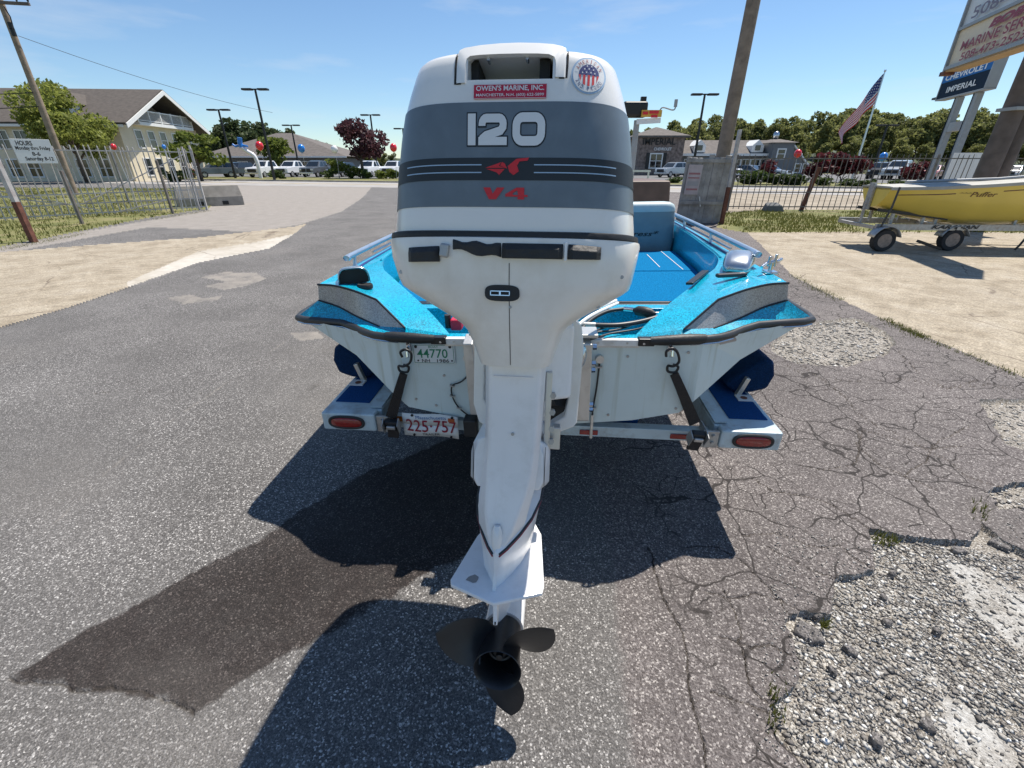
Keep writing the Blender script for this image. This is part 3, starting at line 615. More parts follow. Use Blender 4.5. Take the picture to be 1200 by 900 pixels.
# handle cap around the intake: raised frame with open joints at either side
def strip_on_cowl(mb, path, wdt, off):
    pts = []
    for (x, z) in path: pts.append(Vector((x, cowl_y(x, z) - off, z)))
    for i in range(len(pts) - 1):
        a, b = pts[i], pts[i + 1]; d = (b - a); n = Vector((d.z, 0, -d.x)).normalized() * wdt / 2
        mb.quad(a - n, b - n, b + n, a + n)
for path in ([(-.1205, .296), (-.1205, .33), (-.119, .350), (-.118, .360)], [(.109, .305), (.110, .33), (.110, .35), (.109, .360)], [(-.119, .298), (-.108, .298)], [(.094, .306), (.105, .306)]):
    mb = MB(); strip_on_cowl(mb, [(x + .006, z) for x, z in path], .0045, .0012); mb.build('panel_gap', M['dark'], mot)
CAPP = [(-.118, .298), (-.1175, .33), (-.1165, .358), (-.114, .366), (-.104, .3705), (-.07, .3752), (-.03, .378), (.01, .3785), (.05, .3765), (.08, .3735), (.097, .3695), (.105, .365), (.1065, .358), (.107, .33), (.107, .306)]
CAPI = [(-.099, .298), (-.099, .32), (-.099, .335), (-.097, .345), (-.09, .350), (-.07, .352), (-.03, .353), (.01, .353), (.05, .352), (.072, .350), (.083, .345), (.086, .338), (.087, .33), (.087, .32), (.087, .306)]
def cap_y(x, z, k): return cowl_y(x, min(z, .352)) - .0035 + max(0, z - .352) * .5 + k
def xs6(p): return [(x + .006, z) for x, z in p]
CAPP, CAPI = xs6(CAPP), xs6(CAPI)
mb = MB(); n = len(CAPP)
ro = [(x, cap_y(x, z, .0025), z) for x, z in CAPP]; ro2 = [(x * .97 + .0002, cap_y(x, z, 0), z - (.0035 if z > .36 else 0)) for x, z in CAPP]; ri = [(x, cap_y(x, z, .0), z) for x, z in CAPI]; ri2 = [(x * .98, cap_y(x, z, .014), z - .001) for x, z in CAPI]; bk = [(x, .44, z - .008 if z > .34 else .30) for x, z in CAPP]
mb.loft([bk, ro, ro2, ri, ri2], False, (False, False)); mb.build('intake_frame', M['gelcoat'], mot, True, asm=32)
# slate band round the cowl, dark stripes and print
mb = MB(); zb = np.linspace(.057, .261, 12); rings = []
for z in zb:
    hw, y0, ln, n = smooth_seq(COWL, z); rings.append(sell(hw + .0012, y0 - .0012, ln + .0024, n, z))
mb.loft(rings, True, (False, False)); mb.build('decal_band', M['band'], mot, True)
def cowl_strip(name, x0, x1, z0, z1, m, off=.002, parent=mot):
    mb = MB(); n = max(2, int((x1 - x0) / .008)); xs = np.linspace(x0, x1, n + 1)
    vs = [(x, cowl_y(x, z0) - off, z0) for x in xs] + [(x, cowl_y(x, z1) - off, z1) for x in xs]
    mb.add(vs, [(i, i + 1, n + 2 + i, n + 1 + i) for i in range(n)]); return mb.build(name, m, parent, True)
mb = MB(); rings = []
for z in (.1105, .125, .14, .1545):
    hw, y0, ln, n = smooth_seq(COWL, z); rings.append(sell(hw + .002, y0 - .002, ln + .004, n, z))
mb.loft(rings, True, (False, False)); mb.build('dark_stripe', M['dark_stripe'], mot, True)
for x0, x1 in ((-.262, -.056), (.056, .262)):
    for z in (.1255, .1405): cowl_strip('pinstripe', x0, x1, z - .0011, z + .0011, M['lightblue_print'], .003)
cf = lambda off: (lambda x, z: (x + .01, cowl_y(x + .01, z) - off, z))
def ribbon(mb, path, wd, fn, closed=False, ends=(0, 0)):       # a flat stroke of even width with mitred joints
    p = [Vector((x, z)) for x, z in path]; n = len(p); Lq, Rq = [], []
    for i in range(n):
        a = p[i] - p[i - 1] if (i > 0 or closed) else p[1] - p[0]; b = p[(i + 1) % n] - p[i] if (i < n - 1 or closed) else p[i] - p[i - 1]
        a.normalize(); b.normalize(); t = (a + b).normalized(); nn = Vector((-t.y, t.x)); k = wd / 2 / max(.4, nn.dot(Vector((-a.y, a.x))))
        q = p[i].copy()
        if not closed and i == 0: q -= a * ends[0]
        if not closed and i == n - 1: q += b * ends[1]
        Lq.append(fn(*(q + nn * k))); Rq.append(fn(*(q - nn * k)))
    if closed: Lq.append(Lq[0]); Rq.append(Rq[0])
    m_ = len(Lq); mb.add(Lq + Rq, [(i, i + 1, m_ + i + 1, m_ + i) for i in range(m_ - 1)])
def arcp(cx, cz, rx, rz, a0, a1, n=7): return [(cx + rx * math.cos(R(a0 + (a1 - a0) * i / n)), cz + rz * math.sin(R(a0 + (a1 - a0) * i / n))) for i in range(n + 1)]
def numeral(mb, off, g):
    fc = cf(off); fn = lambda x, z: fc(x, .2085 + (z - .2085) * 1.15); wd = .0165 + g * 2
    ribbon(mb, [(-.0875, .182), (-.0875, .2355)], wd + .001, fn, ends=(g, g))
    zt, zb_ = .2355 - .00825, .182 + .00725
    ribbon(mb, [(-.0655, .214), (-.0655, .2175)] + arcp(-.0565, zt - .0095, .009, .0095, 180, 90, 4) + arcp(-.030, zt - .0095, .009, .0095, 90, 0, 4) + [(-.0215, .2125), (-.0265, .2065), (-.057, .1985), (-.0645, .1935), (-.0655, zb_ + .002)], wd * .92, fn, ends=(g, g))
    ribbon(mb, [(-.0735, zb_), (-.0125, zb_)], .0145 + g * 2, fn, ends=(g, g))
    x0, x1, z0, z1, r_ = .0065, .0585, .182 + .00725, .2355 - .00725, .013
    ribbon(mb, arcp(x1 - r_, z1 - r_, r_, r_, 90, 0, 5) + arcp(x1 - r_, z0 + r_, r_, r_, 0, -90, 5) + arcp(x0 + r_, z0 + r_, r_, r_, 270, 180, 5) + arcp(x0 + r_, z1 - r_, r_, r_, 180, 90, 5), wd, fn, True)
mb = MB(); numeral(mb, .0018, .0022); mb.build('numeral_outline', M['dark_stripe'], mot)
mb = MB(); numeral(mb, .003, -.0004); mb.build('numeral', M['white_print'], mot)
mb = MB(); fn = cf(.003)
for pl in ([(-.062, .096), (-.047, .096), (-.0415, .0835), (-.0325, .096), (-.016, .096), (-.034, .0725), (-.0495, .0725)],):
    mb.quad(*[fn(*q) for q in (pl[0], pl[1], pl[2], pl[5], pl[6])]); mb.quad(*[fn(*q) for q in (pl[2], pl[3], pl[4], pl[5])])
for pl in ([(-.014, .083), (.010, .096), (.020, .096), (.002, .0845)], [(-.014, .083), (.002, .0845), (.002, .078), (-.014, .078)], [(.002, .0815), (.034, .0815), (.034, .0775), (.002, .078)], [(.0105, .096), (.0265, .096), (.0265, .0815), (.0135, .0815)], [(.0125, .0775), (.0265, .0775), (.0265, .0725), (.0125, .0725)]):
    mb.quad(*[fn(*q) for q in pl])
mb.build('engine_lettering', M['red_print'], mot)
mb = MB()                                      # the red emblem: two angular wings meeting
for pl in ([(-.058, .1345), (-.024, .1455), (-.0285, .138), (-.014, .1345), (-.045, .1345)], [(-.055, .1325), (-.016, .1325), (-.028, .1205), (-.033, .1255)], [(-.022, .146), (-.016, .143), (-.011, .133), (-.026, .139)],
           [(-.006, .1265), (-.010, .138), (.009, .152), (.035, .1545), (.032, .1485), (.015, .147), (.010, .139), (.014, .128), (.003, .1205)]):
    mb.quad(*[cf(.0032)(x, z) for x, z in pl])
mb.build('emblem', M['red_print'], mot)
st = cowl_strip('dealer_sticker', -.074, .076, .2665, .2945, M['sticker_red'], .0022)
lettering('sticker_lettering', "OWEN'S MARINE, INC.", (-.079, .2805, .061, .2915), cf(.0032), M['white_print'], st, .02)
lettering('sticker_lettering', 'MANCHESTER, N.H. (603) 622-5899', (-.079, .2695, .061, .2765), cf(.0032), M['white_print'], st, .01)
mb = MB()
for a, b_, c, d in ((-.0735, .0755, .2672, .268), (-.0735, .0755, .2932, .294)): 
    xs = np.linspace(a, b_, 20); vs = [(x, cowl_y(x, c) - .003, c) for x in xs] + [(x, cowl_y(x, d) - .003, d) for x in xs]; mb.add(vs, [(i, i + 1, 21 + i, 20 + i) for i in range(19)])
mb.build('sticker_border', M['white_print'], st)
# round patriotic sticker: white disc, flag shield, ring lettering (the face is left out)
scx, scz, sr = .1605, .3125, .036
def on(x, z, off): return (x, cowl_y(x, z) - off, z)
def disc(r, off, n=40, a0=0, a1=6.28319):
    mb = MB(); rr = np.linspace(0, r, 6); A = np.linspace(a0, a1, n)
    vs = [on(scx + q * math.cos(a), scz + q * math.sin(a), off) for q in rr for a in A]
    mb.add(vs, [(i * n + j, i * n + j + 1, (i + 1) * n + j + 1, (i + 1) * n + j) for i in range(5) for j in range(n - 1)]); return mb
rs = disc(sr, .0016).build('round_sticker', M['lightblue_print'], mot, True)
disc(sr * .9, .0022).build('sticker_face', M['white_print'], rs, True)
disc(sr * .58, .0028, 24, 0, 3.14159).build('sticker_field', M['navy_print'], rs, True)
mb = MB(); ri = sr * .58
for k in range(5):
    x0 = -ri + (2 * k) * ri * 2 / 9; x1 = x0 + ri * 2 / 9
    zs = lambda x: -math.sqrt(max(0, ri * ri - x * x))
    mb.quad(on(scx + x0, scz + zs(x0), .0029), on(scx + x1, scz + zs(x1), .0029), on(scx + x1, scz, .0029), on(scx + x0, scz, .0029))
mb.build('sticker_stripes', M['red_print'], rs)
mb = MB()
for sx, sz in ((-.013, .004), (-.005, .005), (.004, .005), (.012, .004), (-.009, .011), (0, .012), (.009, .011), (-.004, .017), (.005, .017)):
    mb.quad(*[on(scx + sx + (.0021 if k % 2 == 0 else .0009) * math.sin(k * math.pi / 5), scz + sz + (.0021 if k % 2 == 0 else .0009) * math.cos(k * math.pi / 5), .0036) for k in range(10)])
mb.build('sticker_stars', M['white_print'], rs)
def ring_text(txt, r, a0, a1, up, m):
    mb = MB()
    for i, ch in enumerate(txt):
        if ch == ' ': continue
        a = a0 + (a1 - a0) * i / (len(txt) - 1); h = .0078; wd = .0042 if ch != 'I' else .0014; wd = .0054 if ch in 'M' else wd
        er = Vector((math.cos(a), math.sin(a))); ur = er if up else -er; rt = Vector((ur.y, -ur.x)); c = Vector((scx, scz)) + er * r
        letter_mb(mb, ch, (-wd / 2, -h / 2, wd / 2, h / 2), lambda x, z: on(c.x + rt.x * x + ur.x * z, c.y + rt.y * x + ur.y * z, .0032), .0)
    return mb.build('sticker_lettering', m, rs)
ring_text('AMERICAN', sr * .74, R(150), R(30), True, M['maroon_print']); ring_text('AND PROUD', sr * .74, R(208), R(332), False, M['navy_print'])
# seam gasket and lower cowl
def rimring(gx, z): hw, y0, ln, n = smooth_seq(COWL, .006); return sell(hw + gx, y0 - gx, ln + 2 * gx, n, z)
mb = MB(); mb.loft([rimring(.002, .008), rimring(.0085, .006), rimring(.010, .001), rimring(.010, -.005), rimring(.004, -.008)]); mb.build('seam_gasket', M['rubber'], mot, True)
APRON = [(-.004, .310, -.002, .608, 3.6), (-.007, .319, -.011, .626, 3.6), (-.014, .321, -.012, .63, 3.6), (-.05, .315, -.008, .61, 3.8), (-.10, .302, -.002, .59, 4), (-.118, .295, .002, .58, 4), (-.130, .279, .006, .575, 4), (-.16, .228, .013, .55, 4), (-.19, .172, .022, .53, 4.2), (-.208, .144, .029, .51, 4.4), (-.224, .129, .035, .49, 4.6), (-.26, .114, .05, .46, 5), (-.312, .098, .068, .43, 5)]
adx = lambda z: .015 * float(np.clip((-z - .05) / .2, 0, 1))
AP = sorted(APRON)
def apron_y(x, z):
    hw, y0, ln, n = smooth_seq(AP, z); q = min(1., abs(x - adx(z)) / hw); return y0 + ln / 2 * (1 - (1 - q ** n) ** (1 / n))
mb = MB(); mb.loft([[(x + adx(z), y, z) for x, y, z in sell(*k[1:], k[0])] for k in APRON]); mb.build('lower_cowl', M['gelcoat_aged'], mot, True, asm=50)
mb = MB()
zs = np.linspace(-.06, -.306, 14); vs = [(x + .008, apron_y(x, z) - .0008, z) for z in zs for x in (-.0009, .0009)]
mb.add(vs, [(2 * i, 2 * i + 1, 2 * i + 3, 2 * i + 2) for i in range(13)]); mb.build('moulding_seam', M['grey_rubber'], mot)
mb = MB(); mb.cyl((.010, apron_y(0, -.158) + .004, -.158), (.010, apron_y(0, -.158) - .002, -.158), .0035, 10); mb.build('screw', M['galv'], mot)
# strips of black tape over the lower cowl vents
def tape(x0, x1, z0a, z1a, z0b, z1b, th=.016, ch=0.012, m='tape', wob=0):
    mb = MB(); n = max(3, int((x1 - x0) / .01)); rings = []
    for i in range(n + 1):
        t = i / n; x = x0 + (x1 - x0) * t; za = z0a + (z0b - z0a) * t; zt = z1a + (z1b - z1a) * t
        if wob: za += wob * math.sin(t * 9) ; zt += wob * .7 * math.cos(t * 13)
        k = .45 if i in (0, n) else 1
        y = apron_y(x, (za + zt) / 2)
        rings.append([(x, y + .01, za), (x, y - th * k, za), (x, y - th * k, zt - ch), (x, y - th * .35 * k, zt), (x, y + .01, zt)])
    mb.loft(rings); return mb.build('vent_tape', M[m], mot, False, .0015)
tape(-.228, -.150, -.062, -.030, -.060, -.026); tape(-.118, -.01, -.034, -.014, -.050, -.020, .010, .004, 'tape', .004)
tape(-.008, .125, -.050, -.018, -.050, -.018); tape(.136, .208, -.050, -.018, -.049, -.022)
mb = MB(); mb.box((-.137, apron_y(-.137, -.035) - .006, -.036), (.020, .016, .030), (0, .15, .1)); mb.build('torn_tape', M['galv'], mot, False, .004)
mb = MB(); mb.box((.131, apron_y(.131, -.034) - .004, -.034), (.006, .012, .038)); mb.build('vent_rib', M['gelcoat'], mot, False, .001)
# black oval badge with the cowl latch
def oval(cx, cz, hw, hh, y0, y1, n=28, e=3.2):
    r0 = []
    for k in range(n):
        a = 2 * math.pi * k / n; c, s_ = math.cos(a), math.sin(a)
        r0.append((cx + hw * math.copysign(abs(c) ** (2 / e), c), cz + hh * math.copysign(abs(s_) ** (2 / e), s_)))
    mb = MB(); mb.loft([[(x, y0, z) for x, z in r0], [(cx + (x - cx) * .96, y1, cz + (z - cz) * .93) for x, z in r0]]); return mb
yb = apron_y(0, -.125)
bd = oval(-.008, -.126, .041, .0195, yb + .01, yb - .006).build('cowl_latch', M['rubber'], mot, True, asm=30)
mb = MB(); mb.box((-.012, yb - .007, -.126), (.044, .003, .011)); mb.build('latch_slot', M['dark'], bd)
mb = MB()
for c, d in (((-.012, yb - .009, -.1305), (.044, .004, .002)), ((-.012, yb - .009, -.1215), (.044, .004, .002)), ((-.0335, yb - .009, -.126), (.002, .004, .011)), ((.0095, yb - .009, -.126), (.002, .004, .011)), ((-.012, yb - .009, -.127), (.004, .005, .009))): mb.box(c, d)
mb.build('latch_lever', M['chrome'], bd)
# midsection: flat-backed exhaust housing
def hexring(wr, ws, yr, ys, yf, z, wf=None):
    wf = wf or ws
    return [(-wr, yr, z), (wr, yr, z), (ws, ys, z), (wf, yf, z), (wf * .4, yf + .05, z), (-wf * .4, yf + .05, z), (-wf, yf, z), (-ws, ys, z)]
def sh(r, dx): return [(x + dx, y, z) for x, y, z in r]
HS = [(-.30, .0665, .081, .104, .135, .34, .015), (-.36, .0655, .08, .107, .137, .34, .015), (-.53, .063, .078, .107, .135, .36, .012), (-.62, .0605, .078, .10, .132, .40, .006), (-.68, .055, .077, .092, .128, .42, .0), (-.74, .046, .074, .082, .128, .43, -.01), (-.79, .034, .068, .072, .13, .44, -.014), (-.83, .02, .06, .064, .13, .44, -.018), (-.87, .011, .052, .058, .128, .44, -.02), (-.945, .006, .042, .05, .125, .44, -.022)]
mb = MB(); mb.loft([sh(hexring(a, b_, c, d, e, z), dx) for z, a, b_, c, d, e, dx in HS])
mid = mb.build('midsection', M['leg_paint'], mot, True, .006, 3, asm=28)
mb = MB(); mb.box((.012, .1025, -.345), (.105, .004, .0035)); mb.build('casting_ridge', M['leg_paint'], mot, False, .0015)
for x, z in ((.014, -.505),):
    mb = MB(); mb.cyl((x, .107, z), (x, .1015, z), .0042, 10); mb.build('screw', M['galv'], mid)
for x, z in ((-.26, -.085), (.262, -.085), (-.20, -.155), (.215, -.155)):
    mb = MB(); y_ = apron_y(x, z); mb.cyl((x, y_ + .004, z), (x, y_ - .0025, z), .0045, 10); mb.build('screw', M['galv'], mot)
mb = MB(); mb.box((.0845, .27, -.83), (.004, .05, .03)); mb.build('water_intake', M['dark'], mot)
# lower mount covers
for s_ in (-1, 1):
    mb = MB(); mb.loft([[(s_ * .062, .16, -.535), (s_ * .088, .16, -.545), (s_ * .112, .2, -.575), (s_ * .112, .38, -.575), (s_ * .06, .4, -.535)], [(s_ * .062, .155, -.58), (s_ * .1, .155, -.585), (s_ * .116, .19, -.6), (s_ * .116, .38, -.6), (s_ * .06, .4, -.58)],
                       [(s_ * .062, .15, -.66), (s_ * .1, .15, -.665), (s_ * .118, .19, -.68), (s_ * .118, .38, -.68), (s_ * .06, .4, -.66)], [(s_ * .06, .15, -.69), (s_ * .09, .15, -.692), (s_ * .108, .2, -.70), (s_ * .108, .38, -.70), (s_ * .06, .4, -.69)]])
    mc = mb.build('mount_cover', M['leg_paint'], mot, True, .004, 2, asm=30)
    mb = MB(); mb.box((s_ * .104, .157, -.625), (.0016, .004, .13)); mb.build('cover_joint', M['grey_rubber'], mc)
# gearcase shoulder with its dark and red pin line sweeping down to the back
def dl(y): return -.835 + (y - .06) * .5 if y < .2 else -.765 + (y - .2) * .35 * 1.2
mb = MB(); rings = []
for y, hw in ((.045, .004), (.07, .027), (.11, .055), (.16, .081), (.22, .097), (.3, .102), (.4, .092), (.5, .05), (.56, .006)):
    zt = dl(min(y, .42)); dx = -.02 + .02 * min(1, (y - .05) / .2)
    rings.append([(-hw + dx, y, zt), (0 + dx, y, zt + .012), (hw + dx, y, zt), (hw * .96 + dx, y, zt - .03), (hw * .72 + dx, y, min(zt - .05, -.93) + .0), (hw * .6 + dx, y, -.955), (-hw * .6 + dx, y, -.955), (-hw * .72 + dx, y, min(zt - .05, -.93)), (-hw * .96 + dx, y, zt - .03)])
mb.loft(rings); gc = mb.build('gearcase_shoulder', M['leg_paint'], mot, True, 0, asm=50)
for off, r_, m_ in ((.004, .0035, 'dark_stripe'), (-.003, .0028, 'maroon_print')):
    for s_ in (-1, 1):
        path = []
        for y, hw in ((.049, .008), (.07, .027), (.11, .055), (.16, .081), (.22, .097), (.3, .102)):
            path.append((s_ * (hw + .001) - .02 + .02 * min(1, (y - .05) / .2), y, dl(y) + off - .006))
        mb = MB(); mb.tube(path, r_, 6); mb.build('pin_line', M[m_], mot, True)
mb = MB(); mb.loft([[(-.020 + .016 * math.cos(a) * k, .068 - .018 * math.sin(a) * k - (1 - k) * .0 + (z + .84) * .05, z) for a in np.linspace(0, math.pi, 9)] for z, k in ((-.765, .5), (-.78, .85), (-.80, 1), (-.84, .9), (-.865, .35))], False, (True, True)); mb.build('trim_plug', M['gelcoat'], mot, True)
# anti-ventilation plate
pl = [(-.02, -.012), (-.152, .048), (-.160, .075), (-.128, .30), (-.085, .43), (-.04, .49), (.015, .49), (.07, .46), (.103, .40), (.118, .1), (.112, .045)]
pl = [(-.022, -.012), (-.154, .046), (-.160, .066), (-.122, .29), (-.085, .40), (-.04, .47), (.005, .47), (.06, .42), (.094, .33), (.112, .075), (.108, .046)]
pl = [(x + .006, y) for x, y in pl]
mb = MB(); mb.prism(pl, -.962, -.950); ap = mb.build('anti_vent_plate', M['leg_paint'], mot, False, .003)
mb = MB(); mb.loft([[(-.027, .03, -.95), (-.017, .03, -.95), (-.017, .2, -.95), (-.027, .2, -.95)], [(-.024, .05, -.885), (-.020, .05, -.885), (-.020, .2, -.86), (-.024, .2, -.86)]]); mb.build('plate_fillet', M['leg_paint'], mot, False, .004)
mb = MB(); n = 9; ring = [(-.09 + .016 * math.cos(2 * math.pi * k / n) * (1 + .3 * (k % 2)), .075 + .013 * math.sin(2 * math.pi * k / n) * (1 + .3 * (k % 3))) for k in range(n)]; mb.quad(*[(x, y, -.9492) for x, y in ring]); mb.build('bare_patch', mat('bare_metal_patch', (.3, .28, .26), .6), ap)
mb = MB(); mb.loft([[(-.014 + sx, y, z) for sx, y, z in ((-.006, .0, -.962), (.006, .0, -.962), (.008, .05, -.962), (-.008, .05, -.962))], [(-.012 + sx, y, z) for sx, y, z in ((-.006, -.005, -1.03), (.006, -.005, -1.03), (.006, .03, -1.035), (-.006, .03, -1.035))]]); tt = mb.build('trim_tab', M['leg_paint'], mot, False, .003)
mb = MB(); mb.box((-.012, -.0055, -1.022), (.004, .002, .008)); mb.build('tab_slot', M['dark'], tt)
# strut, torpedo and skeg
def airfoil(hw, y0, y1, z, dx, n=10):
    r = []
    for k in range(n + 1): t = k / n; r.append((dx + hw * math.sin(math.pi * t ** .7) , y0 + (y1 - y0) * t, z))
    for k in range(n - 1, 0, -1): t = k / n; r.append((dx - hw * math.sin(math.pi * t ** .7), y0 + (y1 - y0) * t, z))
    return r
mb = MB(); mb.loft([airfoil(.034, .13, .48, -.955, -.015), airfoil(.03, .13, .48, -1.1, -.017), airfoil(.04, .13, .48, -1.22, -.02)]); mb.build('gearcase_strut', M['leg_paint'], mot, True)
TX, TZ = -.006, -1.202
mb = MB(); mb.loft([[(TX + r_ * math.cos(2 * math.pi * k / 24), y, TZ + r_ * math.sin(2 * math.pi * k / 24)) for k in range(24)] for y, r_ in ((.17, .064), (.3, .062), (.42, .052), (.5, .032), (.54, .006))]); mb.build('gearcase', M['leg_paint'], mot, True)
mb = MB(); mb.loft([[(TX - .006, .16, -1.26), (TX + .006, .16, -1.26), (TX + .006, .4, -1.26), (TX - .006, .4, -1.26)], [(TX - .003, .18, -1.42), (TX + .003, .18, -1.42), (TX + .003, .27, -1.42), (TX - .003, .27, -1.42)]]); mb.build('skeg', M['leg_paint'], mot, False, .002)
# propeller
pr = bpy.data.objects.new('propeller', None); COL.objects.link(pr); pr.parent = mot; pr.location = (TX, 0, TZ); pr.empty_display_size = .05
mb = MB(); N = 40
prof = [(.165, .058), (.12, .060), (.06, .062), (.025, .067), (.012, .0705), (.010, .069), (.016, .064), (.06, .058), (.11, .056), (.115, .02)]
mb.loft([[(r_ * math.cos(2 * math.pi * k / N), y, r_ * math.sin(2 * math.pi * k / N)) for k in range(N)] for y, r_ in prof], True, (True, True)); mb.build('hub', M['prop'], pr, True, asm=45)
mb = MB(); mb.loft([[(r_ * math.cos(2 * math.pi * k / 6), y, r_ * math.sin(2 * math.pi * k / 6)) for k in range(6)] for y, r_ in ((.112, .024), (.075, .024), (.07, .02))]); mb.cyl((0, .11, 0), (0, .055, 0), .011, 12); mb.build('hub_nut', M['prop'], pr, False, .002)
mb = MB(); mb.tube([(.034 * math.cos(a), .085, .034 * math.sin(a)) for a in np.linspace(0, 2 * math.pi, 25)], .006, 8); mb.build('hub_washer', M['prop'], pr, True)
def blade(ang, parent):
    mb = MB(); nr_, nc_ = 14, 12; top, bot = [], []
    for i in range(nr_ + 1):
        t = i / nr_; r_ = .056 + (.205 - .056) * t
        half = .075 * (math.sin(math.pi * min(1, (t * .83 + .19))) ** .62 if t < 1 else 0) + .001
        pitch = math.atan2(.36, 2 * math.pi * r_ * 1.25); sweep = .10 * t * t
        for j in range(nc_ + 1):
            u = (j / nc_ - .5) * 2 * half
            th = ang + sweep + u * math.cos(pitch) / r_; y = .075 - u * math.sin(pitch) - .03 * t
            thk = .0022 * (1 - (2 * j / nc_ - 1) ** 2) * (1.6 - t) + .0007
            top.append((r_ * math.cos(th), y - thk, r_ * math.sin(th))); bot.append((r_ * math.cos(th), y + thk, r_ * math.sin(th)))
    k = nc_ + 1; f = []
    for i in range(nr_):
        for j in range(nc_): f.append((i * k + j, i * k + j + 1, (i + 1) * k + j + 1, (i + 1) * k + j))
    o_ = len(top); f2 = [tuple(q + o_ for q in reversed(a)) for a in f]
    e = [(i * k, (i + 1) * k, (i + 1) * k + o_, i * k + o_) for i in range(nr_)] + [(i * k + nc_, i * k + nc_ + o_, (i + 1) * k + nc_ + o_, (i + 1) * k + nc_) for i in range(nr_)] + [(nr_ * k + j, nr_ * k + j + 1, nr_ * k + j + 1 + o_, nr_ * k + j + o_) for j in range(nc_)]
    mb.add(top + bot, f + f2 + e); return mb.build('blade', M['prop'], parent, True, asm=60)
for a in (-84, 34, 152): blade(R(a), pr)
# swivel bracket, side arm and clamp bracket between motor and transom
mb = MB(); mb.loft([[(.084, .2, z0), (.17, .25, z0), (.17, .36, z0), (.084, .34, z0)] for z0 in (-.22, -.44)]); mb.build('side_cover', M['leg_paint'], mot, False, .012, 3)
mb = MB()
arm = [(.150, -.20), (.195, -.235), (.205, -.30), (.198, -.545), (.188, -.56), (.105, -.60), (.1, -.57), (.158, -.525), (.166, -.47), (.166, -.3)]
mb.loft([[(x, .34, z) for x, z in arm], [(x, .40, z) for x, z in arm]]); mb.build('swivel_arm', M['gelcoat_aged'], mot, False, .005)
mb = MB()
arm = [(-.165, -.235), (-.13, -.2), (-.135, -.48), (-.09, -.57), (-.09, -.6), (-.15, -.56), (-.168, -.5)]
mb.loft([[(x + .03, .34, z) for x, z in arm], [(x + .03, .40, z) for x, z in arm]]); mb.build('swivel_arm', M['gelcoat_aged'], mot, False, .005)
mb = MB(); mb.cyl((.13, .36, -.34), (.15, .43, -.5), .03, 14); mb.build('tilt_cylinder', M['black_metal'], mot, True)
mb = MB(); mb.box((.105, .22, -.48), (.018, .04, .26)); mb.box((.125, .25, -.56), (.04, .04, .07)); mb.build('mount_bracket', M['alu'], mot, False, .003)
for z in (-.42, -.47, -.52, -.56):
    mb = MB(); mb.cyl((.118, .2, z), (.118, .215, z), .009, 6); mb.build('bolt', M['galv'], mot)
mb = MB(); mb.sphere((.192, .40, -.335), (.028, .05, .045), 16, 10); mb.build('trim_motor', M['satin_chrome'], mot, True)

# ================================================================== BASS BOAT (own frame: x right, y to the bow, origin under the transom)
BO = (.14, 1.72, 0)
boat = thing('bass_boat', 'metal flake blue and white open fishing boat with silver stripe and side rails on trailer', 'boat', BO, (0, R(-1.4), R(-5)))
BMAT = Matrix.Translation(BO) @ Euler((0, R(-1.4), R(-5))).to_matrix().to_4x4(); BINV = BMAT.inverted()
def inplane(u, v, ax, val):                    # sighting -> boat frame on the plane axis=val
    o = BINV @ Vector((0, 0, CAMH)); d = BINV.to_3x3() @ ray(u, v); return o + d * ((val - o[ax]) / d[ax])
mir = lambda pts: [(-x, y, z) for x, y, z in pts]
def both(fn):
    for s_ in (1, -1): fn(s_)
# hull
ST = [  # y, keel z, chine (x,z), gunwale (x,z)
    (.0, .535, (.655, .675), None), (.25, .53, (.665, .665), (1.165, .955)), (1.5, .52, (.70, .66), (1.175, .985)), (3., .54, (.66, .70), (1.12, 1.015)), (4.2, .62, (.48, .80), (.88, 1.05)), (5., .80, (.22, .93), (.5, 1.085)), (5.4, 1.05, (.02, 1.07), (.02, 1.11))]
mb = MB()
for s_ in (1, -1):
    for a, b in zip(ST[:-1], ST[1:]):
        f = lambda *p: mb.quad(*[(s_ * q[0], q[1], q[2]) for q in p])
        f((0, a[0], a[1]), (a[2][0] * .62, a[0], a[1] + (a[2][1] - a[1]) * .28), (b[2][0] * .62, b[0], b[1] + (b[2][1] - b[1]) * .28), (0, b[0], b[1]))
        f((a[2][0] * .62, a[0], a[1] + (a[2][1] - a[1]) * .28), (a[2][0], a[0], a[2][1]), (b[2][0], b[0], b[2][1]), (b[2][0] * .62, b[0], b[1] + (b[2][1] - b[1]) * .28))
        if a[3]: f((a[2][0], a[0], a[2][1]), (a[3][0], a[0], a[3][1]), (b[3][0], b[0], b[3][1]), (b[2][0], b[0], b[2][1]))
    f = lambda *p: mb.quad(*[(s_ * q[0], q[1], q[2]) for q in p])
    # quarter panel, slightly dished
    c0, c1, tp = Vector((.652, 0, .95)), Vector((.655, 0, .675)), Vector((1.165, .25, .955)); c2 = Vector((.665, .25, .665))
    mid_ = Vector((.86, .12, .82)); m2 = Vector((.93, .25, .818))
    f(c0, mid_, tp); f(c0, c1, mid_); f(c1, c2, m2, mid_); f(mid_, m2, tp)
    f((.655, 0, .675), (.60, -.0, .618), (.406, -.0, .575), (0, 0, .535), (0, 0, .95), (.652, 0, .95))
hull = mb.build('hull', M['hull'], boat, True, 0, asm=12)
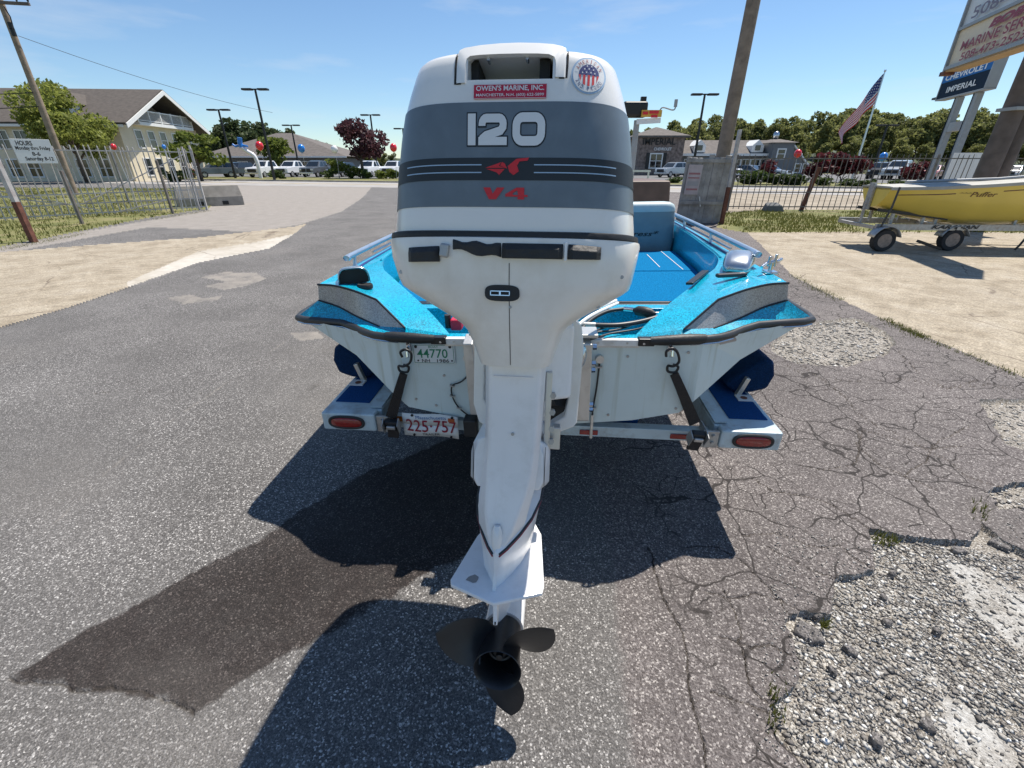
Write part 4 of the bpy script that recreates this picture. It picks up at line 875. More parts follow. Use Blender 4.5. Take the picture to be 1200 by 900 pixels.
# rub rail and its end fittings
RAIL = [(.60, .0, .955), (.66, .012, .955), (.72, .035, .953), (.78, .075, .952), (.84, .125, .956), (.92, .17, .962), (1.04, .205, .960), (1.13, .222, .960), (1.178, .25, .960), (1.19, .31, .961), (1.19, .8, .97), (1.19, 1.5, .99), (1.135, 3., 1.02), (.9, 4.2, 1.055), (.52, 5.02, 1.09), (.05, 5.44, 1.115)]
def rail(s_):
    mb = MB(); mb.tube([(s_ * x, y - .004, z) for x, y, z in RAIL], .0165, 12); o = mb.build('rub_rail', M['grey_rubber'], boat, True)
    mb = MB(); mb.tube([(s_ * x, y - .012, z - .017) for x, y, z in RAIL], .004, 6); mb.build('rail_lip', M['satin_chrome'], o, True)
    mb = MB(); mb.tube([(s_ * .44, -.012, .953), (s_ * .50, -.012, .955), (s_ * .56, -.008, .957), (s_ * .63, .002, .956), (s_ * .66, .012, .955)], [.017, .021, .0225, .0225, .019], 14); e = mb.build('rail_end_cap', M['rubber'], boat, True)
    mb = MB(); mb.box((s_ * .425, -.008, .949), (.065, .035, .032)); mb.build('end_bracket', M['black_trim'], e, False, .004)
    mb = MB(); mb.cyl((s_ * .415, -.027, .945), (s_ * .415, -.02, .945), .005, 10); mb.build('screw', M['satin_chrome'], e)
both(rail)
def arc3(pts, n=10):                              # smooth curve through points
    pts = [Vector(p) for p in pts]; out = []
    for i in range(len(pts) - 1):
        p0, p1, p2, p3 = pts[max(i - 1, 0)], pts[i], pts[i + 1], pts[min(i + 2, len(pts) - 1)]
        for k in range(n):
            t = k / n; out.append(.5 * ((2 * p1) + (p2 - p0) * t + (2 * p0 - 5 * p1 + 4 * p2 - p3) * t * t + (3 * p1 - p0 - 3 * p2 + p3) * t ** 3))
    return out + [pts[-1]]
def strip(mb, a, b):
    n = len(a); mb.add(list(a) + list(b), [(i, i + 1, n + i + 1, n + i) for i in range(n - 1)])
sx = lambda s_, pts: [Vector((s_ * p[0], p[1], p[2])) for p in pts]
BT = arc3([(1.05, .26, 1.118), (.96, .238, 1.118), (.85, .195, 1.105), (.73, .145, 1.078)])
BB = arc3([(1.06, .255, 1.045), (.96, .235, 1.02), (.85, .17, .995), (.715, .092, .972)])
LR = arc3([(1.172, .245, .972), (1.04, .203, .972), (.90, .155, .972), (.715, .036, .966)])
C1, C2, B3 = Vector(BT[-1]), Vector((.575, .024, .99)), Vector(BB[-1])
S0, S1, S2 = Vector((.885, .69, 1.092)), Vector((.54, .23, 1.02)), Vector((.385, .03, .958))
GI = arc3([(.885, .69, 1.092), (.95, .86, 1.112), (.985, 1.2, 1.115), (1.02, 2.0, 1.125), (1.0, 3., 1.14), (.80, 4.0, 1.165), (.46, 4.75, 1.185), (0.02, 5.1, 1.2)], 8)
GO = arc3([(1.05, .26, 1.118), (1.065, .6, 1.118), (1.075, 1.2, 1.118), (1.09, 2.0, 1.125), (1.06, 3., 1.145), (.86, 4.12, 1.17), (.5, 4.9, 1.19), (0.02, 5.3, 1.2)], 8)
GL = arc3([(1.172, .245, .972), (1.185, .6, .975), (1.185, 1.2, .985), (1.18, 2.0, .998), (1.13, 3., 1.025), (.9, 4.2, 1.06), (.52, 5.0, 1.095), (0.03, 5.42, 1.12)], 8)
GB = arc3([(1.06, .255, 1.045), (1.07, .6, 1.05), (1.08, 1.2, 1.05), (1.095, 2.0, 1.06), (1.065, 3., 1.08), (.865, 4.13, 1.11), (.5, 4.92, 1.13), (0.02, 5.32, 1.15)], 8)
def deck(s_):
    mb = MB(); strip(mb, sx(s_, BB), sx(s_, LR)); mb.quad(*sx(s_, [B3, LR[-1], (.56, .012, .966), C2])); strip(mb, sx(s_, GB), sx(s_, GL))
    mb.build('side_ledge', M['blue_flake'], boat, True, asm=30)
    mb = MB(); strip(mb, sx(s_, BT), sx(s_, BB)); mb.quad(*sx(s_, [C1, B3, C2])); strip(mb, sx(s_, GO), sx(s_, GB)); mb.build('silver_band', M['silver_flake'], boat, True, asm=25)
    mb = MB()
    top = [C1] + [S0]; strip(mb, sx(s_, GO[:]), sx(s_, GI))
    n = len(BT); ctr = Vector((.95, .42, 1.112))
    for i in range(n - 1): mb.quad(*sx(s_, [BT[i], BT[i + 1], ctr]))
    mb.quad(*sx(s_, [C1, S0, ctr])); mb.quad(*sx(s_, [S0, GO[0], ctr]))
    mb.build('gunwale_deck', M['blue_flake'], boat, True, asm=25)
    mb = MB(); P_ = lambda a, b, t: a.lerp(b, t)
    A = [P_(C1, C2, t) for t in np.linspace(0, 1, 9)]; Bq = arc3([S0, S1, S2], 4)
    strip(mb, sx(s_, A), sx(s_, Bq)); mb.quad(*sx(s_, [C2, S2, (.42, .008, .958), (.56, .012, .966)])); mb.build('deck_slope', M['blue_flake'], boat, True, asm=35)
    mb = MB(); mb.tube(sx(s_, [q + Vector((0, -.004, .001)) for q in BT] + [C2 + Vector((0, -.004, .001))]), .005, 6); mb.build('band_trim', M['black_trim'], boat, True)
    mb = MB(); mb.tube(sx(s_, [q + Vector((0, -.003, 0)) for q in BB]), .0038, 6); mb.build('band_trim', M['black_trim'], boat, True)
    mb = MB(); lo = [Vector((q.x * .99, q.y, .76)) for q in Bq]; strip(mb, sx(s_, Bq), sx(s_, lo)); mb.build('well_side', M['blue_flake'], boat, True, asm=30)
    mb = MB(); gi = GI[:]; lo = [Vector((q.x * .985, q.y, .58)) for q in gi]; strip(mb, sx(s_, gi), sx(s_, lo)); mb.build('inner_wall', M['blue_flake'], boat, True, asm=30)
    mb = MB(); mb.tube(sx(s_, [q + Vector((.012, 0, .002)) for q in GI[8:40]]), .007, 6); mb.build('gunwale_bead', M['blue_flake'], boat, True)
    mb = MB(); a = [GI[i].lerp(GO[i], .52) + Vector((0, 0, .002)) for i in range(6, 36)]; b = [GI[i].lerp(GO[i], .68) + Vector((0, 0, .002)) for i in range(6, 36)]; strip(mb, sx(s_, a), sx(s_, b)); mb.build('gunwale_groove', M['navy_print'], boat)
    # tube rail on posts
    tp = [(1.035, .60, 1.178), (1.045, .66, 1.18), (1.058, 1.5, 1.185), (1.055, 2.4, 1.192), (1.045, 2.62, 1.19)]
    mb = MB(); mb.tube(sx(s_, arc3(tp, 5)), .0145, 12); r_ = mb.build('grab_rail', M['rail_tube'], boat, True)
    for (x, y) in ((1.04, .68), (1.055, 1.36), (1.06, 2.04), (1.05, 2.6)):
        mb = MB(); mb.tube([(s_ * (x + .004), y, 1.116), (s_ * (x + .004), y, 1.13), (s_ * x, y, 1.18)], [.017, .010, .010], 10); mb.build('post', M['rail_tube'], r_, True)
    mb = MB(); mb.tube(sx(s_, arc3([(1.06, 1.0, 1.14), (1.062, 2.5, 1.15)], 4)), .006, 8); mb.build('lower_rail', M['rail_tube'], r_, True)
    mb = MB(); mb.sphere((s_ * 1.036, .60, 1.178), (.0155, .013, .0155), 12, 8); mb.build('rail_end', M['chrome'], r_, True)
both(deck)
# splash well, casting deck, cockpit
mb = MB(); mb.quad((-.60, .02, .76), (.60, .02, .76), (.70, .5, .76), (-.70, .5, .76)); mb.build('well_floor', M['blue_flake'], boat)
mb = MB(); mb.box((0, .025, .951), (.82, .05, .014)); mb.build('well_lip', M['blue_flake'], boat, False, .003)
mb = MB(); mb.box((0, .49, .862), (1.36, .05, .17)); mb.box((0, .475, .944), (1.36, .07, .016)); mb.build('well_front', M['blue_flake'], boat, False, .004)
mb = MB(); mb.box((.27, .535, .948), (.78, .06, .012)); mb.box((.27, .535, .955), (.74, .012, .008)); mb.box((-.5, .535, .948), (.5, .06, .012)); mb.build('vent_slat', M['black_trim'], boat, False, .003)
def bdeck(name, poly, z, m, th=.03):
    mb = MB(); mb.prism(poly, z - th, z); return mb.build(name, m, boat, False, .006)
bdeck('casting_deck', [(-.72, .57), (.72, .57), (.87, .72), (.97, 1.2), (.98, 1.28), (-.98, 1.28), (-.97, 1.2), (-.87, .72)], .952, M['carpet'])
bdeck('deck_hatch', [(-.98, 1.285), (.98, 1.285), (1.0, 2.0), (-1.0, 2.0)], .955, M['carpet'])
for y0 in (1.3,):
    for x0, x1, y1, y2 in ((.89, .90, 1.3, 1.98), (.76, .765, 1.38, 1.85)):
        mb = MB(); mb.box(((x0 + x1) / 2, (y1 + y2) / 2, .957), (.004, y2 - y1, .003)); mb.build('hatch_edge', M['white_trim'], boat)
bdeck('cockpit_floor', [(-1.0, 2.0), (1.0, 2.0), (.95, 3.2), (-.95, 3.2)], .62, M['navy_carpet'])
bdeck('bow_deck', [(-.96, 3.1), (.96, 3.1), (.78, 3.95), (.45, 4.7), (-.45, 4.7), (-.78, 3.95)], .98, M['carpet'])
mb = MB(); mb.box((0, 2.0, .79), (1.96, .02, .32)); mb.build('deck_bulkhead', M['navy_carpet'], boat)
# transom capping
mb = MB(); mb.box((0, -.004, .944), (.83, .03, .028)); mb.build('transom_cap', M['white_alu'], boat, False, .003)
mb = MB(); mb.box((0, -.0075, .9265), (.80, .012, .007)); mb.build('cap_lip', M['alu'], boat)
for x in (-.36, -.27, .235, .29, .35):
    mb = MB(); mb.cyl((x, -.017, .945), (x, -.0215, .945), .0045, 10); mb.build('rivet', M['alu'], boat)
for x, z in ((.30, .60), (.36, .88), (.585, .64), (-.56, .66), (-.42, .78), (-.47, .63), (.60, .90)):
    mb = MB(); mb.cyl((x, .003, z), (x, -.004, z), .006, 10); mb.build('hull_screw', M['galv'], boat)
# seats
def seat(cx, cy):
    mb = MB(); rings = []
    for z, hw, d in ((.78, .225, .05), (.86, .245, .065), (1.02, .25, .075), (1.16, .245, .07), (1.245, .235, .06)):
        rings.append([(cx + hw * math.copysign(abs(math.cos(a)) ** .35, math.cos(a)), cy + (z - .8) * -.06 + d * math.copysign(abs(math.sin(a)) ** .6, math.sin(a)), z) for a in np.linspace(0, 2 * math.pi, 33)[:-1]])
    mb.loft(rings); b = mb.build('seat_back', M['vinyl'], boat, True, asm=60)
    mb = MB(); rings = []
    for z, hw, d in ((1.242, .238, .063), (1.265, .236, .066), (1.292, .222, .06), (1.308, .19, .04), (1.313, .15, .02)):
        rings.append([(cx + hw * math.copysign(abs(math.cos(a)) ** .35, math.cos(a)), cy + (z - .8) * -.06 + d * math.copysign(abs(math.sin(a)) ** .6, math.sin(a)), z) for a in np.linspace(0, 2 * math.pi, 33)[:-1]])
    mb.loft(rings); mb.build('seat_top', M['vinyl_pale'], b, True, asm=60)
    ff = lambda x, z: (cx + x, cy - .077 - (z - .8) * .06 , z)
    lettering('seat_lettering', 'gress*', (-.13, 1.05, .12, 1.10), ff, M['black_print'], b, .01, .35)
    mb = MB(); mb.box((cx, cy + .24, .80), (.46, .42, .1)); mb.build('seat_cushion', M['vinyl'], b, False, .03, 3)
    mb = MB(); mb.cyl((cx, cy + .2, .6), (cx, cy + .2, .76), .05, 16); mb.build('pedestal', M['black_metal'], b)
    return b
seat(.76, 2.16)
mb = MB(); mb.box((1.0, 2.2, .97), (.05, .05, .12)); mb.cyl((.985, 2.2, .93), (.955, 2.2, .93), .014, 12); mb.cyl((.985, 2.2, 1.0), (.955, 2.2, 1.0), .014, 12); mb.build('seat_hinge', M['alu'], boat, False, .003)
# deck fittings
def clam(name, c, rz, opens_back):
    t = Matrix.Translation(c) @ Euler((0, 0, rz)).to_matrix().to_4x4(); mb = MB(); rings = []
    for i in range(9):
        q = i / 8; y = -.085 + .19 * q; k = math.sqrt(max(.0, 1 - q ** 2.2)); hw = .072 * (.55 + .45 * k); h = .072 * k + .003
        rings.append([t @ Vector((hw * math.copysign(abs(math.cos(a)) ** .5, math.cos(a)), y, h * abs(math.sin(a)) ** .6)) for a in np.linspace(0, math.pi, 15)])
    mb.loft(rings, False, (False, False)); v = mb.build(name, M['satin_chrome'], boat, True)
    s_ = v.modifiers.new('thick', 'SOLIDIFY'); s_.thickness = .003
    mb = MB(); mb.add([t @ Vector((.066 * math.copysign(abs(math.cos(a)) ** .5, math.cos(a)), -.07, .066 * abs(math.sin(a)) ** .6)) for a in np.linspace(0, math.pi, 15)], [tuple(range(15))]); mb.build('vent_mouth', M['dark'], v)
clam('clam_vent', (-.925, .37, 1.112), R(28), True); clam('clam_vent', (.96, .60, 1.112), R(180 - 24), False)
t = inplane(428, 336, 2, 1.10); mb = MB(); mb.loft([[(t.x + a_ * math.cos(q), t.y + b_ * math.sin(q), t.z + dz) for q in np.linspace(0, 6.283, 25)[:-1]] for a_, b_, dz in ((.036, .03, -.006), (.037, .031, .008), (.033, .027, .014), (.022, .018, .010))]); mb.build('fuel_cap', M['rubber'], boat, True, asm=40)
mb = MB(); mb.box((.87, .42, 1.118), (.145, .03, .018), (0, 0, R(12))); mb.build('deck_handle', M['grey_rubber'], boat, False, .007, 3)
e0, e1 = inplane(803, 337, 2, 1.056), inplane(822, 322, 2, 1.07); d = e1 - e0; d.normalize(); n_ = Vector((d.y, -d.x, .25)).normalized()
mb = MB(); mb.slab([e0 + Vector((0, 0, .012)), e1 + Vector((0, 0, .012)), e1 + n_ * .035 + Vector((0, 0, .008)), e0 + n_ * .035 + Vector((0, 0, .008))], .012); mb.build('slope_vent', M['black_trim'], boat, False, .003)
cl = Vector((1.055, .46, 1.118)); mb = MB()
mb.box(cl + Vector((0, 0, .005)), (.05, .06, .01)); mb.cyl(cl, cl + Vector((0, 0, .05)), .01, 10); mb.tube([cl + Vector((-.05, -.02, .03)), cl + Vector((-.02, 0, .045)), cl + Vector((.0, 0, .05)), cl + Vector((.03, .01, .05)), cl + Vector((.05, .02, .06))], .008, 8); mb.cyl(cl + Vector((.015, .0, .03)), cl + Vector((.015, 0, .085)), .007, 8); mb.cyl(cl + Vector((-.012, .0, .03)), cl + Vector((-.012, 0, .075)), .007, 8); mb.build('cleat', M['chrome'], boat, False, .003)
# plates, decals, transom hardware
def plate(name, parent, x0, z0, x1, z1, y, tilt=0):
    mb = MB(); mb.box(((x0 + x1) / 2, y, (z0 + z1) / 2), (x1 - x0, .0025, z1 - z0)); return mb.build(name, M['sign_white'], parent, False, .001)
nhp = plate('registration_plate', boat, -.547, .838, -.362, .928, -.006); nhp['label'] = 'white registration plate with green numbers 44770 NH'
ff = lambda x, z: (x, -.0082, z)
lettering('plate_lettering', '44770', (-.526, .866, -.394, .906), ff, M['green_print'], nhp, .008); lettering('plate_lettering', 'BOAT', (-.474, .911, -.432, .921), ff, M['green_print'], nhp)
lettering('plate_lettering', 'NH', (-.508, .845, -.474, .860), ff, M['black_print'], nhp, .01); lettering('plate_lettering', '1986', (-.442, .845, -.39, .860), ff, M['black_print'], nhp, .01)
for x in (-.529, -.381):
    mb = MB(); mb.cyl((x, -.0075, .917), (x, -.010, .917), .0065, 10); mb.build('plate_screw', M['black_trim'], nhp)
    mb = MB(); mb.cyl((x + .004, -.0075, .853), (x + .004, -.009, .853), .004, 8); mb.build('plate_screw', M['black_trim'], nhp)
mb = MB()
for a, b_ in (((-.541, .8425), (-.368, .8425)), ((-.541, .9235), (-.368, .9235))): mb.box(((a[0] + b_[0]) / 2, -.0079, a[1]), (b_[0] - a[0], .0005, .0018))
for x in (-.541, -.368): mb.box((x, -.0079, .883), (.0018, .0005, .08))
mb.build('plate_border', M['green_print'], nhp)
mb = MB(); mb.slab([(.735, .038, .945), (.815, .083, .945), (.81, .082, .92), (.73, .036, .92)], .001); mb.build('capacity_label', mat('faded_label', (.4, .33, .28), .6), boat)
def cable(name, px, y, r_=.0035, m='black_hose'):
    path = [inplane(u, v, 1, y) for u, v in px]; mb = MB(); mb.tube(arc3(path, 6), r_, 8); c = mb.build(name, M[m], boat, True); return c, path
c, pth = cable('transom_cable', [(556, 388), (549, 395), (547, 412), (553, 424), (551, 436), (541, 447), (530, 452), (530, 464), (538, 478), (552, 489)], -.012)
for q in (pth[6], pth[7], pth[8]):
    mb = MB(); mb.box(q, (.022, .012, .006), (0, .3, 0)); mb.build('cable_clip', M['galv'], c)
c, pth = cable('transom_cable', [(703, 421), (702, 430), (699, 455), (695, 478), (694, 490)], -.012, .004)
mb = MB(); mb.cyl(pth[0] + Vector((0, .012, 0)), pth[0] + Vector((0, -.006, 0)), .017, 16); mb.build('grommet', M['alu'], c)
for q in (pth[1], pth[3]):
    mb = MB(); mb.box(q, (.026, .012, .007)); mb.build('cable_clip', M['galv'], c)
q = inplane(694, 486, 1, -.012); mb = MB(); mb.cyl(q, q + Vector((0, 0, -.12)), .007, 10); mb.build('transducer_rod', M['alu'], c)
mb = MB(); q = inplane(552, 499, 1, -.03); mb.box(q, (.06, .06, .09)); mb.build('transducer', M['rubber'], boat, False, .008)
for u, v in ((549, 420), (550, 425)):
    pass
mb = MB(); q = inplane(547, 419, 1, -.004); mb.cyl(q, q + Vector((0, -.012, 0)), .015, 14); mb.build('drain_fitting', M['alu'], boat)
# clamp bracket on the transom
mb = MB()
mb.loft([[(.155, -.0, .565), (.21, -.0, .565), (.21, -.09, .62), (.155, -.09, .62)], [(.15, 0, .985), (.205, 0, .985), (.205, -.09, .965), (.15, -.09, .965)]]); mb.box((.178, -.02, .99), (.10, .10, .016)); cb = mb.build('clamp_bracket', M['alu'], boat, False, .004)
for z in (.655, .68, .84, .87, .94):
    mb = MB(); mb.cyl((.211, -.05, z), (.226, -.05, z), .012, 6); mb.build('bolt', M['chrome'], cb)
mb = MB(); mb.loft([[(-.30, 0, .60), (-.255, 0, .60), (-.255, -.08, .63), (-.30, -.08, .63)], [(-.31, 0, .975), (-.27, 0, .975), (-.27, -.08, .96), (-.31, -.08, .96)]]); mb.build('clamp_bracket', M['alu'], boat, False, .004)
mb = MB(); mb.box((-.05, -.03, .74), (.40, .05, .36)); mb.build('bracket_dark_fill', M['dark'], boat, False, .01)  # darkness of the space between the clamp brackets, built as a dark block
mb = MB(); mb.cyl((-.22, -.1, .72), (.15, -.1, .72), .03, 14); mb.cyl((-.2, -.12, .88), (.15, -.12, .88), .022, 14); mb.build('tilt_tube', M['black_metal'], boat, True)
for x in (-.13, .03):
    mb = MB(); mb.box((x, -.10, .76), (.025, .12, .36)); mb.build('swivel_bracket', M['leg_paint'], boat, False, .006)
# fuel line, primer bulb and control cables over the well
def hose(name, px, zs, r_, m='black_hose'):
    path = [inplane(u, v, 2, z) for (u, v), z in zip(px, zs)]; mb = MB(); mb.tube(arc3(path, 8), r_, 10); return mb.build(name, M[m], boat, True), path
h, _ = hose('fuel_line', [(668, 396), (680, 387), (694, 374), (712, 365), (731, 362)], [.97, .975, .99, 1.0, 1.0], .0085)
a, b_ = inplane(742, 363, 2, 1.0), inplane(768, 368, 2, 1.0)
mb = MB(); k = [a.lerp(b_, t) for t in (0, .08, .2, .5, .8, .92, 1)]; mb.tube(k, [.008, .012, .021, .024, .021, .012, .008], 14); pb = mb.build('primer_bulb', M['rubber'], h, True)
for c0, c1 in ((inplane(731, 362, 2, 1.0), a), (b_, inplane(777, 368, 2, 1.0))):
    mb = MB(); mb.tube([c0, c1], .0105, 10); mb.build('hose_clamp', M['chrome'], h, True)
h, _ = hose('control_cable', [(697, 381), (725, 381), (755, 376), (780, 368), (786, 362)], [.985, .985, .99, 1.0, 1.0], .0105, 'grey_rubber')
q0, q1 = inplane(675, 380, 2, .985), inplane(698, 381, 2, .985); mb = MB(); mb.tube([q0, q1], .012, 12); mb.build('cable_fitting', M['alu'], h, True)
for px in ([(690, 390), (712, 383), (735, 378), (762, 373), (778, 366)], [(700, 389), (725, 386), (748, 378), (770, 372)], [(692, 398), (715, 391), (745, 386), (765, 380), (775, 374)]):
    hose('wire', px, [.972] * 5, .0042)
for px in ([(650, 420), (658, 398), (672, 378), (690, 365), (722, 352)], [(655, 424), (662, 402), (676, 383), (694, 369), (724, 355)]):
    path = [inplane(u, v, 1, y) for (u, v), y in zip(px, (-.28, -.25, -.2, -.1, .1))]; mb = MB(); mb.tube(arc3(path, 6), .006, 8); mb.build('white_hose', M['white_print'], boat, True)
mb = MB(); q = inplane(536, 384, 2, .955); mb.box(q + Vector((0, 0, .02)), (.05, .06, .05)); g_ = mb.build('battery_switch', M['sticker_red'], boat, False, .008); mb = MB(); mb.cyl(q + Vector((-.04, 0, 0)), q + Vector((-.04, 0, .06)), .014, 10); mb.build('switch_knob', M['rubber'], g_)

# ================================================================== BOAT TRAILER
tr = thing('boat_trailer', 'pale blue boat trailer with carpeted steps, oval red tail lights and plate 225-757', 'trailer', BO, (0, 0, R(-5)))
TMAT = Matrix.Translation(BO) @ Euler((0, 0, R(-5))).to_matrix().to_4x4(); TINV = TMAT.inverted()
def tplane(u, v, ax, val):
    o = TINV @ Vector((0, 0, CAMH)); d = TINV.to_3x3() @ ray(u, v); return o + d * ((val - o[ax]) / d[ax])
def side(s_):
    X = lambda x: s_ * x
    mb = MB(); mb.box((X(.915), .42, .505), (.26, .84, .092)); st_ = mb.build('step_box', M['trailer_paint'], tr, False, .008, 2)
    mb = MB(); mb.box((X(.935), .46, .5525), (.17, .70, .006)); mb.build('step_carpet', M['navy_carpet'], st_)
    mb = MB(); r0 = []
    lx = .925
    def ov(hw, hh, y, n=32):
        return [(X(lx) + hw * math.copysign(abs(math.cos(a)) ** .75, math.cos(a)), y, .505 + hh * math.copysign(abs(math.sin(a)) ** .75, math.sin(a))) for a in np.linspace(0, 2 * math.pi, n + 1)[:-1]]
    mb = MB(); mb.loft([ov(.088, .036, .002), ov(.088, .036, -.006), ov(.082, .031, -.009), ov(.075, .025, -.006)]); lg = mb.build('light_bezel', M['rubber'], st_, True, asm=40)
    mb = MB(); mb.loft([ov(.076, .026, -.004), ov(.073, .024, -.0085), ov(.062, .018, -.0115), ov(.03, .008, -.013)]); tl = mb.build('tail_light', M['red_lens'], st_, True)
    mb = MB(); mb.box((X(.745), .01, .50), (.07, .012, .085)); mb.box((X(.725), .05, .50), (.008, .1, .085)); gp_ = mb.build('corner_gusset', M['galv'], tr, False, .002)
    for z in (.485, .52):
        mb = MB(); mb.cyl((X(.755), .004, z), (X(.755), -.006, z), .008, 8); mb.build('bolt', M['galv'], gp_)
    mb = MB(); mb.box((X(.795), 2.0, .50), (.055, 3.9, .10)); mb.build('frame_rail', M['trailer_paint'], tr, False, .004)
    mb = MB(); mb.loft([[(X(.77), .06, .556), (X(.825), .06, .556), (X(.825), 1.6, .57), (X(.77), 1.6, .57)], [(X(.77), .06, .560), (X(.825), .06, .560), (X(.825), 1.6, .575), (X(.77), 1.6, .575)]]); mb.build('rail_cap', M['trailer_paint'], tr)
    # guide pad on a short post
    mb = MB()
    sec = [(.905, .60), (.96, .56), (1.04, .56), (1.115, .585), (1.135, .66), (1.115, .735), (1.07, .75), (.99, .685)]
    mb.loft([[(X(x), y, z) for x, z in sec] for y in (.36, .62)]); gd = mb.build('guide_pad', M['pad_carpet'], tr, False, .018, 2)
    mb = MB(); mb.box((X(.985), .35, .60), (.022, .03, .11), (0, s_ * .3, 0)); gp2 = mb.build('guide_post', M['alu'], tr, False, .003)
    mb = MB(); mb.box((X(.99), .31, .558), (.075, .06, .006)); mb.build('base_plate', M['white_alu'], gp2); mb = MB(); mb.cyl((X(.985), .305, .562), (X(.985), .305, .5635), .016, 14); mb.build('rust_hole', M['rust'], gp2)
    # wheel and fender
    wl_ = thing_part('wheel', tr, (X(.93), 2.75, .30)); 
    mb = MB(); mb.loft([[(x, r_ * math.cos(a), r_ * math.sin(a)) for a in np.linspace(0, 2 * math.pi, 29)[:-1]] for x, r_ in ((-.09, .19), (-.1, .27), (-.06, .30), (.06, .30), (.1, .27), (.09, .19))], True, (False, False)); mb.build('tyre', M['tyre'], wl_, True, asm=40)
    mb = MB(); mb.loft([[(x, r_ * math.cos(a), r_ * math.sin(a)) for a in np.linspace(0, 2 * math.pi, 25)[:-1]] for x, r_ in ((-.08, .19), (.08, .19), (.05, .08), (.09, .05))]); mb.build('rim', M['rim'], wl_, True, asm=30)
    mb = MB(); ra = np.linspace(.15, math.pi - .15, 13); strip(mb, [(X(.82), 2.75 + .36 * math.cos(a), .30 + .36 * math.sin(a)) for a in ra], [(X(1.06), 2.75 + .36 * math.cos(a), .30 + .36 * math.sin(a)) for a in ra]); mb.build('fender', M['trailer_paint'], tr, True)
def thing_part(name, parent, loc):
    o = bpy.data.objects.new(name, None); COL.objects.link(o); o.parent = parent; o.location = loc; o.empty_display_size = .05; return o
both(side)
mb = MB(); mb.box((0, .09, .475), (1.54, .05, .055)); mb.build('rear_crossbar', M['trailer_paint'], tr, False, .003)
mb = MB(); mb.box((0, 2.75, .33), (1.8, .06, .06)); mb.build('axle', M['black_metal'], tr)
mb = MB(); mb.box((0, .145, .50), (.9, .012, .05)); mb.build('crossbar_carpet', M['navy_carpet'], tr)
for x0 in (-.35, .35):
    mb = MB(); mb.box((x0, 1.9, .49), (.09, 3.4, .05)); mb.build('bunk_rail', M['navy_carpet'], tr)
for x0, m_ in ((.63, 'red_lens'), (.215, 'red_lens'), (-.16, 'red_lens')):
    mb = MB(); mb.box((x0, .061, .472), (.085, .006, .026)); mb.build('reflector', M[m_], tr, False, .003)
mb = MB(); mb.box((-.70, .06, .50), (.07, .006, .028)); mb.build('reflector', mat('amber_lens', (.4, .12, .02), .2), tr, False, .003)
mb = MB(); mb.box((0.1, 4.9, .48), (.08, 2.6, .08)); mb.build('tongue', M['trailer_paint'], tr)
mb = MB(); mb.cyl((.1, 5.6, .02), (.1, 5.6, .6), .03, 12); mb.cyl((.1, 5.57, .06), (.1, 5.63, .06), .08, 16); mb.build('tongue_jack', M['galv'], tr)
q = tplane(506, 500, 1, -.01)
tp_ = bpy.data.objects.new('licence_plate', None); COL.objects.link(tp_); tp_.parent = tr; tp_.location = (q.x, -.012, q.z + .006); tp_.rotation_euler = (R(6), R(1.5), 0)
mb = MB()
n = 14; rows_ = []
for zz_ in (-.064, 0, .064): rows_.append([(x, .004 * math.sin(x * 30), zz_ + .003 * math.cos(x * 22) * (1 if zz_ else 0)) for x in np.linspace(-.135, .125, n)])
strip(mb, rows_[0], rows_[1]); strip(mb, rows_[1], rows_[2]); pl_ = mb.build('plate_face', M['sign_white'], tp_, True); s_ = pl_.modifiers.new('thick', 'SOLIDIFY'); s_.thickness = .002
pf = lambda x, z: (x, .004 * math.sin(x * 30) - .003, z)
lettering('plate_lettering', '225·757', (-.118, -.036, .116, .032), pf, M['maroon_print'], tp_, .002); lettering('plate_lettering', 'Massachusetts', (-.07, .038, .07, .056), pf, M['sign_blue'], tp_); lettering('plate_lettering', 'TRAILER', (-.045, -.055, .035, -.043), pf, M['black_print'], tp_)
mb = MB(); mb.box((.095, -.002, .04), (.03, .002, .02)); mb.build('plate_sticker', mat('plate_tag', (.45, .1, .03), .6), tp_)
for x, z in ((-.085, .057), (.1, .057), (-.085, -.056), (.09, -.056)):
    mb = MB(); mb.cyl((x, -.002, z), (x, -.008, z), .006, 8); mb.build('plate_screw', M['black_trim'], tp_)

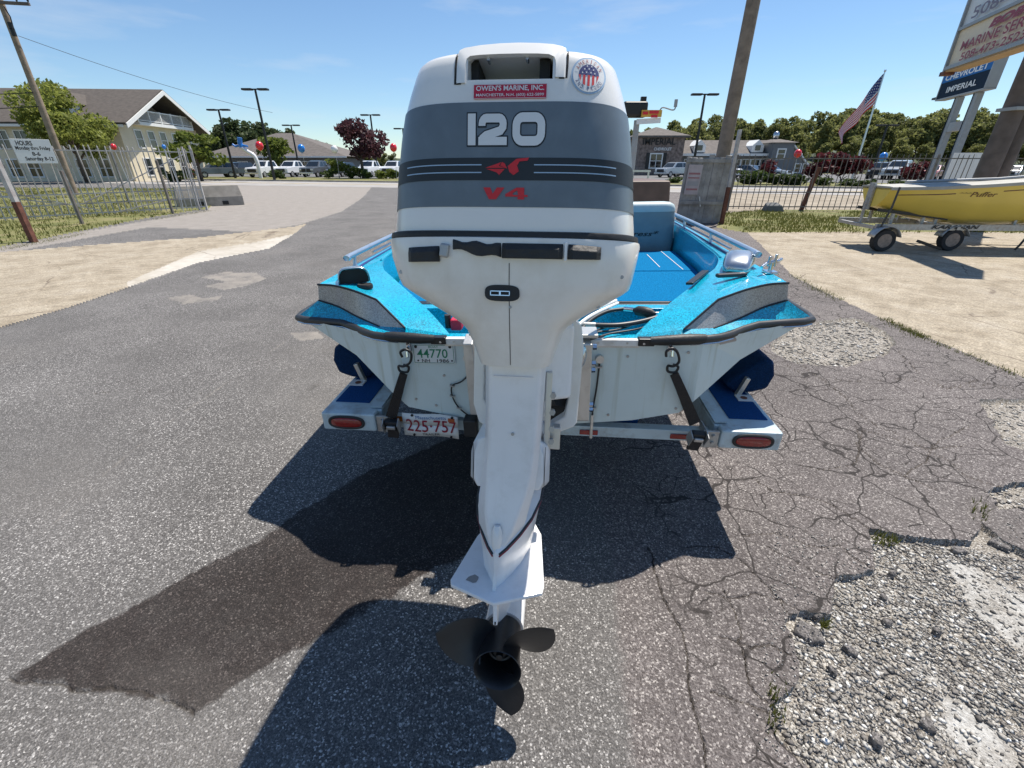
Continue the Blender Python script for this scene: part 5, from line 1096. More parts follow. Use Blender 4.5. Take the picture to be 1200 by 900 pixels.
# ================================================================== TIE-DOWN STRAPS (from the transom eyes to the trailer)
def strap(label, eye, hook2, w0, w1, buckle):
    E0 = BMAT @ inplane(*eye, 1, -.02); H = BMAT @ inplane(*hook2, 1, -.035); A = BMAT @ inplane(*w0, 1, -.04); Bq = TMAT @ tplane(*w1, 1, -.02); K = TMAT @ tplane(*buckle, 1, -.035)
    t = thing('tie_down_strap', label, 'strap', E0, group='tie-down straps on the transom'); L_ = lambda q: q - E0
    mb = MB(); mb.box((0, .01, .02), (.018, .02, .05)); mb.tube([(.0, -.005, .02), (.0, -.03, .012), (.0, -.035, -.008), (0, -.012, -.02)], .006, 8); mb.build('transom_eye', M['chrome'], t, False, .003)
    h = L_(H); mb = MB(); sgn = 1
    mb.tube(arc3([(-.022, -.03, -.012), (-.026, -.035, .012), (-.004, -.036, .024), (.018, -.036, .006), h * .45 + Vector((.022, -.03, 0)), h * .75 + Vector((0, -.02, 0)), h + Vector((-.02, 0, .012)), h + Vector((-.016, 0, -.012)), h + Vector((.014, 0, -.016)), h + Vector((.022, 0, .008)), h + Vector((.0, 0, .018))], 5), .0055, 8); mb.build('hook', M['black_metal'], t, True)
    a, b = L_(A), L_(Bq); d = (b - a).normalized(); sd = Vector((1, 0, 0)); sd = (sd - d * sd.dot(d)).normalized(); nn = d.cross(sd)
    mb = MB(); rings = []
    for i in range(13):
        f = i / 12; c = a.lerp(b, f) + nn * .006 * math.sin(f * 5); hw = .017 + .008 * f; rings.append([c - sd * hw - nn * .004, c + sd * hw - nn * .004, c + sd * hw + nn * .004, c - sd * hw + nn * .004])
    mb.loft(rings); mb.build('webbing', M['webbing'], t, False, .001)
    k = L_(K); mb = MB(); mb.box(k, (.062, .03, .05), (.3, .1, 0)); bu = mb.build('ratchet', M['black_metal'], t, False, .006)
    mb = MB(); mb.box(k + Vector((0, -.02, -.008)), (.04, .012, .018), (.3, .1, 0)); mb.build('ratchet_bar', M['alu'], bu, False, .003)
    for s_ in (-1, 1):
        mb = MB(); mb.box(k + Vector((s_ * .034, -.006, -.005)), (.005, .045, .065), (.5, 0, 0)); mb.build('ratchet_cheek', M['galv'], bu, False, .002)
    mb = MB(); mb.box(k + Vector((0.0, .01, -.055)), (.05, .012, .05), (.2, .15, 0)); mb.build('strap_tail', M['webbing'], t)
strap('dark ratchet strap hooked on the transom right of the outboard motor', (785, 411), (788, 432), (790, 438), (815, 497), (817, 511))
strap('dark ratchet strap hooked on the transom beside the green numbered 44770 plate', (479, 412), (473, 432), (473, 438), (458, 490), (459, 497))

# ================================================================== BEYOND THE BOAT
def beam(mb, a, b, w_, h_=None):                 # square bar between two points
    a, b = Vector(a), Vector(b); d = (b - a).normalized(); s_ = d.cross(Vector((0, 0, 1)))
    if s_.length < 1e-3: s_ = Vector((1, 0, 0))
    s_.normalize(); t = s_.cross(d); h_ = h_ or w_
    rr = [[p + s_ * i * w_ / 2 + t * j * h_ / 2 for i, j in ((-1, -1), (1, -1), (1, 1), (-1, 1))] for p in (a, b)]
    return mb.loft(rr)
def hv(q): return Vector((q.x, q.y, 0))
# ---- picket fences: every picket a part
def picket_fence(name, label, a, b, h, gap, m, posts=(), rails=(.18, .38, .92), pw=.022, tops=None, group=None, lean=0., seed=0):
    t = thing(name, label, 'gate' if 'gate' in name else 'fence', a, group=group); d = hv(b - a); Ln = d.length; d.normalize(); rnd = random.Random(seed)
    mb = MB(); mb.cyl((0, 0, .06), (0, 0, h - .05), pw / 2, 6); mb.tube([(0, 0, h - .05), (0, 0, h)], [pw / 2, .002], 6); me = mb.mesh('picket'); me.materials.append(m)
    n = int(Ln / gap)
    for i in range(n + 1):
        share('picket', me, t, d * (i * gap), (rnd.gauss(0, .012), rnd.gauss(0, .018) + lean, 0), (1, 1, rnd.uniform(.985, 1.015)))
    for z in rails:
        mb = MB(); beam(mb, (0, 0, h * z), d * Ln + Vector((0, 0, h * z)), .03, .035); mb.build('rail', m, t)
    for q, m_, ph in posts:
        mb = MB(); beam(mb, d * q * Ln + Vector((0, 0, -.1)), d * q * Ln + Vector((0, 0, ph)), .06); mb.build('post', m_, t, False, .006)
    return t, d, Ln
ga, gb = hv(G(243, 246)), hv(G(-40, 264))
gate, gd_, gL = picket_fence('iron_gate', 'grey iron picket gate swung open along the left lawn with a white sign', ga, gb, 2.13, .165, M['grey_iron'], [(0, M['grey_iron'], 2.2), (.04, M['grey_iron'], 2.15), (.985, M['grey_iron'], 2.1)], (.06, .20, .34, .93), .036, seed=3)
for q0, z0, q1, z1 in ((.04, 1.9, .55, .45), (.16, .45, .45, .1), (.95, 1.1, .5, .2), (.62, .42, .98, .9)):
    mb = MB(); beam(mb, gd_ * q0 * gL + Vector((.0, -.04, z0)), gd_ * q1 * gL + Vector((0, -.04, z1)), .03); mb.build('brace', M['grey_iron'], gate)
def post_thing(u, v, vtop, label, m, w_=.09, r_top=None, m2=None, lean=0.):
    b = hv(G(u, v)); h = P(u, vtop, b.y).z; t = thing('fence_post', label, 'post', b); mb = MB()
    if m2: beam(mb, (0, 0, -.1), (0, 0, h * .42), w_); mb.build('post_base', m, t, False, .008); mb = MB(); beam(mb, (0, 0, h * .42), (lean, 0, h), w_ * .86); mb.build('post_shaft', m2, t, False, .006)
    else: beam(mb, (0, 0, -.1), (lean, 0, h), w_); mb.build('post_shaft', m, t, False, .008)
    return b, h
post_thing(40, 284, 165, 'leaning steel post with rusty red base at the end of the left lawn', M['rust'], .11, m2=M['grey_iron'])
post_thing(97, 263, 200, 'rusty brown post standing behind the gate left of the red balloon', M['dark_iron'], .07)
post_thing(152, 239, 178, 'rusty brown post behind the gate topped by the red balloon', M['dark_iron'], .07)
post_thing(203, 251, 188, 'rusty brown post behind the gate below the blue balloon', M['dark_iron'], .07)
# hours sign hung on the gate
A = P(12, 163, 1); tq = .0
def on_gate(u, v):
    r = ray(u, v); n_ = Vector((gd_.y, -gd_.x, 0)); k = (Vector((ga.x, ga.y, 0)) - Vector((0, 0, CAMH))).dot(n_) / r.dot(n_); return Vector((0, 0, CAMH)) + r * k
TL, TR, BR_, BL = [on_gate(u, v) for u, v in ((12, 163), (58, 163), (66, 191), (18, 192))]
ux = hv(TR - TL).normalized(); nrm = Vector((ux.y, -ux.x, 0))
sg = thing('hours_sign', 'white sign with black opening hours hung on the iron gate', 'sign', (TL + BR_) / 2)
wd = hv(TR - TL).length; hg = TL.z - BL.z
mb = MB(); mb.box((0, 0, 0), (wd, .02, hg)); bo_ = mb.build('sign_board', M['sign_white'], sg, False, .004); bo_.rotation_euler = (0, 0, math.atan2(ux.y, ux.x)); bo_.location = nrm * .08
fn = lambda x, z: (x * wd, -.0125, z * hg)
for t_, bx in (('HOURS', (-.38, .24, .02, .42)), ('Monday thru Friday', (-.44, .02, .44, .20)), ('8-6', (-.08, -.18, .12, -.03)), ('Saturday 8-12', (-.30, -.42, .42, -.23))): lettering('sign_lettering', t_, bx, fn, M['black_print'], bo_, .03)
# concrete block
q = G(287, 240); bl = thing('concrete_block', 'heavy grey concrete barrier block at the end of the open gate', 'concrete block', (q.x, q.y, 0), (0, 0, R(38)))
mb = MB(); mb.loft([[(-2.4, 0, -.02), (0, 0, -.02), (0, .75, -.02), (-2.4, .75, -.02)], [(-2.4, .0, .35), (0, 0, .35), (0, .75, .35), (-2.4, .75, .35)], [(-2.35, .13, .80), (-.06, .13, .80), (-.06, .62, .80), (-2.35, .62, .80)]]); mb.build('block_body', M['concrete'], bl, False, .03, 3)
for x in (-.7, -1.6):
    mb = MB(); mb.box((x, .0, .12), (.22, .06, .14)); mb.build('lifting_slot', M['dark'], bl)
# right-hand fence, its rusty posts
fa, fb = hv(G(852, 247)), hv(G(1290, 249))
rf, rd, rL = picket_fence('iron_fence', 'long dark iron picket fence along the right lawn below the dealership', fa, fb, 1.92, .205, M['dark_iron'], [(.0, M['dark_iron'], 1.9), (.52, M['dark_iron'], 1.9), (1, M['dark_iron'], 1.9)], (.08, .34, .92), .026, seed=8)
b, h = post_thing(845, 264, 152, 'tall leaning post with peeling rust red paint beside the boarded panel', M['rust'], .1, m2=M['grey_iron'])
b, h = post_thing(938, 247, 196, 'bent rusty post leaning on the right iron fence', M['rust'], .12, lean=.25)
q = G(905, 248); mb = MB(); mb.loft([[(-.35, -.2, 0), (.35, -.2, 0), (.35, .2, 0), (-.35, .2, 0)], [(-.3, -.15, .22), (.25, -.15, .22), (.2, .15, .3), (-.25, .15, .3)], [(-.05, -.05, .26), (.05, -.05, .26), (.05, .05, .32), (-.05, .05, .32)]]); o = mb.build('utility_box', mat('dark_concrete', (.13, .135, .135), .9), None, False, .03, 2); o.location = hv(q); tag(o, 'small grey lump of broken concrete at the foot of the right fence', 'concrete lump'); o.name = 'concrete_lump'
# boarded panel with notice
pa, pb = hv(G(791, 262)), hv(G(832, 276)); pb = pa + Vector((1.5, .18, 0)); bp = thing('board_panel', 'leaning grey weathered board panel with a faded notice beside the wooden pole', 'board panel', pa, (R(2), R(1), math.atan2(pb.y - pa.y, pb.x - pa.x)))
hp = P(800, 182, pa.y).z
for i in range(9):
    mb = MB(); hh = hp * random.uniform(.97, 1.02); mb.loft([[(i * .165 + .003, dy, -.02), (i * .165 + .16, dy, -.02), (i * .165 + .16, dy + .025, -.02), (i * .165 + .003, dy + .025, -.02)] if k == 0 else [(i * .165 + .003, dy, hh), (i * .165 + .16, dy, hh - random.uniform(0, .05)), (i * .165 + .16, dy + .025, hh), (i * .165 + .003, dy + .025, hh)] for k, dy in ((0, random.uniform(-.008, .008)),) * 1 + ((1, random.uniform(-.008, .008)),)]); mb.build('board', M['wood_grey'], bp)
for z in (.35, .96):
    mb = MB(); mb.box((.75, -.03, hp * z - .05), (1.5, .03, .09)); mb.build('batten', M['wood_grey'], bp)
mb = MB(); mb.box((.29, -.035, hp * .66), (.42, .006, .78)); nb = mb.build('notice', mat('faded_notice', (.46, .40, .41), .6, var=.15, vscale=4), bp)
for z, h_, m_ in ((.16, .05, 'faded_red'), (.05, .035, 'faded_red'), (-.1, .12, 'faded_grey'), (-.25, .05, 'faded_red')):
    if m_ not in M: M[m_] = mat(m_, (.36, .16, .17) if 'red' in m_ else (.36, .34, .35), .6)
    mb = MB(); mb.box((.29, -.0395, hp * .66 + z), (.34, .002, h_)); mb.build('notice_print', M[m_], nb)
mb = MB(); mb.box((.62, -.04, .62), (.03, .01, .28), (0, R(-18), 0)); mb.build('paper_strip', M['sign_white'], bp)
# poles
def pole(name, label, base, top, r0, r1, m, cat='pole'):
    t = thing(name, label, cat, base); mb = MB(); mb.tube([Vector((0, 0, -.3)), (top - base) * .5, top - base], [r0, (r0 + r1) / 2, r1], 16); mb.build('shaft', m, t, True); return t
b = hv(P(843, 200, 14.6)); pole('wooden_pole', 'tall bare brown wooden pole rising behind the boarded panel', b, P(895, -60, 14.6), .20, .165, M['pole_wood'])
b = hv(P(1155, 205, 12.3)); dp = pole('sign_pole', 'thick dark double wooden pole behind the yellow boat carrying the marine sign', b, b + Vector((.0, 0, 6.6)), .22, .2, M['dark_pole'])
mb = MB(); mb.tube([(.40, .1, -.3), (.40, .1, 6.6)], [.21, .19], 16); mb.build('shaft', M['dark_pole'], dp, True)
mb = MB(); mb.box((.2, -.05, 2.75), (.86, .5, .07)); mb.build('pole_band', M['sign_frame'], dp)
b = hv(P(62, 163, 27)); up = pole('utility_pole', 'grey wooden utility pole with crossarm rising behind the iron gate', b, b + Vector((.15, 0, 8.75)), .17, .12, M['pole_wood'], 'utility pole')
for z, hw in ((8.45, 1.25),):
    mb = MB(); mb.box((.15, -.12, z), (2 * hw, .1, .12), (0, 0, .2)); arm = mb.build('crossarm', M['dark_pole'], up)
    for x in (-1.1, -.5, .75, 1.2):
        mb = MB(); mb.tube([(.15 + x, -.12 + x * .2, z + .06), (.15 + x, -.12 + x * .2, z + .14), (.15 + x, -.12 + x * .2, z + .24)], [.02, .05, .03], 8); mb.build('insulator', M['black_metal'], arm, True)
for z0 in (7.4, 7.15):
    mb = MB(); mb.cyl((.35, -.2, z0), (.35, -.2, z0 + .28), .1, 10); mb.build('cutout', M['black_metal'], up, True)
mb = MB(); mb.tube([(.3, -.1, 8.3), (.5, -.2, 7.9), (.4, -.15, 7.5)], .025, 6); mb.build('jumper_wire', M['black_metal'], up, True)
def wire(a, b, sag, label, n=14, r_=.02):
    mb = MB(); mb.tube([a.lerp(b, i / n) - Vector((0, 0, sag * 4 * (i / n) * (1 - i / n))) for i in range(n + 1)], r_, 6); o = mb.build('overhead_wire', M['black_metal']); tag(o, label, 'wire')
tp0 = b + Vector((.15, 0, 0))
wire(b + Vector((.15, -.1, 4.85)), b + Vector((-16, -6, 5.2)), .5, 'upper of the two black wires leaving the utility pole to the left'); wire(b + Vector((.15, -.1, 4.25)), b + Vector((-16, -6, 4.6)), .5, 'lower of the two black wires leaving the utility pole to the left')
wire(b + Vector((.35, 0, 7.2)), b + Vector((4.6, 16, 5.4)), .3, 'thin wire slanting from the utility pole down to the cream building', r_=.012)
wire(b + Vector((-.9, -.2, 8.6)), b + Vector((-14, -7, 9.0)), .5, 'black wire running left from the crossarm of the utility pole')

# ---- trees
def crown_mesh(name, rx, rz, n, leaf, m, lobes=9, seed=0, low=.0, flat=1.):
    rg = np.random.default_rng(seed); C = []
    for i in range(lobes):
        a = rg.uniform(0, 6.28); q = rg.uniform(.15, .72); zc = rg.uniform(-.62, .72); C.append((math.cos(a) * q * rx * (1 - .35 * max(0, zc)), math.sin(a) * q * rx * (1 - .35 * max(0, zc)), zc * rz, rx * rg.uniform(.28, .5), rz * rg.uniform(.22, .36)))
    C.append((0, 0, 0, rx * .62, rz * .66)); C = np.array(C); k = rg.integers(0, len(C), n); c = C[k]
    d = rg.normal(size=(n, 3)); d /= np.linalg.norm(d, axis=1)[:, None]; rr = rg.uniform(.55, 1.08, n) ** .6
    p = np.stack([c[:, 0] + d[:, 0] * c[:, 3] * rr, c[:, 1] + d[:, 1] * c[:, 3] * rr, c[:, 2] + d[:, 2] * c[:, 4] * rr], 1)
    u = rg.normal(size=(n, 3)); u /= np.linalg.norm(u, axis=1)[:, None]; v = np.cross(u, rg.normal(size=(n, 3))); v /= np.linalg.norm(v, axis=1)[:, None]
    s = leaf * rg.uniform(.5, 1.25, n)[:, None]; u *= s; v *= s * .62
    V_ = np.stack([p - u, p + v * .9 - u * .1, p + u, p - v * .9 + u * .1], 1).reshape(-1, 3)
    return raw_mesh(name, V_, np.arange(4 * n).reshape(-1, 4), m)
def pine_mesh(name, r_, h, n, leaf, m, seed=0):
    rg = np.random.default_rng(seed); z = rg.uniform(0, 1, n) ** 1.0; lay = np.floor(z * 9) / 9; fr = (z - lay) * 9
    rad = r_ * (1 - z) ** .75 * (1.05 - .45 * fr) * rg.uniform(.3, 1.05, n) * (1 + .3 * np.sin(lay * 40)); a = rg.uniform(0, 6.28, n) + 0; 
    p = np.stack([np.cos(a) * rad, np.sin(a) * rad, z * h], 1); u = np.stack([np.cos(a), np.sin(a), rg.normal(0, .35, n)], 1) * (leaf * rg.uniform(.5, 1.2, n))[:, None]; v = rg.normal(size=(n, 3)) * leaf * .3
    return raw_mesh(name, np.stack([p - u, p + v, p + u, p - v], 1).reshape(-1, 3), np.arange(4 * n).reshape(-1, 4), m)
def trunk_mesh(name, h, r_, seed=0, limbs=5, spread=1.):
    rd = random.Random(seed); mb = MB(); mb.tube([(0, 0, -.2), (rd.uniform(-.1, .1), 0, h * .45), (rd.uniform(-.2, .2), rd.uniform(-.2, .2), h)], [r_ * 1.25, r_ * .85, r_ * .3], 8)
    for i in range(limbs):
        z0 = h * rd.uniform(.35, .75); a = rd.uniform(0, 6.28); l_ = spread * rd.uniform(.7, 1.3); mb.tube([(0, 0, z0), (math.cos(a) * l_ * .5, math.sin(a) * l_ * .5, z0 + l_ * .45), (math.cos(a) * l_, math.sin(a) * l_, z0 + l_ * .95)], [r_ * .5, r_ * .35, r_ * .12], 6)
    me = mb.mesh(name); me.materials.append(M['bark']); 
    for p in me.polygons: p.use_smooth = True
    return me
def tree(name, label, loc, crown, trunk, zc, scale, group=None, cat='tree'):
    t = thing(name, label, cat, loc, (0, 0, random.uniform(0, 6.28)), group); t.scale = scale if hasattr(scale, '__len__') else (scale,) * 3
    share('crown', crown, t, (0, 0, zc)); share('trunk', trunk, t); return t
def fit_tree(name, label, u0, u1, vtop, Y, m, n, leaf, seed, low=.3, group=None, lobes=12, zmin=None, fwd=True):
    uc = (u0 + u1) / 2; top = P(uc, vtop, Y); d = Y * cP + (CAMH - top.z * .6) * sP; rx = (u1 - u0) / 2 / FPX * (Y * cP); h = top.z; zb_ = h * low if zmin is None else zmin; rz = (h - zb_) / 2
    x = P(uc, 192, Y).x
    return tree(name, label, (x, Y, 0), crown_mesh('crown', rx, rz, n, leaf, m, lobes, seed), trunk_mesh('trunk', zb_ + rz, max(.06, rx * .055), seed, 6, rx * .55), zb_ + rz, 1, group)
fit_tree('leafy_tree', 'large leafy green tree in front of the cream building', 50, 140, 88, 46, M['leaf_mid'], 9000, .19, 5, .2, lobes=20)
fit_tree('small_tree', 'small bright green tree behind the right end of the gate', 200, 262, 150, 50, M['leaf_bright'], 1900, .26, 6, .3)
fit_tree('purple_tree', 'purple leaved ornamental tree behind the white pickups', 392, 456, 134, 58, M['leaf_purple'], 2300, .26, 7, .28, lobes=14)
fit_tree('young_tree', 'young light green tree between the two tall lamp posts', 304, 345, 160, 72, M['leaf_bright'], 1300, .32, 9, .2)
# wooded hill on the right
hb = [crown_mesh('crown', 3.6, 4.0, 2300, .40, M['leaf_hill'], 12, 20 + i) for i in range(5)]; ht = [trunk_mesh('trunk', 7.5, .22, i, 6, 2.0) for i in range(3)]
topline = [(735, 160), (760, 152), (800, 143), (860, 141), (900, 142), (940, 138), (985, 127), (1020, 132), (1060, 136), (1100, 132), (1150, 138), (1200, 146), (1400, 150)]
k = 0
for Y, st in ((92, 4.0), (103, 4.4), (116, 4.8)):
    x = P(735, 192, Y).x
    while x < P(1330, 192, Y).x:
        xx = x + random.uniform(-1.5, 1.5); u = 600 + FPX * xx / (Y * cP + .7); vt = np.interp(u, [a for a, _ in topline], [b for _, b in topline]) + (116 - Y) * .35 + random.uniform(-3, 5)
        h = max(5., P(u, vt, Y).z); s_ = h / 11.2
        tree('hill_tree', ('broad green tree in the front rank of the wooded hill behind the dealership', 'broad green tree in the middle of the wooded hill behind the dealership', 'broad green tree along the crest of the wooded hill behind the dealership')[[92, 103, 116].index(Y)], (xx, Y + random.uniform(-2, 2), 0), hb[k % 5], ht[k % 3], 8.0, (s_ * random.uniform(.9, 1.25), s_ * random.uniform(.9, 1.25), s_), 'trees on the wooded hill'); k += 1; x += st
for Y, st in ((88, 4.4),):
    x = P(905, 192, Y).x
    while x < P(1330, 192, Y).x:
        tree('hill_bush', 'low green undergrowth tree in the row at the foot of the wooded hill', (x, Y, 0), hb[k % 5], ht[k % 3], 7.2, (.55, .55, random.uniform(.4, .52)), 'undergrowth at the foot of the hill'); k += 1; x += st
def hill(name, x0, x1, y0, y1, h, seed):
    n, m_ = 60, 12; vs = []; fs = []
    for j in range(m_ + 1):
        for i in range(n + 1):
            x = x0 + (x1 - x0) * i / n; y = y0 + (y1 - y0) * j / m_; e = math.sin(math.pi * i / n) ** .4; vs.append((x, y, -.3 + e * h * math.sin(math.pi / 2 * min(1, j / 5)) * (1 + .3 * float(fbm(np.array([x]), np.array([y]), .06, seed)[0]))))
    for j in range(m_):
        for i in range(n): fs.append((j * (n + 1) + i, j * (n + 1) + i + 1, (j + 1) * (n + 1) + i + 1, (j + 1) * (n + 1) + i))
    mb = MB(); mb.add(vs, fs); o = mb.build(name, bpy.data.materials['hill_ground'], None, True); o['kind'] = 'structure'
mat('hill_ground', (.035, .05, .018), .95, 0, .4, .4, bump=.6, bscale=2)
hill('hill', -30, 190, 97, 190, 5.0, 131); hill('hill', -140, -10, 112, 190, 4.0, 133)
# pines on the left
pm = [crown_mesh('crown', 2.7, 5.6, 2200, .42, M['leaf_pine'], 16, 40 + i) for i in range(4)]; ptk = trunk_mesh('trunk', 11, .2, 3, 3, .6)
for u, vt, Y in ((246, 146, 105), (262, 142, 110), (272, 137, 112), (286, 134, 108), (298, 139, 116), (308, 136, 110), (318, 143, 115), (330, 147, 112), (342, 148, 118), (352, 157, 110), (362, 160, 118), (372, 165, 112), (383, 168, 118), (255, 156, 100), (345, 158, 100), (300, 150, 98), (392, 170, 114), (280, 150, 99), (322, 155, 99), (404, 173, 118), (415, 176, 118), (430, 178, 116), (446, 180, 118)):
    h = P(u, vt, Y).z; tree('pine_tree', 'dark green pine on the ridge behind the low roofed building', (P(u, 192, Y).x, Y, 0), pm[k % 4], ptk, 6.6, (h / 12.5 * random.uniform(1, 1.4), h / 12.5 * random.uniform(1, 1.4), h / 12.5), 'pines on the left ridge'); k += 1
for u in range(236, 470, 9):
    Y = 104 + (u % 3) * 4; vt = np.interp(u, [236, 300, 345, 400, 470], [163, 158, 160, 175, 184]); h = max(3.5, P(u, vt, Y).z); s_ = h / 11.2
    tree('ridge_tree', 'dark round topped tree filling the ridge between the pines on the left', (P(u, 192, Y).x, Y, 0), hb[k % 5], ht[k % 3], 8.0, (s_ * 1.1, s_ * 1.1, s_), 'round trees on the left ridge'); k += 1
# shrubs
sm = [crown_mesh('crown', 1, .62, 420, .16, M['leaf_shrub'], 7, 60 + i) for i in range(3)]; smb = crown_mesh('crown', 1, .62, 420, .16, M['leaf_bright'], 7, 66); smr = [crown_mesh('crown', 1, .8, 520, .15, M['leaf_red'], 8, 70 + i) for i in range(2)]; stk = trunk_mesh('trunk', .5, .05, 4, 4, .3)
for u, w_, Y, h, b_ in ((318, 1.6, 56, 1.0, 0), (326, 1.1, 56, .9, 0), (383, 1.7, 56, 1.0, 0), (395, 2., 57, 1.7, 1), (408, 1.4, 56, 1.3, 0), (420, 1.6, 56, 1.2, 0), (430, 1.2, 56, .9, 0), (443, 1.5, 56, 1., 1), (455, 1.4, 56, 1.1, 1), (462, 1.2, 56, 1., 0), (196, 1.6, 48, 1., 0), (212, 1.5, 48, 1.1, 0)):
    tree('shrub', {318: 'dark green shrub left of the first white pickup wheel', 326: 'small dark shrub below the second white pickup', 383: 'dark green shrub before the black suv', 395: 'tall bright green shrub left of the purple tree trunk', 408: 'dark green shrub under the left side of the purple tree', 420: 'dark green shrub at the purple tree trunk', 430: 'low dark shrub right of the purple tree trunk', 443: 'bright yellow green shrub under the right side of the purple tree', 455: 'bright yellow green shrub below the red balloon near the motor', 462: 'dark green shrub closest to the outboard motor', 196: 'dark green shrub behind the gate below the cream gable', 212: 'dark green shrub behind the gate under the small bright tree'}[u], (P(u, 192, Y).x, Y, .05), smb if b_ else sm[k % 3], stk, h * .5, (w_ * .62, w_ * .62, h * .9), 'shrubs on the left grass strip', 'shrub'); k += 1
for u, w_, Y, h in ((792, 1.6, 44, 1.0), (884, 2.2, 41, 1.7), (896, 1.9, 40.5, 1.6), (915, 2.1, 40, 1.5), (933, 1.9, 39.5, 1.4), (942, 1.4, 39.5, 1.3), (973, 1.7, 38.5, 1.2), (998, 1.6, 38, 1.0), (1019, 1.5, 37, 1.0), (1064, 1.6, 36, 1.0), (1090, 1.5, 35, .9)):
    h *= .62
    tree('shrub', 'rounded green shrub ' + {792: 'below the stone building, left of the boarded panel', 884: 'first to the right of the rusty post on the grass strip', 896: 'second to the right of the rusty post on the grass strip', 915: 'below the cupola tower of the dealership', 933: 'straight below the red balloon at the right fence', 942: 'between the red balloon and the bent rusty post', 973: 'left of the flagpole foot before the red bushes', 998: 'at the foot of the flagpole', 1019: 'right of the flagpole below the blue balloon', 1064: 'before the silver pickup near the yellow boat', 1090: 'below the blue sign posts behind the yellow boat'}[u], (P(u, 192, Y).x, Y, .05), sm[k % 3], stk, h * .5, (w_ * .62, w_ * .62, h * .9), 'shrubs on the right grass strip', 'shrub'); k += 1
for u, w_, Y, h in ((902, 2.3, 46, 2.3), (975, 3.4, 45, 2.5), (992, 3.0, 45, 2.4), (1008, 2.4, 44, 2.3), (1072, 2.6, 43, 2.1), (1084, 2.4, 43, 2.0), (955, 2.2, 46, 2.1)):
    tree('red_bush', 'dark red leaved bush ' + {902: 'furthest left, below the cupola tower', 975: 'just left of the flagpole', 992: 'wide, right behind the foot of the flagpole', 1008: 'just right of the flagpole', 1072: 'left of the blue sign posts', 1084: 'between the blue sign posts', 955: 'beside the bent rusty post on the fence'}[u], (P(u, 192, Y).x, Y, .05), smr[k % 2], stk, h * .5, (w_ * .5, w_ * .5, h * .5), 'red bushes behind the fence', 'bush'); k += 1

# ---- buildings
def window(parent, c, ux, w_, h_, frame='white_trim', bars=1, dpt=.06, fw=.11):
    c, ux = Vector(c), Vector(ux).normalized(); nn = Vector((ux.y, -ux.x, 0)); up_ = Vector((0, 0, 1)); mb = MB()
    def bar(a, b, wd): 
        a, b = c + ux * a[0] + up_ * a[1] + nn * dpt / 2, c + ux * b[0] + up_ * b[1] + nn * dpt / 2; d = (b - a).normalized(); s_ = d.cross(nn)
        mb.loft([[p + s_ * i * wd / 2 + nn * j * dpt / 2 for i, j in ((-1, -1), (1, -1), (1, 1), (-1, 1))] for p in (a, b)])
    for a, b in (((-w_ / 2 - fw, -h_ / 2), (w_ / 2 + fw, -h_ / 2)), ((-w_ / 2 - fw, h_ / 2), (w_ / 2 + fw, h_ / 2)), ((-w_ / 2 - fw / 2, -h_ / 2 + fw / 2), (-w_ / 2 - fw / 2, h_ / 2 - fw / 2)), ((w_ / 2 + fw / 2, -h_ / 2 + fw / 2), (w_ / 2 + fw / 2, h_ / 2 - fw / 2))): bar(a, b, fw)
    for i in range(bars): x = w_ * ((i + 1) / (bars + 1) - .5); bar((x, -h_ / 2 + fw / 2), (x, h_ / 2 - fw / 2), fw * .6)
    bar((-w_ / 2, 0), (w_ / 2, 0), fw * .5)
    f = mb.build('window', M[frame], parent); mb = MB(); q = nn * .012
    mb.slab([c - ux * w_ / 2 - up_ * h_ / 2 + q, c + ux * w_ / 2 - up_ * h_ / 2 + q, c + ux * w_ / 2 + up_ * h_ / 2 + q, c - ux * w_ / 2 + up_ * h_ / 2 + q], .01); mb.build('pane', M['glass'], f); return f
# cream building with gable and balcony
HX, HY = -38.5, 50.; hs = thing('cream_building', 'cream sided building with brown gabled roof and white balcony rail', 'building', (HX, HY, 0), (0, 0, R(4)))
W_, LN, EZ, RZ = 13.6, 46., 5.3, 8.55
mb = MB(); mb.loft([[(-LN, 0, -.2), (0, 0, -.2), (0, W_, -.2), (-LN, W_, -.2)], [(-LN, 0, EZ), (0, 0, EZ), (0, W_, EZ), (-LN, W_, EZ)]]); mb.build('wall', M['cream_siding'], hs)
mb = MB(); mb.loft([[(-1.6, .3, EZ), (-1.6, W_ - .3, EZ), (-1.6, W_ / 2, RZ - .25)], [(-LN, .3, EZ), (-LN, W_ - .3, EZ), (-LN, W_ / 2, RZ - .25)]]); mb.build('gable_wall', mat('shaded_gable', (.24, .21, .18), .8), hs)  # shade under the gable roof is put into this darker wall colour
for s_ in (0, 1):
    y0, y1 = (-.7, W_ / 2) if s_ == 0 else (W_ + .7, W_ / 2)
    mb = MB(); mb.slab([(1.3, y0, EZ - .34), (1.3, y1, RZ), (-LN - 1, y1, RZ), (-LN - 1, y0, EZ - .34)], .22 if s_ else -.22); mb.build('roof_slope', M['roof_brown'], hs)
    mb = MB(); mb.loft([[(1.3, y0, EZ - .60), (1.38, y0, EZ - .60), (1.38, y0, EZ - .2), (1.3, y0, EZ - .2)], [(1.3, y1, RZ - .28), (1.38, y1, RZ - .28), (1.38, y1, RZ + .12), (1.3, y1, RZ + .12)]]); mb.build('barge_board', M['white_trim'], hs)
mb = MB(); mb.box((-LN / 2, -.78, EZ - .42), (LN + 2, .1, .22)); mb.build('gutter', M['white_trim'], hs)
mb = MB(); mb.box((-.1, W_ / 2 + .3, EZ + .02), (1.6, 9.6, .3)); mb.build('balcony_floor', M['white_trim'], hs)
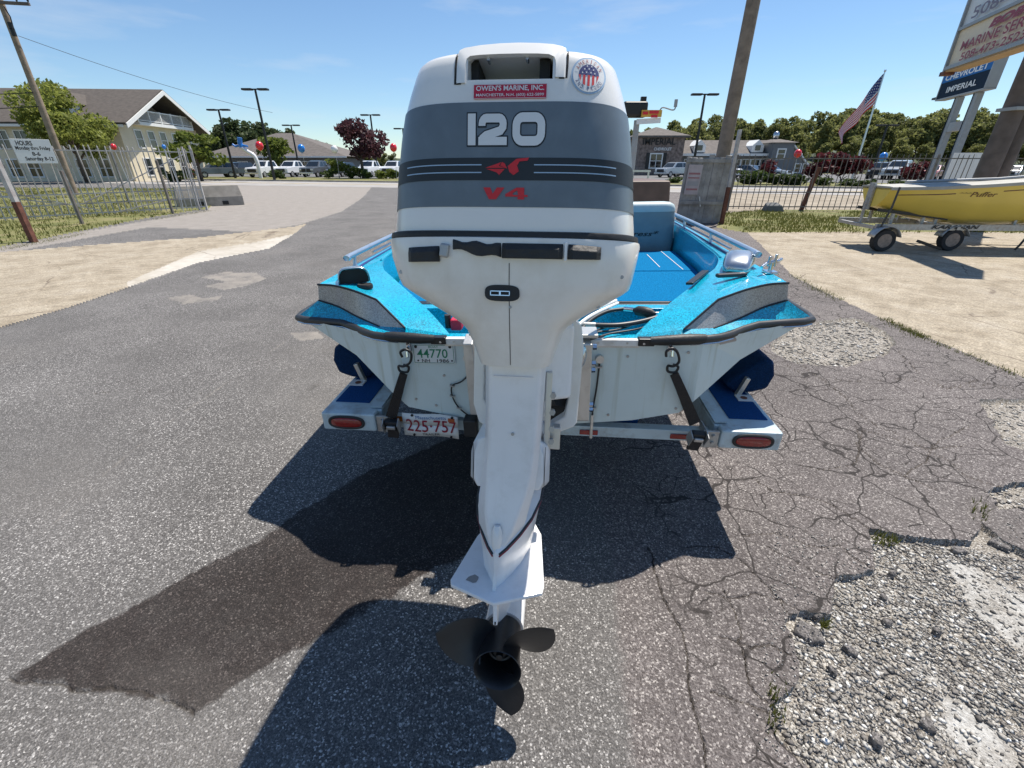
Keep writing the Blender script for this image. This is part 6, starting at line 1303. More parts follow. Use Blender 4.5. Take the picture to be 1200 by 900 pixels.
rl = MB(); beam(rl, (.62, 2.3, EZ + 1.2), (.62, 11.9, EZ + 1.2), .1); beam(rl, (.62, 2.3, EZ + .3), (.62, 11.9, EZ + .3), .08); rl = rl.build('balcony_rail', M['white_trim'], hs)
for i in range(6):
    mb = MB(); beam(mb, (.62, 2.3 + i * 1.92, EZ + .1), (.62, 2.3 + i * 1.92, EZ + 1.3), .13); mb.build('rail_post', M['white_trim'], rl)
mb = MB()
for i in range(60): beam(mb, (.62, 2.4 + i * .16, EZ + .3), (.62, 2.4 + i * .16, EZ + 1.2), .035)
o = mb.build('baluster', M['white_trim'], rl); o['kind'] = 'stuff'
for y in (2.6, 4.6, 6.6, 8.8, 11.2):
    for z in (3.9, 1.3): window(hs, (0.01, y, z), (0, 1, 0), .95, 1.65, bars=0)
for x in (-2.5, -4.6, -9.2, -11, -14, -16.4, -18.6, -21, -23.6, -26, -28.4, -31, -34, -37):
    for z in (3.7, 1.2): window(hs, (x, -.01, z), (1, 0, 0), 1.05, 1.6, bars=1)
for x in (-5.6, -14.5, -23.5, -33):
    mb = MB(); mb.loft([[(x - 1.2, 1.0, EZ + .5), (x + 1.2, 1.0, EZ + .5), (x + 1.2, 1.0, EZ + 1.7), (x, 1.0, EZ + 2.6), (x - 1.2, 1.0, EZ + 1.7)], [(x - 1.2, 5.2, EZ + .5), (x + 1.2, 5.2, EZ + .5), (x + 1.2, 5.2, EZ + 1.7), (x, 5.6, EZ + 2.6), (x - 1.2, 5.2, EZ + 1.7)]]); d = mb.build('dormer', M['white_trim'], hs)
    for s_ in (-1, 1):
        mb = MB(); mb.slab([(x, .7, EZ + 2.72), (x + s_ * 1.5, .7, EZ + 1.55), (x + s_ * 1.5, 5.4, EZ + 1.55), (x, 5.8, EZ + 2.72)], .12 * s_); mb.build('dormer_roof', M['roof_brown'], d)
    mb = MB(); mb.box((x, .98, EZ + 1.35), (.9, .05, 1.0)); mb.build('dormer_pane', M['glass'], d)
# low hip-roofed building
lx0, lx1 = P(243, 192, 86).x, P(402, 192, 86).x; lb = thing('low_building', 'long low building with wide grey brown hipped roof behind the parked pickups', 'building', (lx0, 86, 0))
w2 = lx1 - lx0; mb = MB(); mb.box((w2 / 2, 8, 1.2), (w2 - 2, 16, 2.6)); mb.build('wall', M['grey_siding'], lb)
zr, ze = P(318, 156, 94).z, P(330, 183, 86).z
mb = MB(); mb.loft([[(-1, -1, ze), (w2 + 1, -1, ze), (w2 + 1, 17, ze), (-1, 17, ze)], [(w2 * .40, 7.9, zr), (w2 * .52, 7.9, zr), (w2 * .52, 8.1, zr), (w2 * .40, 8.1, zr)]]); mb.build('roof', M['roof_grey'], lb)
mb = MB(); mb.box((w2 / 2, -1.02, ze - .12), (w2 + 2.2, .14, .24)); mb.build('fascia', M['white_trim'], lb)
for i in range(6): window(lb, (2.5 + i * (w2 - 5) / 5, -.01, 1.3), (1, 0, 0), 1.6, 1.3)
# stone fronted dealership with letters, grey wing and cupola
BY = 75.; bx0, bx1 = P(744, 192, BY).x, P(801, 192, BY).x; db = thing('dealership_building', 'stone fronted dealership with IMPERIAL lettering, grey wing and small cupola', 'building', (bx0, BY, 0)); w3 = bx1 - bx0
ez, az = P(772, 160, BY).z, P(772, 148.5, BY + 3).z
mb = MB(); mb.box((w3 / 2, 4, ez / 2), (w3 - .6, 8, ez)); mb.build('stone_wall', M['brick_wall'], db)
mb = MB(); mb.loft([[(-.3, -.5, ez - .12), (w3 + .3, -.5, ez - .12), (w3 + .3, 8.5, ez - .12), (-.3, 8.5, ez - .12)], [(-.3, -.5, ez + .12), (w3 + .3, -.5, ez + .12), (w3 + .3, 8.5, ez + .12), (-.3, 8.5, ez + .12)], [(w3 / 2 - .1, 3.9, az), (w3 / 2 + .1, 3.9, az), (w3 / 2 + .1, 4.1, az), (w3 / 2 - .1, 4.1, az)]]); mb.build('hip_roof', M['roof_grey'], db)
def tb(u0, v0, u1, v1, Y): a, c = P(u0, v1, Y), P(u1, v0, Y); return (a.x - bx0, a.z, c.x - bx0, c.z)
mb = MB(); letter_mb(mb, 'IMPERIAL', tb(753, 162, 792, 169.5, BY), lambda x, z: (x, -.12, z), .02); mb.build('building_lettering', M['black_metal'], db)
mb = MB(); letter_mb(mb, 'CHEVROLET', tb(766, 173, 787, 176.3, BY), lambda x, z: (x, -.1, z), .02); mb.build('building_lettering', M['white_print'], db)
wx0, wz0, wx1, wz1 = tb(761, 180, 776, 197, BY); window(db, ((wx0 + wx1) / 2, -.02, (wz0 + wz1) / 2), (1, 0, 0), wx1 - wx0, wz1 - wz0, bars=1, fw=.16)
for x in (wx0 - .45, wx1 + .45):
    mb = MB(); mb.box((x, -.05, (wz0 + wz1) / 2), (.5, .06, wz1 - wz0 + .2)); mb.build('shutter', M['black_metal'], db)
e3, r3 = P(850, 181, BY + 2).z, P(850, 165, BY + 8).z; wx = P(930, 192, BY + 2).x - bx0
mb = MB(); mb.box(((w3 + wx) / 2, 9, e3 / 2), (wx - w3, 14, e3)); mb.build('wing_wall', M['grey_siding'], db)
mb = MB(); mb.loft([[(w3 - .3, 1.2, e3), (wx + .5, 1.2, e3), (wx + .5, 16, e3), (w3 - .3, 16, e3)], [(w3 - .3, 6, r3), (wx + .5, 6, r3), (wx + .5, 10, r3), (w3 - .3, 10, r3)]]); mb.build('wing_roof', M['roof_grey'], db)
mb = MB(); mb.box(((w3 + wx) / 2, 1.1, e3 - .05), (wx - w3 + .8, .3, .34)); mb.build('white_fascia', M['white_trim'], db)
for i in range(9): window(db, (w3 + 1.4 + i * (wx - w3 - 6) / 8, 1.98, 1.35), (1, 0, 0), 1.25, 1.7, bars=1)
for u in (814, 880):
    x = P(u, 192, BY + 3).x - bx0; mb = MB(); mb.loft([[(x - .9, 1.9, e3 + .3), (x + .9, 1.9, e3 + .3), (x + .9, 1.9, e3 + 1.2), (x, 1.9, e3 + 2.), (x - .9, 1.9, e3 + 1.2)], [(x - .9, 5, e3 + .3), (x + .9, 5, e3 + .3), (x + .9, 5, e3 + 1.2), (x, 5, e3 + 2.), (x - .9, 5, e3 + 1.2)]]); d = mb.build('dormer', M['white_trim'], db); mb = MB(); mb.box((x, 1.87, e3 + .9), (.8, .05, .7)); mb.build('dormer_pane', M['glass'], d)
tx0, tx1 = P(902, 192, BY).x - bx0, P(926, 192, BY).x - bx0; tz, ta = P(914, 167, BY).z, P(914, 162, BY).z
mb = MB(); mb.box(((tx0 + tx1) / 2, 3, tz / 2), (tx1 - tx0, 6, tz)); mb.build('tower_wall', M['grey_siding'], db)
mb = MB(); mb.loft([[(tx0 - .4, -.4, tz), (tx1 + .4, -.4, tz), (tx1 + .4, 6.4, tz), (tx0 - .4, 6.4, tz)], [((tx0 + tx1) / 2 - .5, 2.6, ta), ((tx0 + tx1) / 2 + .5, 2.6, ta), ((tx0 + tx1) / 2 + .5, 3.4, ta), ((tx0 + tx1) / 2 - .5, 3.4, ta)]]); mb.build('tower_roof', M['roof_grey'], db)
mb = MB(); mb.sphere(((tx0 + tx1) / 2, 3, ta + .5), (.45, .45, .6), 10, 6); mb.build('cupola', M['satin_chrome'], db, True)
window(db, ((tx0 + tx1) / 2 - .2, -.01, tz - 1.5), (1, 0, 0), 1.0, 1.3, bars=0, fw=.18)
gx1 = P(946, 192, BY).x - bx0; mb = MB(); mb.loft([[(tx1 - .01, y, -.1), (gx1, y, -.1), (gx1, y, 1.3), (tx1 - .01, y, tz - .5)] for y in (.3, 6)]); mb.build('lean_to', M['grey_siding'], db)
mb = MB(); mb.slab([(tx1, -.1, tz - .3), (gx1 + .4, -.1, 1.35), (gx1 + .4, 6.4, 1.35), (tx1, 6.4, tz - .3)], .15); mb.build('lean_to_roof', M['white_trim'], db)
for i in range(2):
    x = tx1 + 1.4 + i * 1.2 ; window(db, (x, .28, 1.0), (1, 0, 0), .8, 1.2, bars=0)
# ---- vehicles (front towards -y)
def wheel_meshes(r_=.37, wd=.24, rim='rim'):
    mb = MB(); mb.loft([[(x, a_ * math.cos(a), a_ * math.sin(a)) for a in np.linspace(0, 2 * math.pi, 23)[:-1]] for x, a_ in ((-wd / 2, r_ * .62), (-wd / 2, r_ * .93), (-wd * .3, r_), (wd * .3, r_), (wd / 2, r_ * .93), (wd / 2, r_ * .62))], True, (False, False)); t = mb.mesh('tyre'); t.materials.append(M['tyre'])
    mb = MB(); mb.loft([[(x, a_ * math.cos(a), a_ * math.sin(a)) for a in np.linspace(0, 2 * math.pi, 17)[:-1]] for x, a_ in ((-wd * .47, r_ * .62), (-wd * .3, r_ * .5), (-wd * .42, r_ * .16), (wd * .42, r_ * .16), (wd * .3, r_ * .5), (wd * .47, r_ * .62))]); q = mb.mesh('rim'); q.materials.append(M[rim]); return t, q
TY, RM = wheel_meshes()
def add_wheel(t, loc, meshes=(None, None), rz=0):
    w_ = thing_part('wheel', t, loc); w_.rotation_euler = (0, 0, rz); share('tyre', meshes[0] or TY, w_); share('rim', meshes[1] or RM, w_); return w_
def vehicle(kind, label, paint, group):
    t = thing({'pickup': 'pickup_truck', 'suv': 'parked_suv', 'car': 'parked_car'}[kind], label, {'pickup': 'pickup', 'suv': 'suv', 'car': 'car'}[kind], group=group)
    if kind == 'pickup': low = [(0, .5), (0, 1.0), (.1, 1.12), (1.45, 1.22), (5.75, 1.24), (5.8, .62), (5.6, .5)]; cab = [(1.4, 1.2), (2.15, 1.86), (2.6, 1.92), (3.5, 1.9), (3.85, 1.22)]; wy = (1.0, 4.55)
    elif kind == 'suv': low = [(0, .42), (0, .95), (.1, 1.05), (1.25, 1.12), (4.6, 1.12), (4.7, .6), (4.6, .42)]; cab = [(1.2, 1.1), (1.85, 1.68), (2.4, 1.74), (4.2, 1.70), (4.62, 1.12)]; wy = (.9, 3.75)
    else: low = [(0, .38), (0, .72), (.12, .82), (1.3, .93), (4.5, .95), (4.6, .5), (4.5, .38)]; cab = [(1.25, .92), (2.05, 1.38), (2.6, 1.44), (3.5, 1.38), (4.2, .95)]; wy = (.85, 3.6)
    hw = .98 if kind == 'pickup' else .92
    mb = MB(); mb.loft([[(x * (1 if z < .9 else .97), y, z) for y, z in low] for x in (-hw, hw)]); mb.build('body', M[paint], t, False, .05, 3)
    mb = MB(); mb.loft([[(s_ * (hw - .05 - .17 * (z - cab[0][1]) / .7), y, z) for y, z in cab] for s_ in (-1, 1)]); mb.build('cabin', M[paint], t, False, .03, 2)
    z0, z1 = cab[0][1] + .06, cab[2][1] - .1; cx = lambda z: hw - .05 - .17 * (z - cab[0][1]) / .7 + .006
    for s_ in (-1, 1):
        ys = [(cab[1][0] - .28, cab[1][0] + .18, (cab[1][0] + cab[3][0]) / 2 - .05, (cab[1][0] + cab[3][0]) / 2 - .05), ((cab[1][0] + cab[3][0]) / 2 + .05, (cab[1][0] + cab[3][0]) / 2 + .05, cab[3][0] - .08, cab[3][0] + .08)]
        for a, b, c, d in ys:
            mb = MB(); mb.slab([(s_ * cx(z0), a, z0), (s_ * cx(z1), b, z1), (s_ * cx(z1), c, z1), (s_ * cx(z0), d, z0)], -.015 * s_); mb.build('side_window', M['glass'], t)
    (ya, za), (yb, zb_) = cab[0], cab[1]; n_ = Vector((0, -(zb_ - za), yb - ya)).normalized() * .012
    p = lambda f, s_: Vector((s_ * (cx(za + f * (zb_ - za)) - .1), ya + f * (yb - ya), za + f * (zb_ - za))) + n_
    mb = MB(); mb.slab([p(.12, -1), p(.12, 1), p(.92, 1), p(.92, -1)], .012); mb.build('windscreen', M['glass'], t)
    mb = MB(); zf = low[1][1]; mb.box((0, -.015, zf * .5 + .30), (hw * 1.25, .05, .34)); mb.build('grille', M['black_metal'], t, False, .02)
    mb = MB(); mb.box((0, -.05, .5), (hw * 2.02, .16, .2)); mb.build('bumper', M['satin_chrome'] if kind == 'pickup' else M[paint], t, False, .03)
    for s_ in (-1, 1):
        mb = MB(); mb.box((s_ * hw * .8, -.01, zf - .1), (.32, .06, .17)); mb.build('headlight', M['headlight'], t, False, .02)
        for y in wy: add_wheel(t, (s_ * (hw - .12), y, .37))
    return t
protos = {}
def park(kind, paint, u, v_or_Y, rz, label, group='vehicles on the dealer lot', sc=1.):
    Y = v_or_Y; key = (kind, paint)
    if key not in protos: o = vehicle(kind, label, paint, group); protos[key] = o
    else: o = copy_tree(protos[key])
    o['label'] = label; o['group'] = group; return place(o, (P(u, 192, Y).x, Y, .04), R(rz), sc)
park('suv', 'paint_black', 262, 63, -10, 'dark suv leftmost in the row of vehicles beside the cream building')
park('pickup', 'paint_white', 293, 60.5, -11, 'white pickup with dark grille standing right below the tallest lamp post')
park('pickup', 'paint_white', 327, 63, -10, 'white pickup second in line, between the tallest lamp post and a dark grey pickup')
park('pickup', 'paint_grey', 357, 62, -10, 'dark grey pickup between the two groups of white pickups')
park('suv', 'paint_black', 388, 64, -11, 'black suv standing left of the purple leaved tree')
park('pickup', 'paint_white', 422, 63, -10, 'white pickup parked directly behind the purple leaved tree')
park('pickup', 'paint_white', 452, 66, -10, 'white pickup partly hidden by the outboard motor, furthest right in the left row')
park('suv', 'paint_silver', 775, 62, -60, 'silver suv parked below the window of the stone fronted building')
park('car', 'paint_white', 795, 66, -70, 'white car beside the stone fronted building behind the boarded panel')
park('suv', 'paint_white', 866, 56, 30, 'white suv standing between the rusty post and the first round shrub')
park('car', 'paint_grey', 905, 57, 40, 'grey car behind the round shrubs and right iron fence')
park('car', 'paint_silver', 928, 57, 40, 'silver car in front of the lean-to of the dealership')
park('pickup', 'paint_silver', 1048, 53, -50, 'silver pickup between the flagpole and the blue sign posts')
park('suv', 'paint_black', 1030, 55, -45, 'black suv beside the silver pickup right of the flagpole')
park('car', 'paint_red', 1088, 50, -50, 'red car behind the fence below the blue sign')
park('car', 'paint_white', 1068, 56, -50, 'white car behind the silver pickup near the blue sign posts')
park('car', 'paint_grey', 1185, 50, -50, 'grey car at the far right behind the yellow boat')
park('car', 'paint_red', 170, 58, -60, 'red car half hidden behind the gate and small green tree')
park('car', 'paint_silver', 12, 50, -60, 'silver car below the opening hours sign at the left edge')
park('suv', 'paint_grey', 225, 60, -50, 'grey suv beside the small bright green tree')
bt = vehicle('pickup', 'old brown pickup parked behind the boat, its rear end showing right of the motor', 'paint_brown', None); place(bt, (-1.95, 12.6, 0), R(-90), (1, 1, 1.0))
mb = MB(); beam(mb, (-.9, 4.0, 1.42), (-.9, 5.75, 1.42), .05); [beam(mb, (-.9, y, 1.2), (-.9, y, 1.42), .04) for y in (4.1, 5.0, 5.7)]; mb.build('bed_rail', M['satin_chrome'], bt)

# ---- lamp posts
def lamp(u, vtop, Y, label, sc=1.):
    z = P(u, vtop, Y).z; x = P(u, vtop, Y).x; t = thing('lamp_post', label, 'lamp post', (x, Y, 0), group='lamp posts on the dealer lot'); mb = MB(); mb.tube([(0, 0, 0), (0, 0, z)], [.14 * sc, .1 * sc], 8); mb.build('pole', M['black_metal'], t, True)
    for s_ in (-1, 1):
        mb = MB(); mb.box((s_ * .75 * sc, 0, z + .02), (.95 * sc, .5 * sc, .16)); mb.build('lamp_head', M['black_metal'], t, False, .03)
    mb = MB(); mb.box((0, 0, z + .03), (.6 * sc, .12, .1)); mb.build('bracket', M['black_metal'], t)
lamp(299, 105, 50, 'tallest black double lamp post before the white pickups'); lamp(256, 129, 58, 'black double lamp post beside the cream gable'); lamp(341, 147, 74, 'black lamp post right of the young light green tree'); lamp(434, 135, 66, 'black lamp post rising out of the purple tree'); lamp(472, 151, 70, 'black lamp post just left of the outboard motor')
lamp(826, 111, 48, 'black double lamp post left of the bare wooden pole'); lamp(1040, 147, 60, 'black lamp post right of the flagpole in front of the wooded hill')
# ---- balloons
def balloon(u, v, Y, r_, m, label):
    c = P(u, v, Y); t = thing('balloon', label, 'balloon', c, group='balloons around the dealer lot'); r_ *= .85; mb = MB(); mb.sphere((0, 0, 0), (r_, r_, r_ * 1.12), 14, 10); mb.tube([(0, 0, -r_ * 1.1), (0, 0, -r_ * 1.25)], [r_ * .06, r_ * .16], 8); mb.build('skin', M[m], t, True); mb = MB(); mb.tube([(0, 0, -r_ * 1.2), (.1, 0, -c.z * .5), (0, 0, -c.z)], .012, 4); mb.build('string', M['white_print'], t)
balloon(304, 171, 55, .48, 'b_red', 'red balloon above the white pickup beside the tallest lamp post'); balloon(353, 174, 55, .45, 'b_blue', 'blue balloon above the dark grey pickup'); balloon(392, 175, 55, .42, 'b_white', 'white balloon at the left edge of the purple tree'); balloon(461, 173, 55, .45, 'b_red', 'red balloon at the right edge of the purple tree')
balloon(935, 180, 44, .36, 'b_red', 'red balloon above the right iron fence'); balloon(133, 172, 17, .10, 'b_red', 'small red balloon tied to the top of the gate'); balloon(192, 172, 17.4, .075, 'b_blue', 'small blue balloon at the top of the gate before the cream building'); balloon(1035, 184, 40, .36, 'b_blue', 'blue balloon right of the flagpole'); balloon(1179, 186, 34, .3, 'b_white', 'white balloon at the far right behind the thick dark pole')
# inflatable dancer: a bent blue tube
c = P(296, 183, 58); t = thing('inflatable_tube', 'blue and white inflatable dancing tube behind the white pickups', 'inflatable', (c.x, 58, 0)); z = c.z
mb = MB(); mb.tube(arc3([(.4, 0, 0), (.3, 0, z - .2), (-.5, 0, z + .5), (-1.0, 0, z + .9)], 5), .22, 10); mb.build('tube_body', M['b_white'], t, True)
mb = MB(); mb.tube(arc3([(-1.0, 0, z + .9), (-1.1, 0, z + 1.3), (-1.0, 0, z + 1.9)], 4), .26, 10); mb.tube([(-1.1, 0, z + 1.1), (-1.7, 0, z + 1.0), (-2.0, 0, z + 1.2)], .12, 8); mb.tube([(-.9, 0, z + 1.1), (-.3, 0, z + 1.0)], .12, 8); mb.build('tube_head', M['b_blue'], t, True)
# ---- flag
base = P(1004, 192, 55); top = P(1037, 84, 55); fp = thing('flagpole', 'silver flagpole behind the right fence', 'flagpole', (top.x, 55, 0)); mb = MB(); mb.tube([(0, 0, 0), (0, 0, top.z)], [.12, .06], 10); mb.build('pole', M['satin_chrome'], fp, True); mb = MB(); mb.sphere((0, 0, top.z + .08), .12, 10, 8); mb.build('finial', M['chrome'], fp, True)
fl = thing('flag', 'american flag drooping from the silver flagpole', 'flag', (top.x - .07, 55, top.z - .15))
def fpnt(u, v):                       # u down the hoist 0..1, v along the fly 0..1
    hz = 2.6; fx = 5.7
    x = -fx * .50 * v * (1 - .10 * u); z = -hz * u * (1 - .55 * v) - fx * .92 * v ** 1.12; y = .35 * math.sin(v * 9 + u * 1.5) * v
    return Vector((x + .16 * math.sin(v * 14) * u, y, z))
for k_ in range(13):
    mb = MB(); n = 26; v0 = .4 if k_ < 7 else 0
    vs = [fpnt(k_ / 13, v0 + (1 - v0) * i / n) for i in range(n + 1)] + [fpnt((k_ + 1) / 13, v0 + (1 - v0) * i / n) for i in range(n + 1)]; mb.add(vs, [(i, i + 1, n + 2 + i, n + 1 + i) for i in range(n)]); o = mb.build('red_stripe' if k_ % 2 == 0 else 'white_stripe', M['red_print' if k_ % 2 == 0 else 'white_print'], fl, True); q = o.modifiers.new('thick', 'SOLIDIFY'); q.thickness = .012
mb = MB(); n = 12
for i in range(n):
    for j in range(6): mb.quad(fpnt(7 / 13 * j / 6, .4 * i / n), fpnt(7 / 13 * j / 6, .4 * (i + 1) / n), fpnt(7 / 13 * (j + 1) / 6, .4 * (i + 1) / n), fpnt(7 / 13 * (j + 1) / 6, .4 * i / n))
o = mb.build('canton', M['navy_print'], fl); q = o.modifiers.new('thick', 'SOLIDIFY'); q.thickness = .012
mb = MB()
for i in range(6):
    for j in range(5): c = fpnt(7 / 13 * (j + .6) / 5.2, .4 * (i + .6) / 6.2) + Vector((0, -.03, 0)); mb.quad(*[c + Vector(((.07 if q % 2 == 0 else .03) * math.sin(q * math.pi / 5), 0, (.07 if q % 2 == 0 else .03) * math.cos(q * math.pi / 5))) for q in range(10)])
mb.build('canton_stars', M['white_print'], o)
# ---- signs on the right
def sign_frame_pts(ul, vl, Yl, ur, vr, top_uv):
    a = P(ul, vl, Yl); b = G(ur, vr, a.z); ux = hv(b - a); wdt = ux.length; ux.normalize(); return a, ux, wdt, P(*top_uv, Yl).z - a.z
a, ux, wd, hg = sign_frame_pts(1097, 117, 34, 1153, 103, (1114, 74))
cs = thing('dealer_sign', 'blue and navy CHEVROLET IMPERIAL sign on two white posts', 'sign', a, (0, 0, math.atan2(ux.y, ux.x)))
mb = MB(); mb.box((wd / 2, .25, hg * .22), (wd, .5, hg * .44)); lo = mb.build('lower_panel', M['sign_navy'], cs, False, .02)
mb = MB(); mb.box((wd / 2, .24, hg * .72), (wd, .52, hg * .56)); hi = mb.build('upper_panel', M['sign_blue'], cs, False, .02)
mb = MB(); mb.box((wd + .04, .25, hg / 2), (.08, .54, hg + .06)); mb.box((-.04, .25, hg / 2), (.08, .54, hg + .06)); mb.box((wd / 2, .25, -.04), (wd + .16, .54, .08)); mb.build('sign_casing', M['sign_frame'], cs)
ff = lambda x, z: (x, -.026, z)
lettering('sign_lettering', 'CHEVROLET', (wd * .07, hg * .49, wd * .93, hg * .64), ff, M['white_print'], hi, .03); lettering('sign_lettering', 'IMPERIAL', (wd * .2, hg * .13, wd * .82, hg * .28), ff, M['white_print'], lo, .02)
for x in (wd * .42, wd * .80):
    mb = MB(); mb.box((x, .35, (-a.z - .1) / 2), (.36, .3, a.z - .1)); mb.build('post', mat('post_grey', (.26, .28, .29), .5), cs)
    mb = MB(); mb.box((x - .192, .30, (-a.z - .1) / 2), (.02, .28, a.z - .1)); mb.build('post_side', M['sign_navy'], cs)
mb = MB(); mb.box((wd * .61, .35, -1.7), (wd * .3, .3, .5)); mb.build('crosspiece', M['sign_frame'], cs)
mb = MB(); mb.box((-.45, .3, .12), (.8, .5, .12)); mb.build('floodlight', M['black_metal'], cs)
a, ux, wd0, _ = sign_frame_pts(1107, 82, 12.2, 1200, 50, (1140, 0)); wd = wd0 * 1.35; h1 = P(1132, 35, 12.2).z - a.z; h2 = h1 * 1.5
bs = thing('marine_sign', 'large cream and white roadside sign with red marine service lettering', 'sign', a, (0, 0, math.atan2(ux.y, ux.x)))
mb = MB(); mb.box((wd / 2, .16, h1 / 2), (wd - .06, .26, h1 - .06)); p1 = mb.build('lower_panel', M['sign_cream'], bs)
mb = MB(); mb.box((wd / 2, .16, h1 + h2 / 2), (wd - .06, .26, h2 - .06)); p2 = mb.build('upper_panel', M['sign_white'], bs)
mb = MB()
for z, t in ((.02, .07), (h1, .06), (h1 + h2, .06)): mb.box((wd / 2, .15, z), (wd, .34, t))
mb.box((0, .15, (h1 + h2) / 2), (.06, .345, h1 + h2 + .06)); mb.box((wd, .15, (h1 + h2) / 2), (.06, .345, h1 + h2 + .06)); mb.build('sign_casing', M['sign_frame'], bs)
mb = MB(); mb.box((wd / 2, .16, -.03), (wd, .30, .035)); mb.build('soffit_board', mat('sun_bleached_wood', (.42, .28, .16), .8), bs)
k1 = wd0
lettering('sign_lettering', "BOB'S", (k1 * .50, h1 * .68, k1 * 1.0, h1 * .86), ff, M['maroon_print'], p1, .06, .25); lettering('sign_lettering', 'MARINE SERVICE', (k1 * .17, h1 * .37, k1 * 1.22, h1 * .60), ff, M['maroon_print'], p1, .015); lettering('sign_lettering', '508-473-2523', (k1 * .22, h1 * .10, k1 * 1.0, h1 * .29), ff, M['maroon_print'], p1, .015)
lettering('sign_lettering', '508-478-', (k1 * .16, h1 * 1.13, k1 * 1.0, h1 * 1.40), ff, mat('faded_violet_print', (.2, .17, .22), .6), p2, .01)
mb = MB(); mb.quad(*[(x * k1, -.026, h1 * z) for x, z in ((.28, 1.62), (.95, 1.9), (1.0, 1.98), (.55, 1.82), (.33, 1.70))]); mb.build('sign_swoosh', M['dark_stripe'], p2)
mb = MB(); mb.box((-.08, .1, -.06), (.22, .2, .08)); mb.build('bracket', M['rust'], bs)
# roadside sign behind the motor
t = thing('roadside_sign', 'black topped roadside sign with yellow panel and gooseneck lamp behind the motor', 'sign', (P(741, 192, 40).x, 40, 0)); x0 = P(741, 192, 40).x
f = lambda u, v: Vector((P(u, v, 40).x - x0, 0, P(u, v, 40).z))
mb = MB(); q = f(741, 141); mb.tube([(0, 0, 0), (0, 0, q.z)], .22, 10); mb.build('pole', M['sign_frame'], t, True)
p0, p1_ = f(728, 138), f(759, 119); mb = MB(); mb.box(((p0.x + p1_.x) / 2, 0, (p0.z + p1_.z) / 2), (p1_.x - p0.x, .9, p1_.z - p0.z)); mb.build('black_box', M['black_metal'], t, False, .2, 3)
p0, p1_ = f(749, 138), f(773, 130); mb = MB(); mb.box(((p0.x + p1_.x) / 2, -.6, (p0.z + p1_.z) / 2), (p1_.x - p0.x, .2, p1_.z - p0.z)); yp = mb.build('yellow_panel', mat('panel_yellow', (.62, .36, .05), .5), t)
mb = MB(); cx = (p0.x + p1_.x) / 2; cz = (p0.z + p1_.z) / 2; [mb.box((cx + dx, -.72, cz + dz), (w_, .02, .2)) for dx, dz, w_ in ((-.5, .02, .4), (.15, .08, .7), (.2, -.18, .5))]; mb.build('panel_print', M['red_print'], yp)
p0, p1_ = f(744, 146), f(772, 139); mb = MB(); mb.box(((p0.x + p1_.x) / 2, -.5, (p0.z + p1_.z) / 2), (p1_.x - p0.x, .2, .35), (0, R(-3), 0)); mb.build('white_panel', M['sign_white'], t)
mb = MB(); q = f(754, 117); mb.box(q, (.4, .3, .4)); mb.cyl(q, q - Vector((0, 0, .5)), .06, 8); mb.build('floodlight', M['black_metal'], t)
mb = MB(); mb.tube(arc3([f(773, 130), f(777, 126), f(789, 129), f(792, 124)], 5), .05, 6); q = f(792, 121); mb.box(q, (.2, .2, .5)); mb.build('gooseneck_lamp', M['sign_frame'], t)
# pale screen behind the fence
q = hv(P(1130, 205, 24)); t = thing('screen_panel', 'pale grey upright panel behind the fence beside the thick dark pole', 'panel', q); mb = MB(); zt = P(1130, 179, 24).z; [mb.box((-.72 + i * .36, 0, zt / 2), (.35, .05, zt)) for i in range(5)]; mb.build('panel_board', M['sign_white'], t)

# ================================================================== YELLOW SAILBOAT ON ITS TRAILER
yb_ = Vector((7.42, 9.3, 0)); YR = R(-5)
yo = thing('yellow_sailboat', 'yellow sailing dinghy hull with white deck on a small trailer', 'boat', yb_, (0, 0, YR))
HSX = [(0, .46, .80, 1.17), (.25, .52, .73, 1.175), (.8, .60, .58, 1.19), (1.6, .64, .48, 1.235), (2.4, .62, .47, 1.29), (3.7, .52, .52, 1.38), (4.8, .32, .68, 1.48), (5.6, .04, 1.0, 1.56)]
def hsec(x): return [float(np.interp(x, [a[0] for a in HSX], [a[i] for a in HSX])) for i in (1, 2, 3)]
def hy(x, z): hb_, k_, sh_ = hsec(x); q = min(1, max(0, (z - k_) / (sh_ - k_))); return .64 - hb_ * q ** .42
rings = []; xs = np.linspace(0, 5.6, 28)
for x in xs:
    hb_, k_, sh_ = hsec(x); qs = np.linspace(0, 1, 9) ** 1.6
    rings.append([(x - .0, .64 - hb_ * q ** .42, k_ + (sh_ - k_) * q) for q in qs[::-1]] + [(x, .64 + hb_ * q ** .42, k_ + (sh_ - k_) * q) for q in qs[1:]])
mb = MB(); mb.loft(rings, False, (True, False)); yh = mb.build('hull', M['yellow'], yo, True, asm=35)
mb = MB(); mb.loft([[(x, .64 - hsec(x)[0] - .03, hsec(x)[2] - .035), (x, .64 - hsec(x)[0] - .03, hsec(x)[2] + .02), (x, .64 - hsec(x)[0] + .08, hsec(x)[2] + .03), (x, .64, hsec(x)[2] + .035), (x, .64 + hsec(x)[0] - .08, hsec(x)[2] + .03), (x, .64 + hsec(x)[0] + .03, hsec(x)[2] + .02), (x, .64 + hsec(x)[0] + .03, hsec(x)[2] - .035)] for x in xs]); mb.build('deck', M['cream_deck'], yo, True, asm=30)
mb = MB(); mb.tube([(.5, .6, 1.27), (2.2, .62, 1.33), (5.2, .66, 1.58)], .028, 8); mb.build('boom', M['sign_frame'], yo, True)
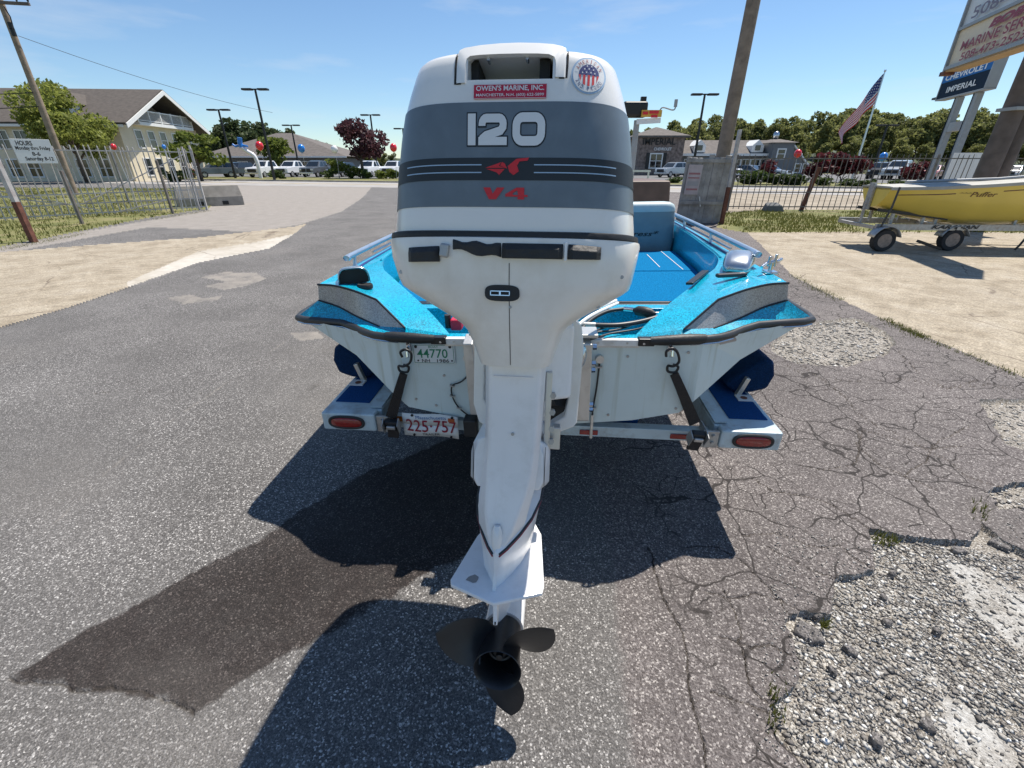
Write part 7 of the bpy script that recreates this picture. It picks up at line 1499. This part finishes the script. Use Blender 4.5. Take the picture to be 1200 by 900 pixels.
for a0, a1 in ((.15, 1.12), (1.93, 4.0)):
    mb = MB(); n = 24; zz_ = lambda x: hsec(x)[2] - .125; vs = [(a0 + (a1 - a0) * i / n, hy(a0 + (a1 - a0) * i / n, zz_(a0 + (a1 - a0) * i / n)) - .004, zz_(a0 + (a1 - a0) * i / n) + dz) for dz in (-.009, .009) for i in range(n + 1)]; mb.add(vs, [(i, i + 1, n + 2 + i, n + 1 + i) for i in range(n)]); mb.build('side_line', M['brown_print'], yo)
ff = lambda x, z: (x, hy(x, z) - .005, z)
lettering('hull_lettering', 'Puffer', (1.40, 1.03, 1.86, 1.115), ff, M['brown_print'], yo, .01, .1)
mb = MB(); [mb.quad(*[ff(1.17 + i * .07 + dx, 1.085 + dz) for dx, dz in ((0, 0), (.05, .02), (.09, .004), (.05, .008))]) for i in range(3)]; mb.build('hull_emblem', M['brown_print'], yo)
mb = MB(); mb.box((-.03, .72, 1.0), (.04, .16, .5)); mb.box((-.06, .72, .72), (.03, .06, .5)); mb.build('rudder_bracket', M['galv'], yo)
mb = MB(); mb.tube([(.02, -.0, 1.2), (.0, .0, .8), (-.05, .05, .45)], .018, 6); mb.build('tie_strap', M['grey_rubber'], yo)
yt = thing('dinghy_trailer', 'low galvanised trailer with black lettering under the yellow sailboat', 'trailer', yb_, (0, 0, YR))
mb = MB(); beam(mb, (-.1, .12, .46), (5.4, .42, .44), .06, .11); kb = mb.build('side_beam', M['galv'], yt); mb = MB(); beam(mb, (-.1, 1.4, .46), (5.4, 1.1, .44), .06, .11); mb.build('side_beam', M['galv'], yt)
lettering('trailer_lettering', 'KARAVAN', (.98, .43, 1.9, .50), lambda x, z: (x, .085 + x * .052, z), M['black_print'], kb, .02, .35)
for x in (-.08, 1.5, 3.0):
    mb = MB(); beam(mb, (x, .15, .44), (x, 1.37, .44), .06); mb.build('cross_member', M['galv'], yt)
for x, z in ((.35, .72), (.95, .62), (1.2, .6), (2.7, .58)):
    for y in (.42, 1.1):
        mb = MB(); beam(mb, (x, y, .48), (x, y, z), .05); mb.build('upright', M['galv'], yt)
for y in (.42, 1.1):
    mb = MB(); beam(mb, (.05, y, .755), (1.4, y, .60), .09, .06); mb.build('bunk', M['black_trim'], yt)
TY2, RM2 = wheel_meshes(.215, .15, 'rusty_rim')
for x, y in ((.06, .02), (1.5, .25)):
    add_wheel(yt, (x, y, .215), (TY2, RM2), R(90))
    mb = MB(); strip(mb, [(x + .27 * math.cos(a), y - .11, .22 + .27 * math.sin(a)) for a in np.linspace(.25, 2.9, 12)], [(x + .27 * math.cos(a), y + .11, .22 + .27 * math.sin(a)) for a in np.linspace(.25, 2.9, 12)]); o = mb.build('fender', M['galv'], yt, True); q = o.modifiers.new('thick', 'SOLIDIFY'); q.thickness = .01
mb = MB(); mb.box((.95, .0, .14), (.5, .06, .05), (0, .3, 0)); mb.build('light_bracket', M['black_metal'], yt)
mb = MB(); mb.tube([(3.0, .3, .42), (2.85, .25, .12), (2.8, .25, .03)], .02, 8); mb.build('prop_stand', M['black_metal'], yt); add_wheel(yt, (3.75, .45, .16), (wheel_meshes(.16, .08, 'rusty_rim')), R(90))
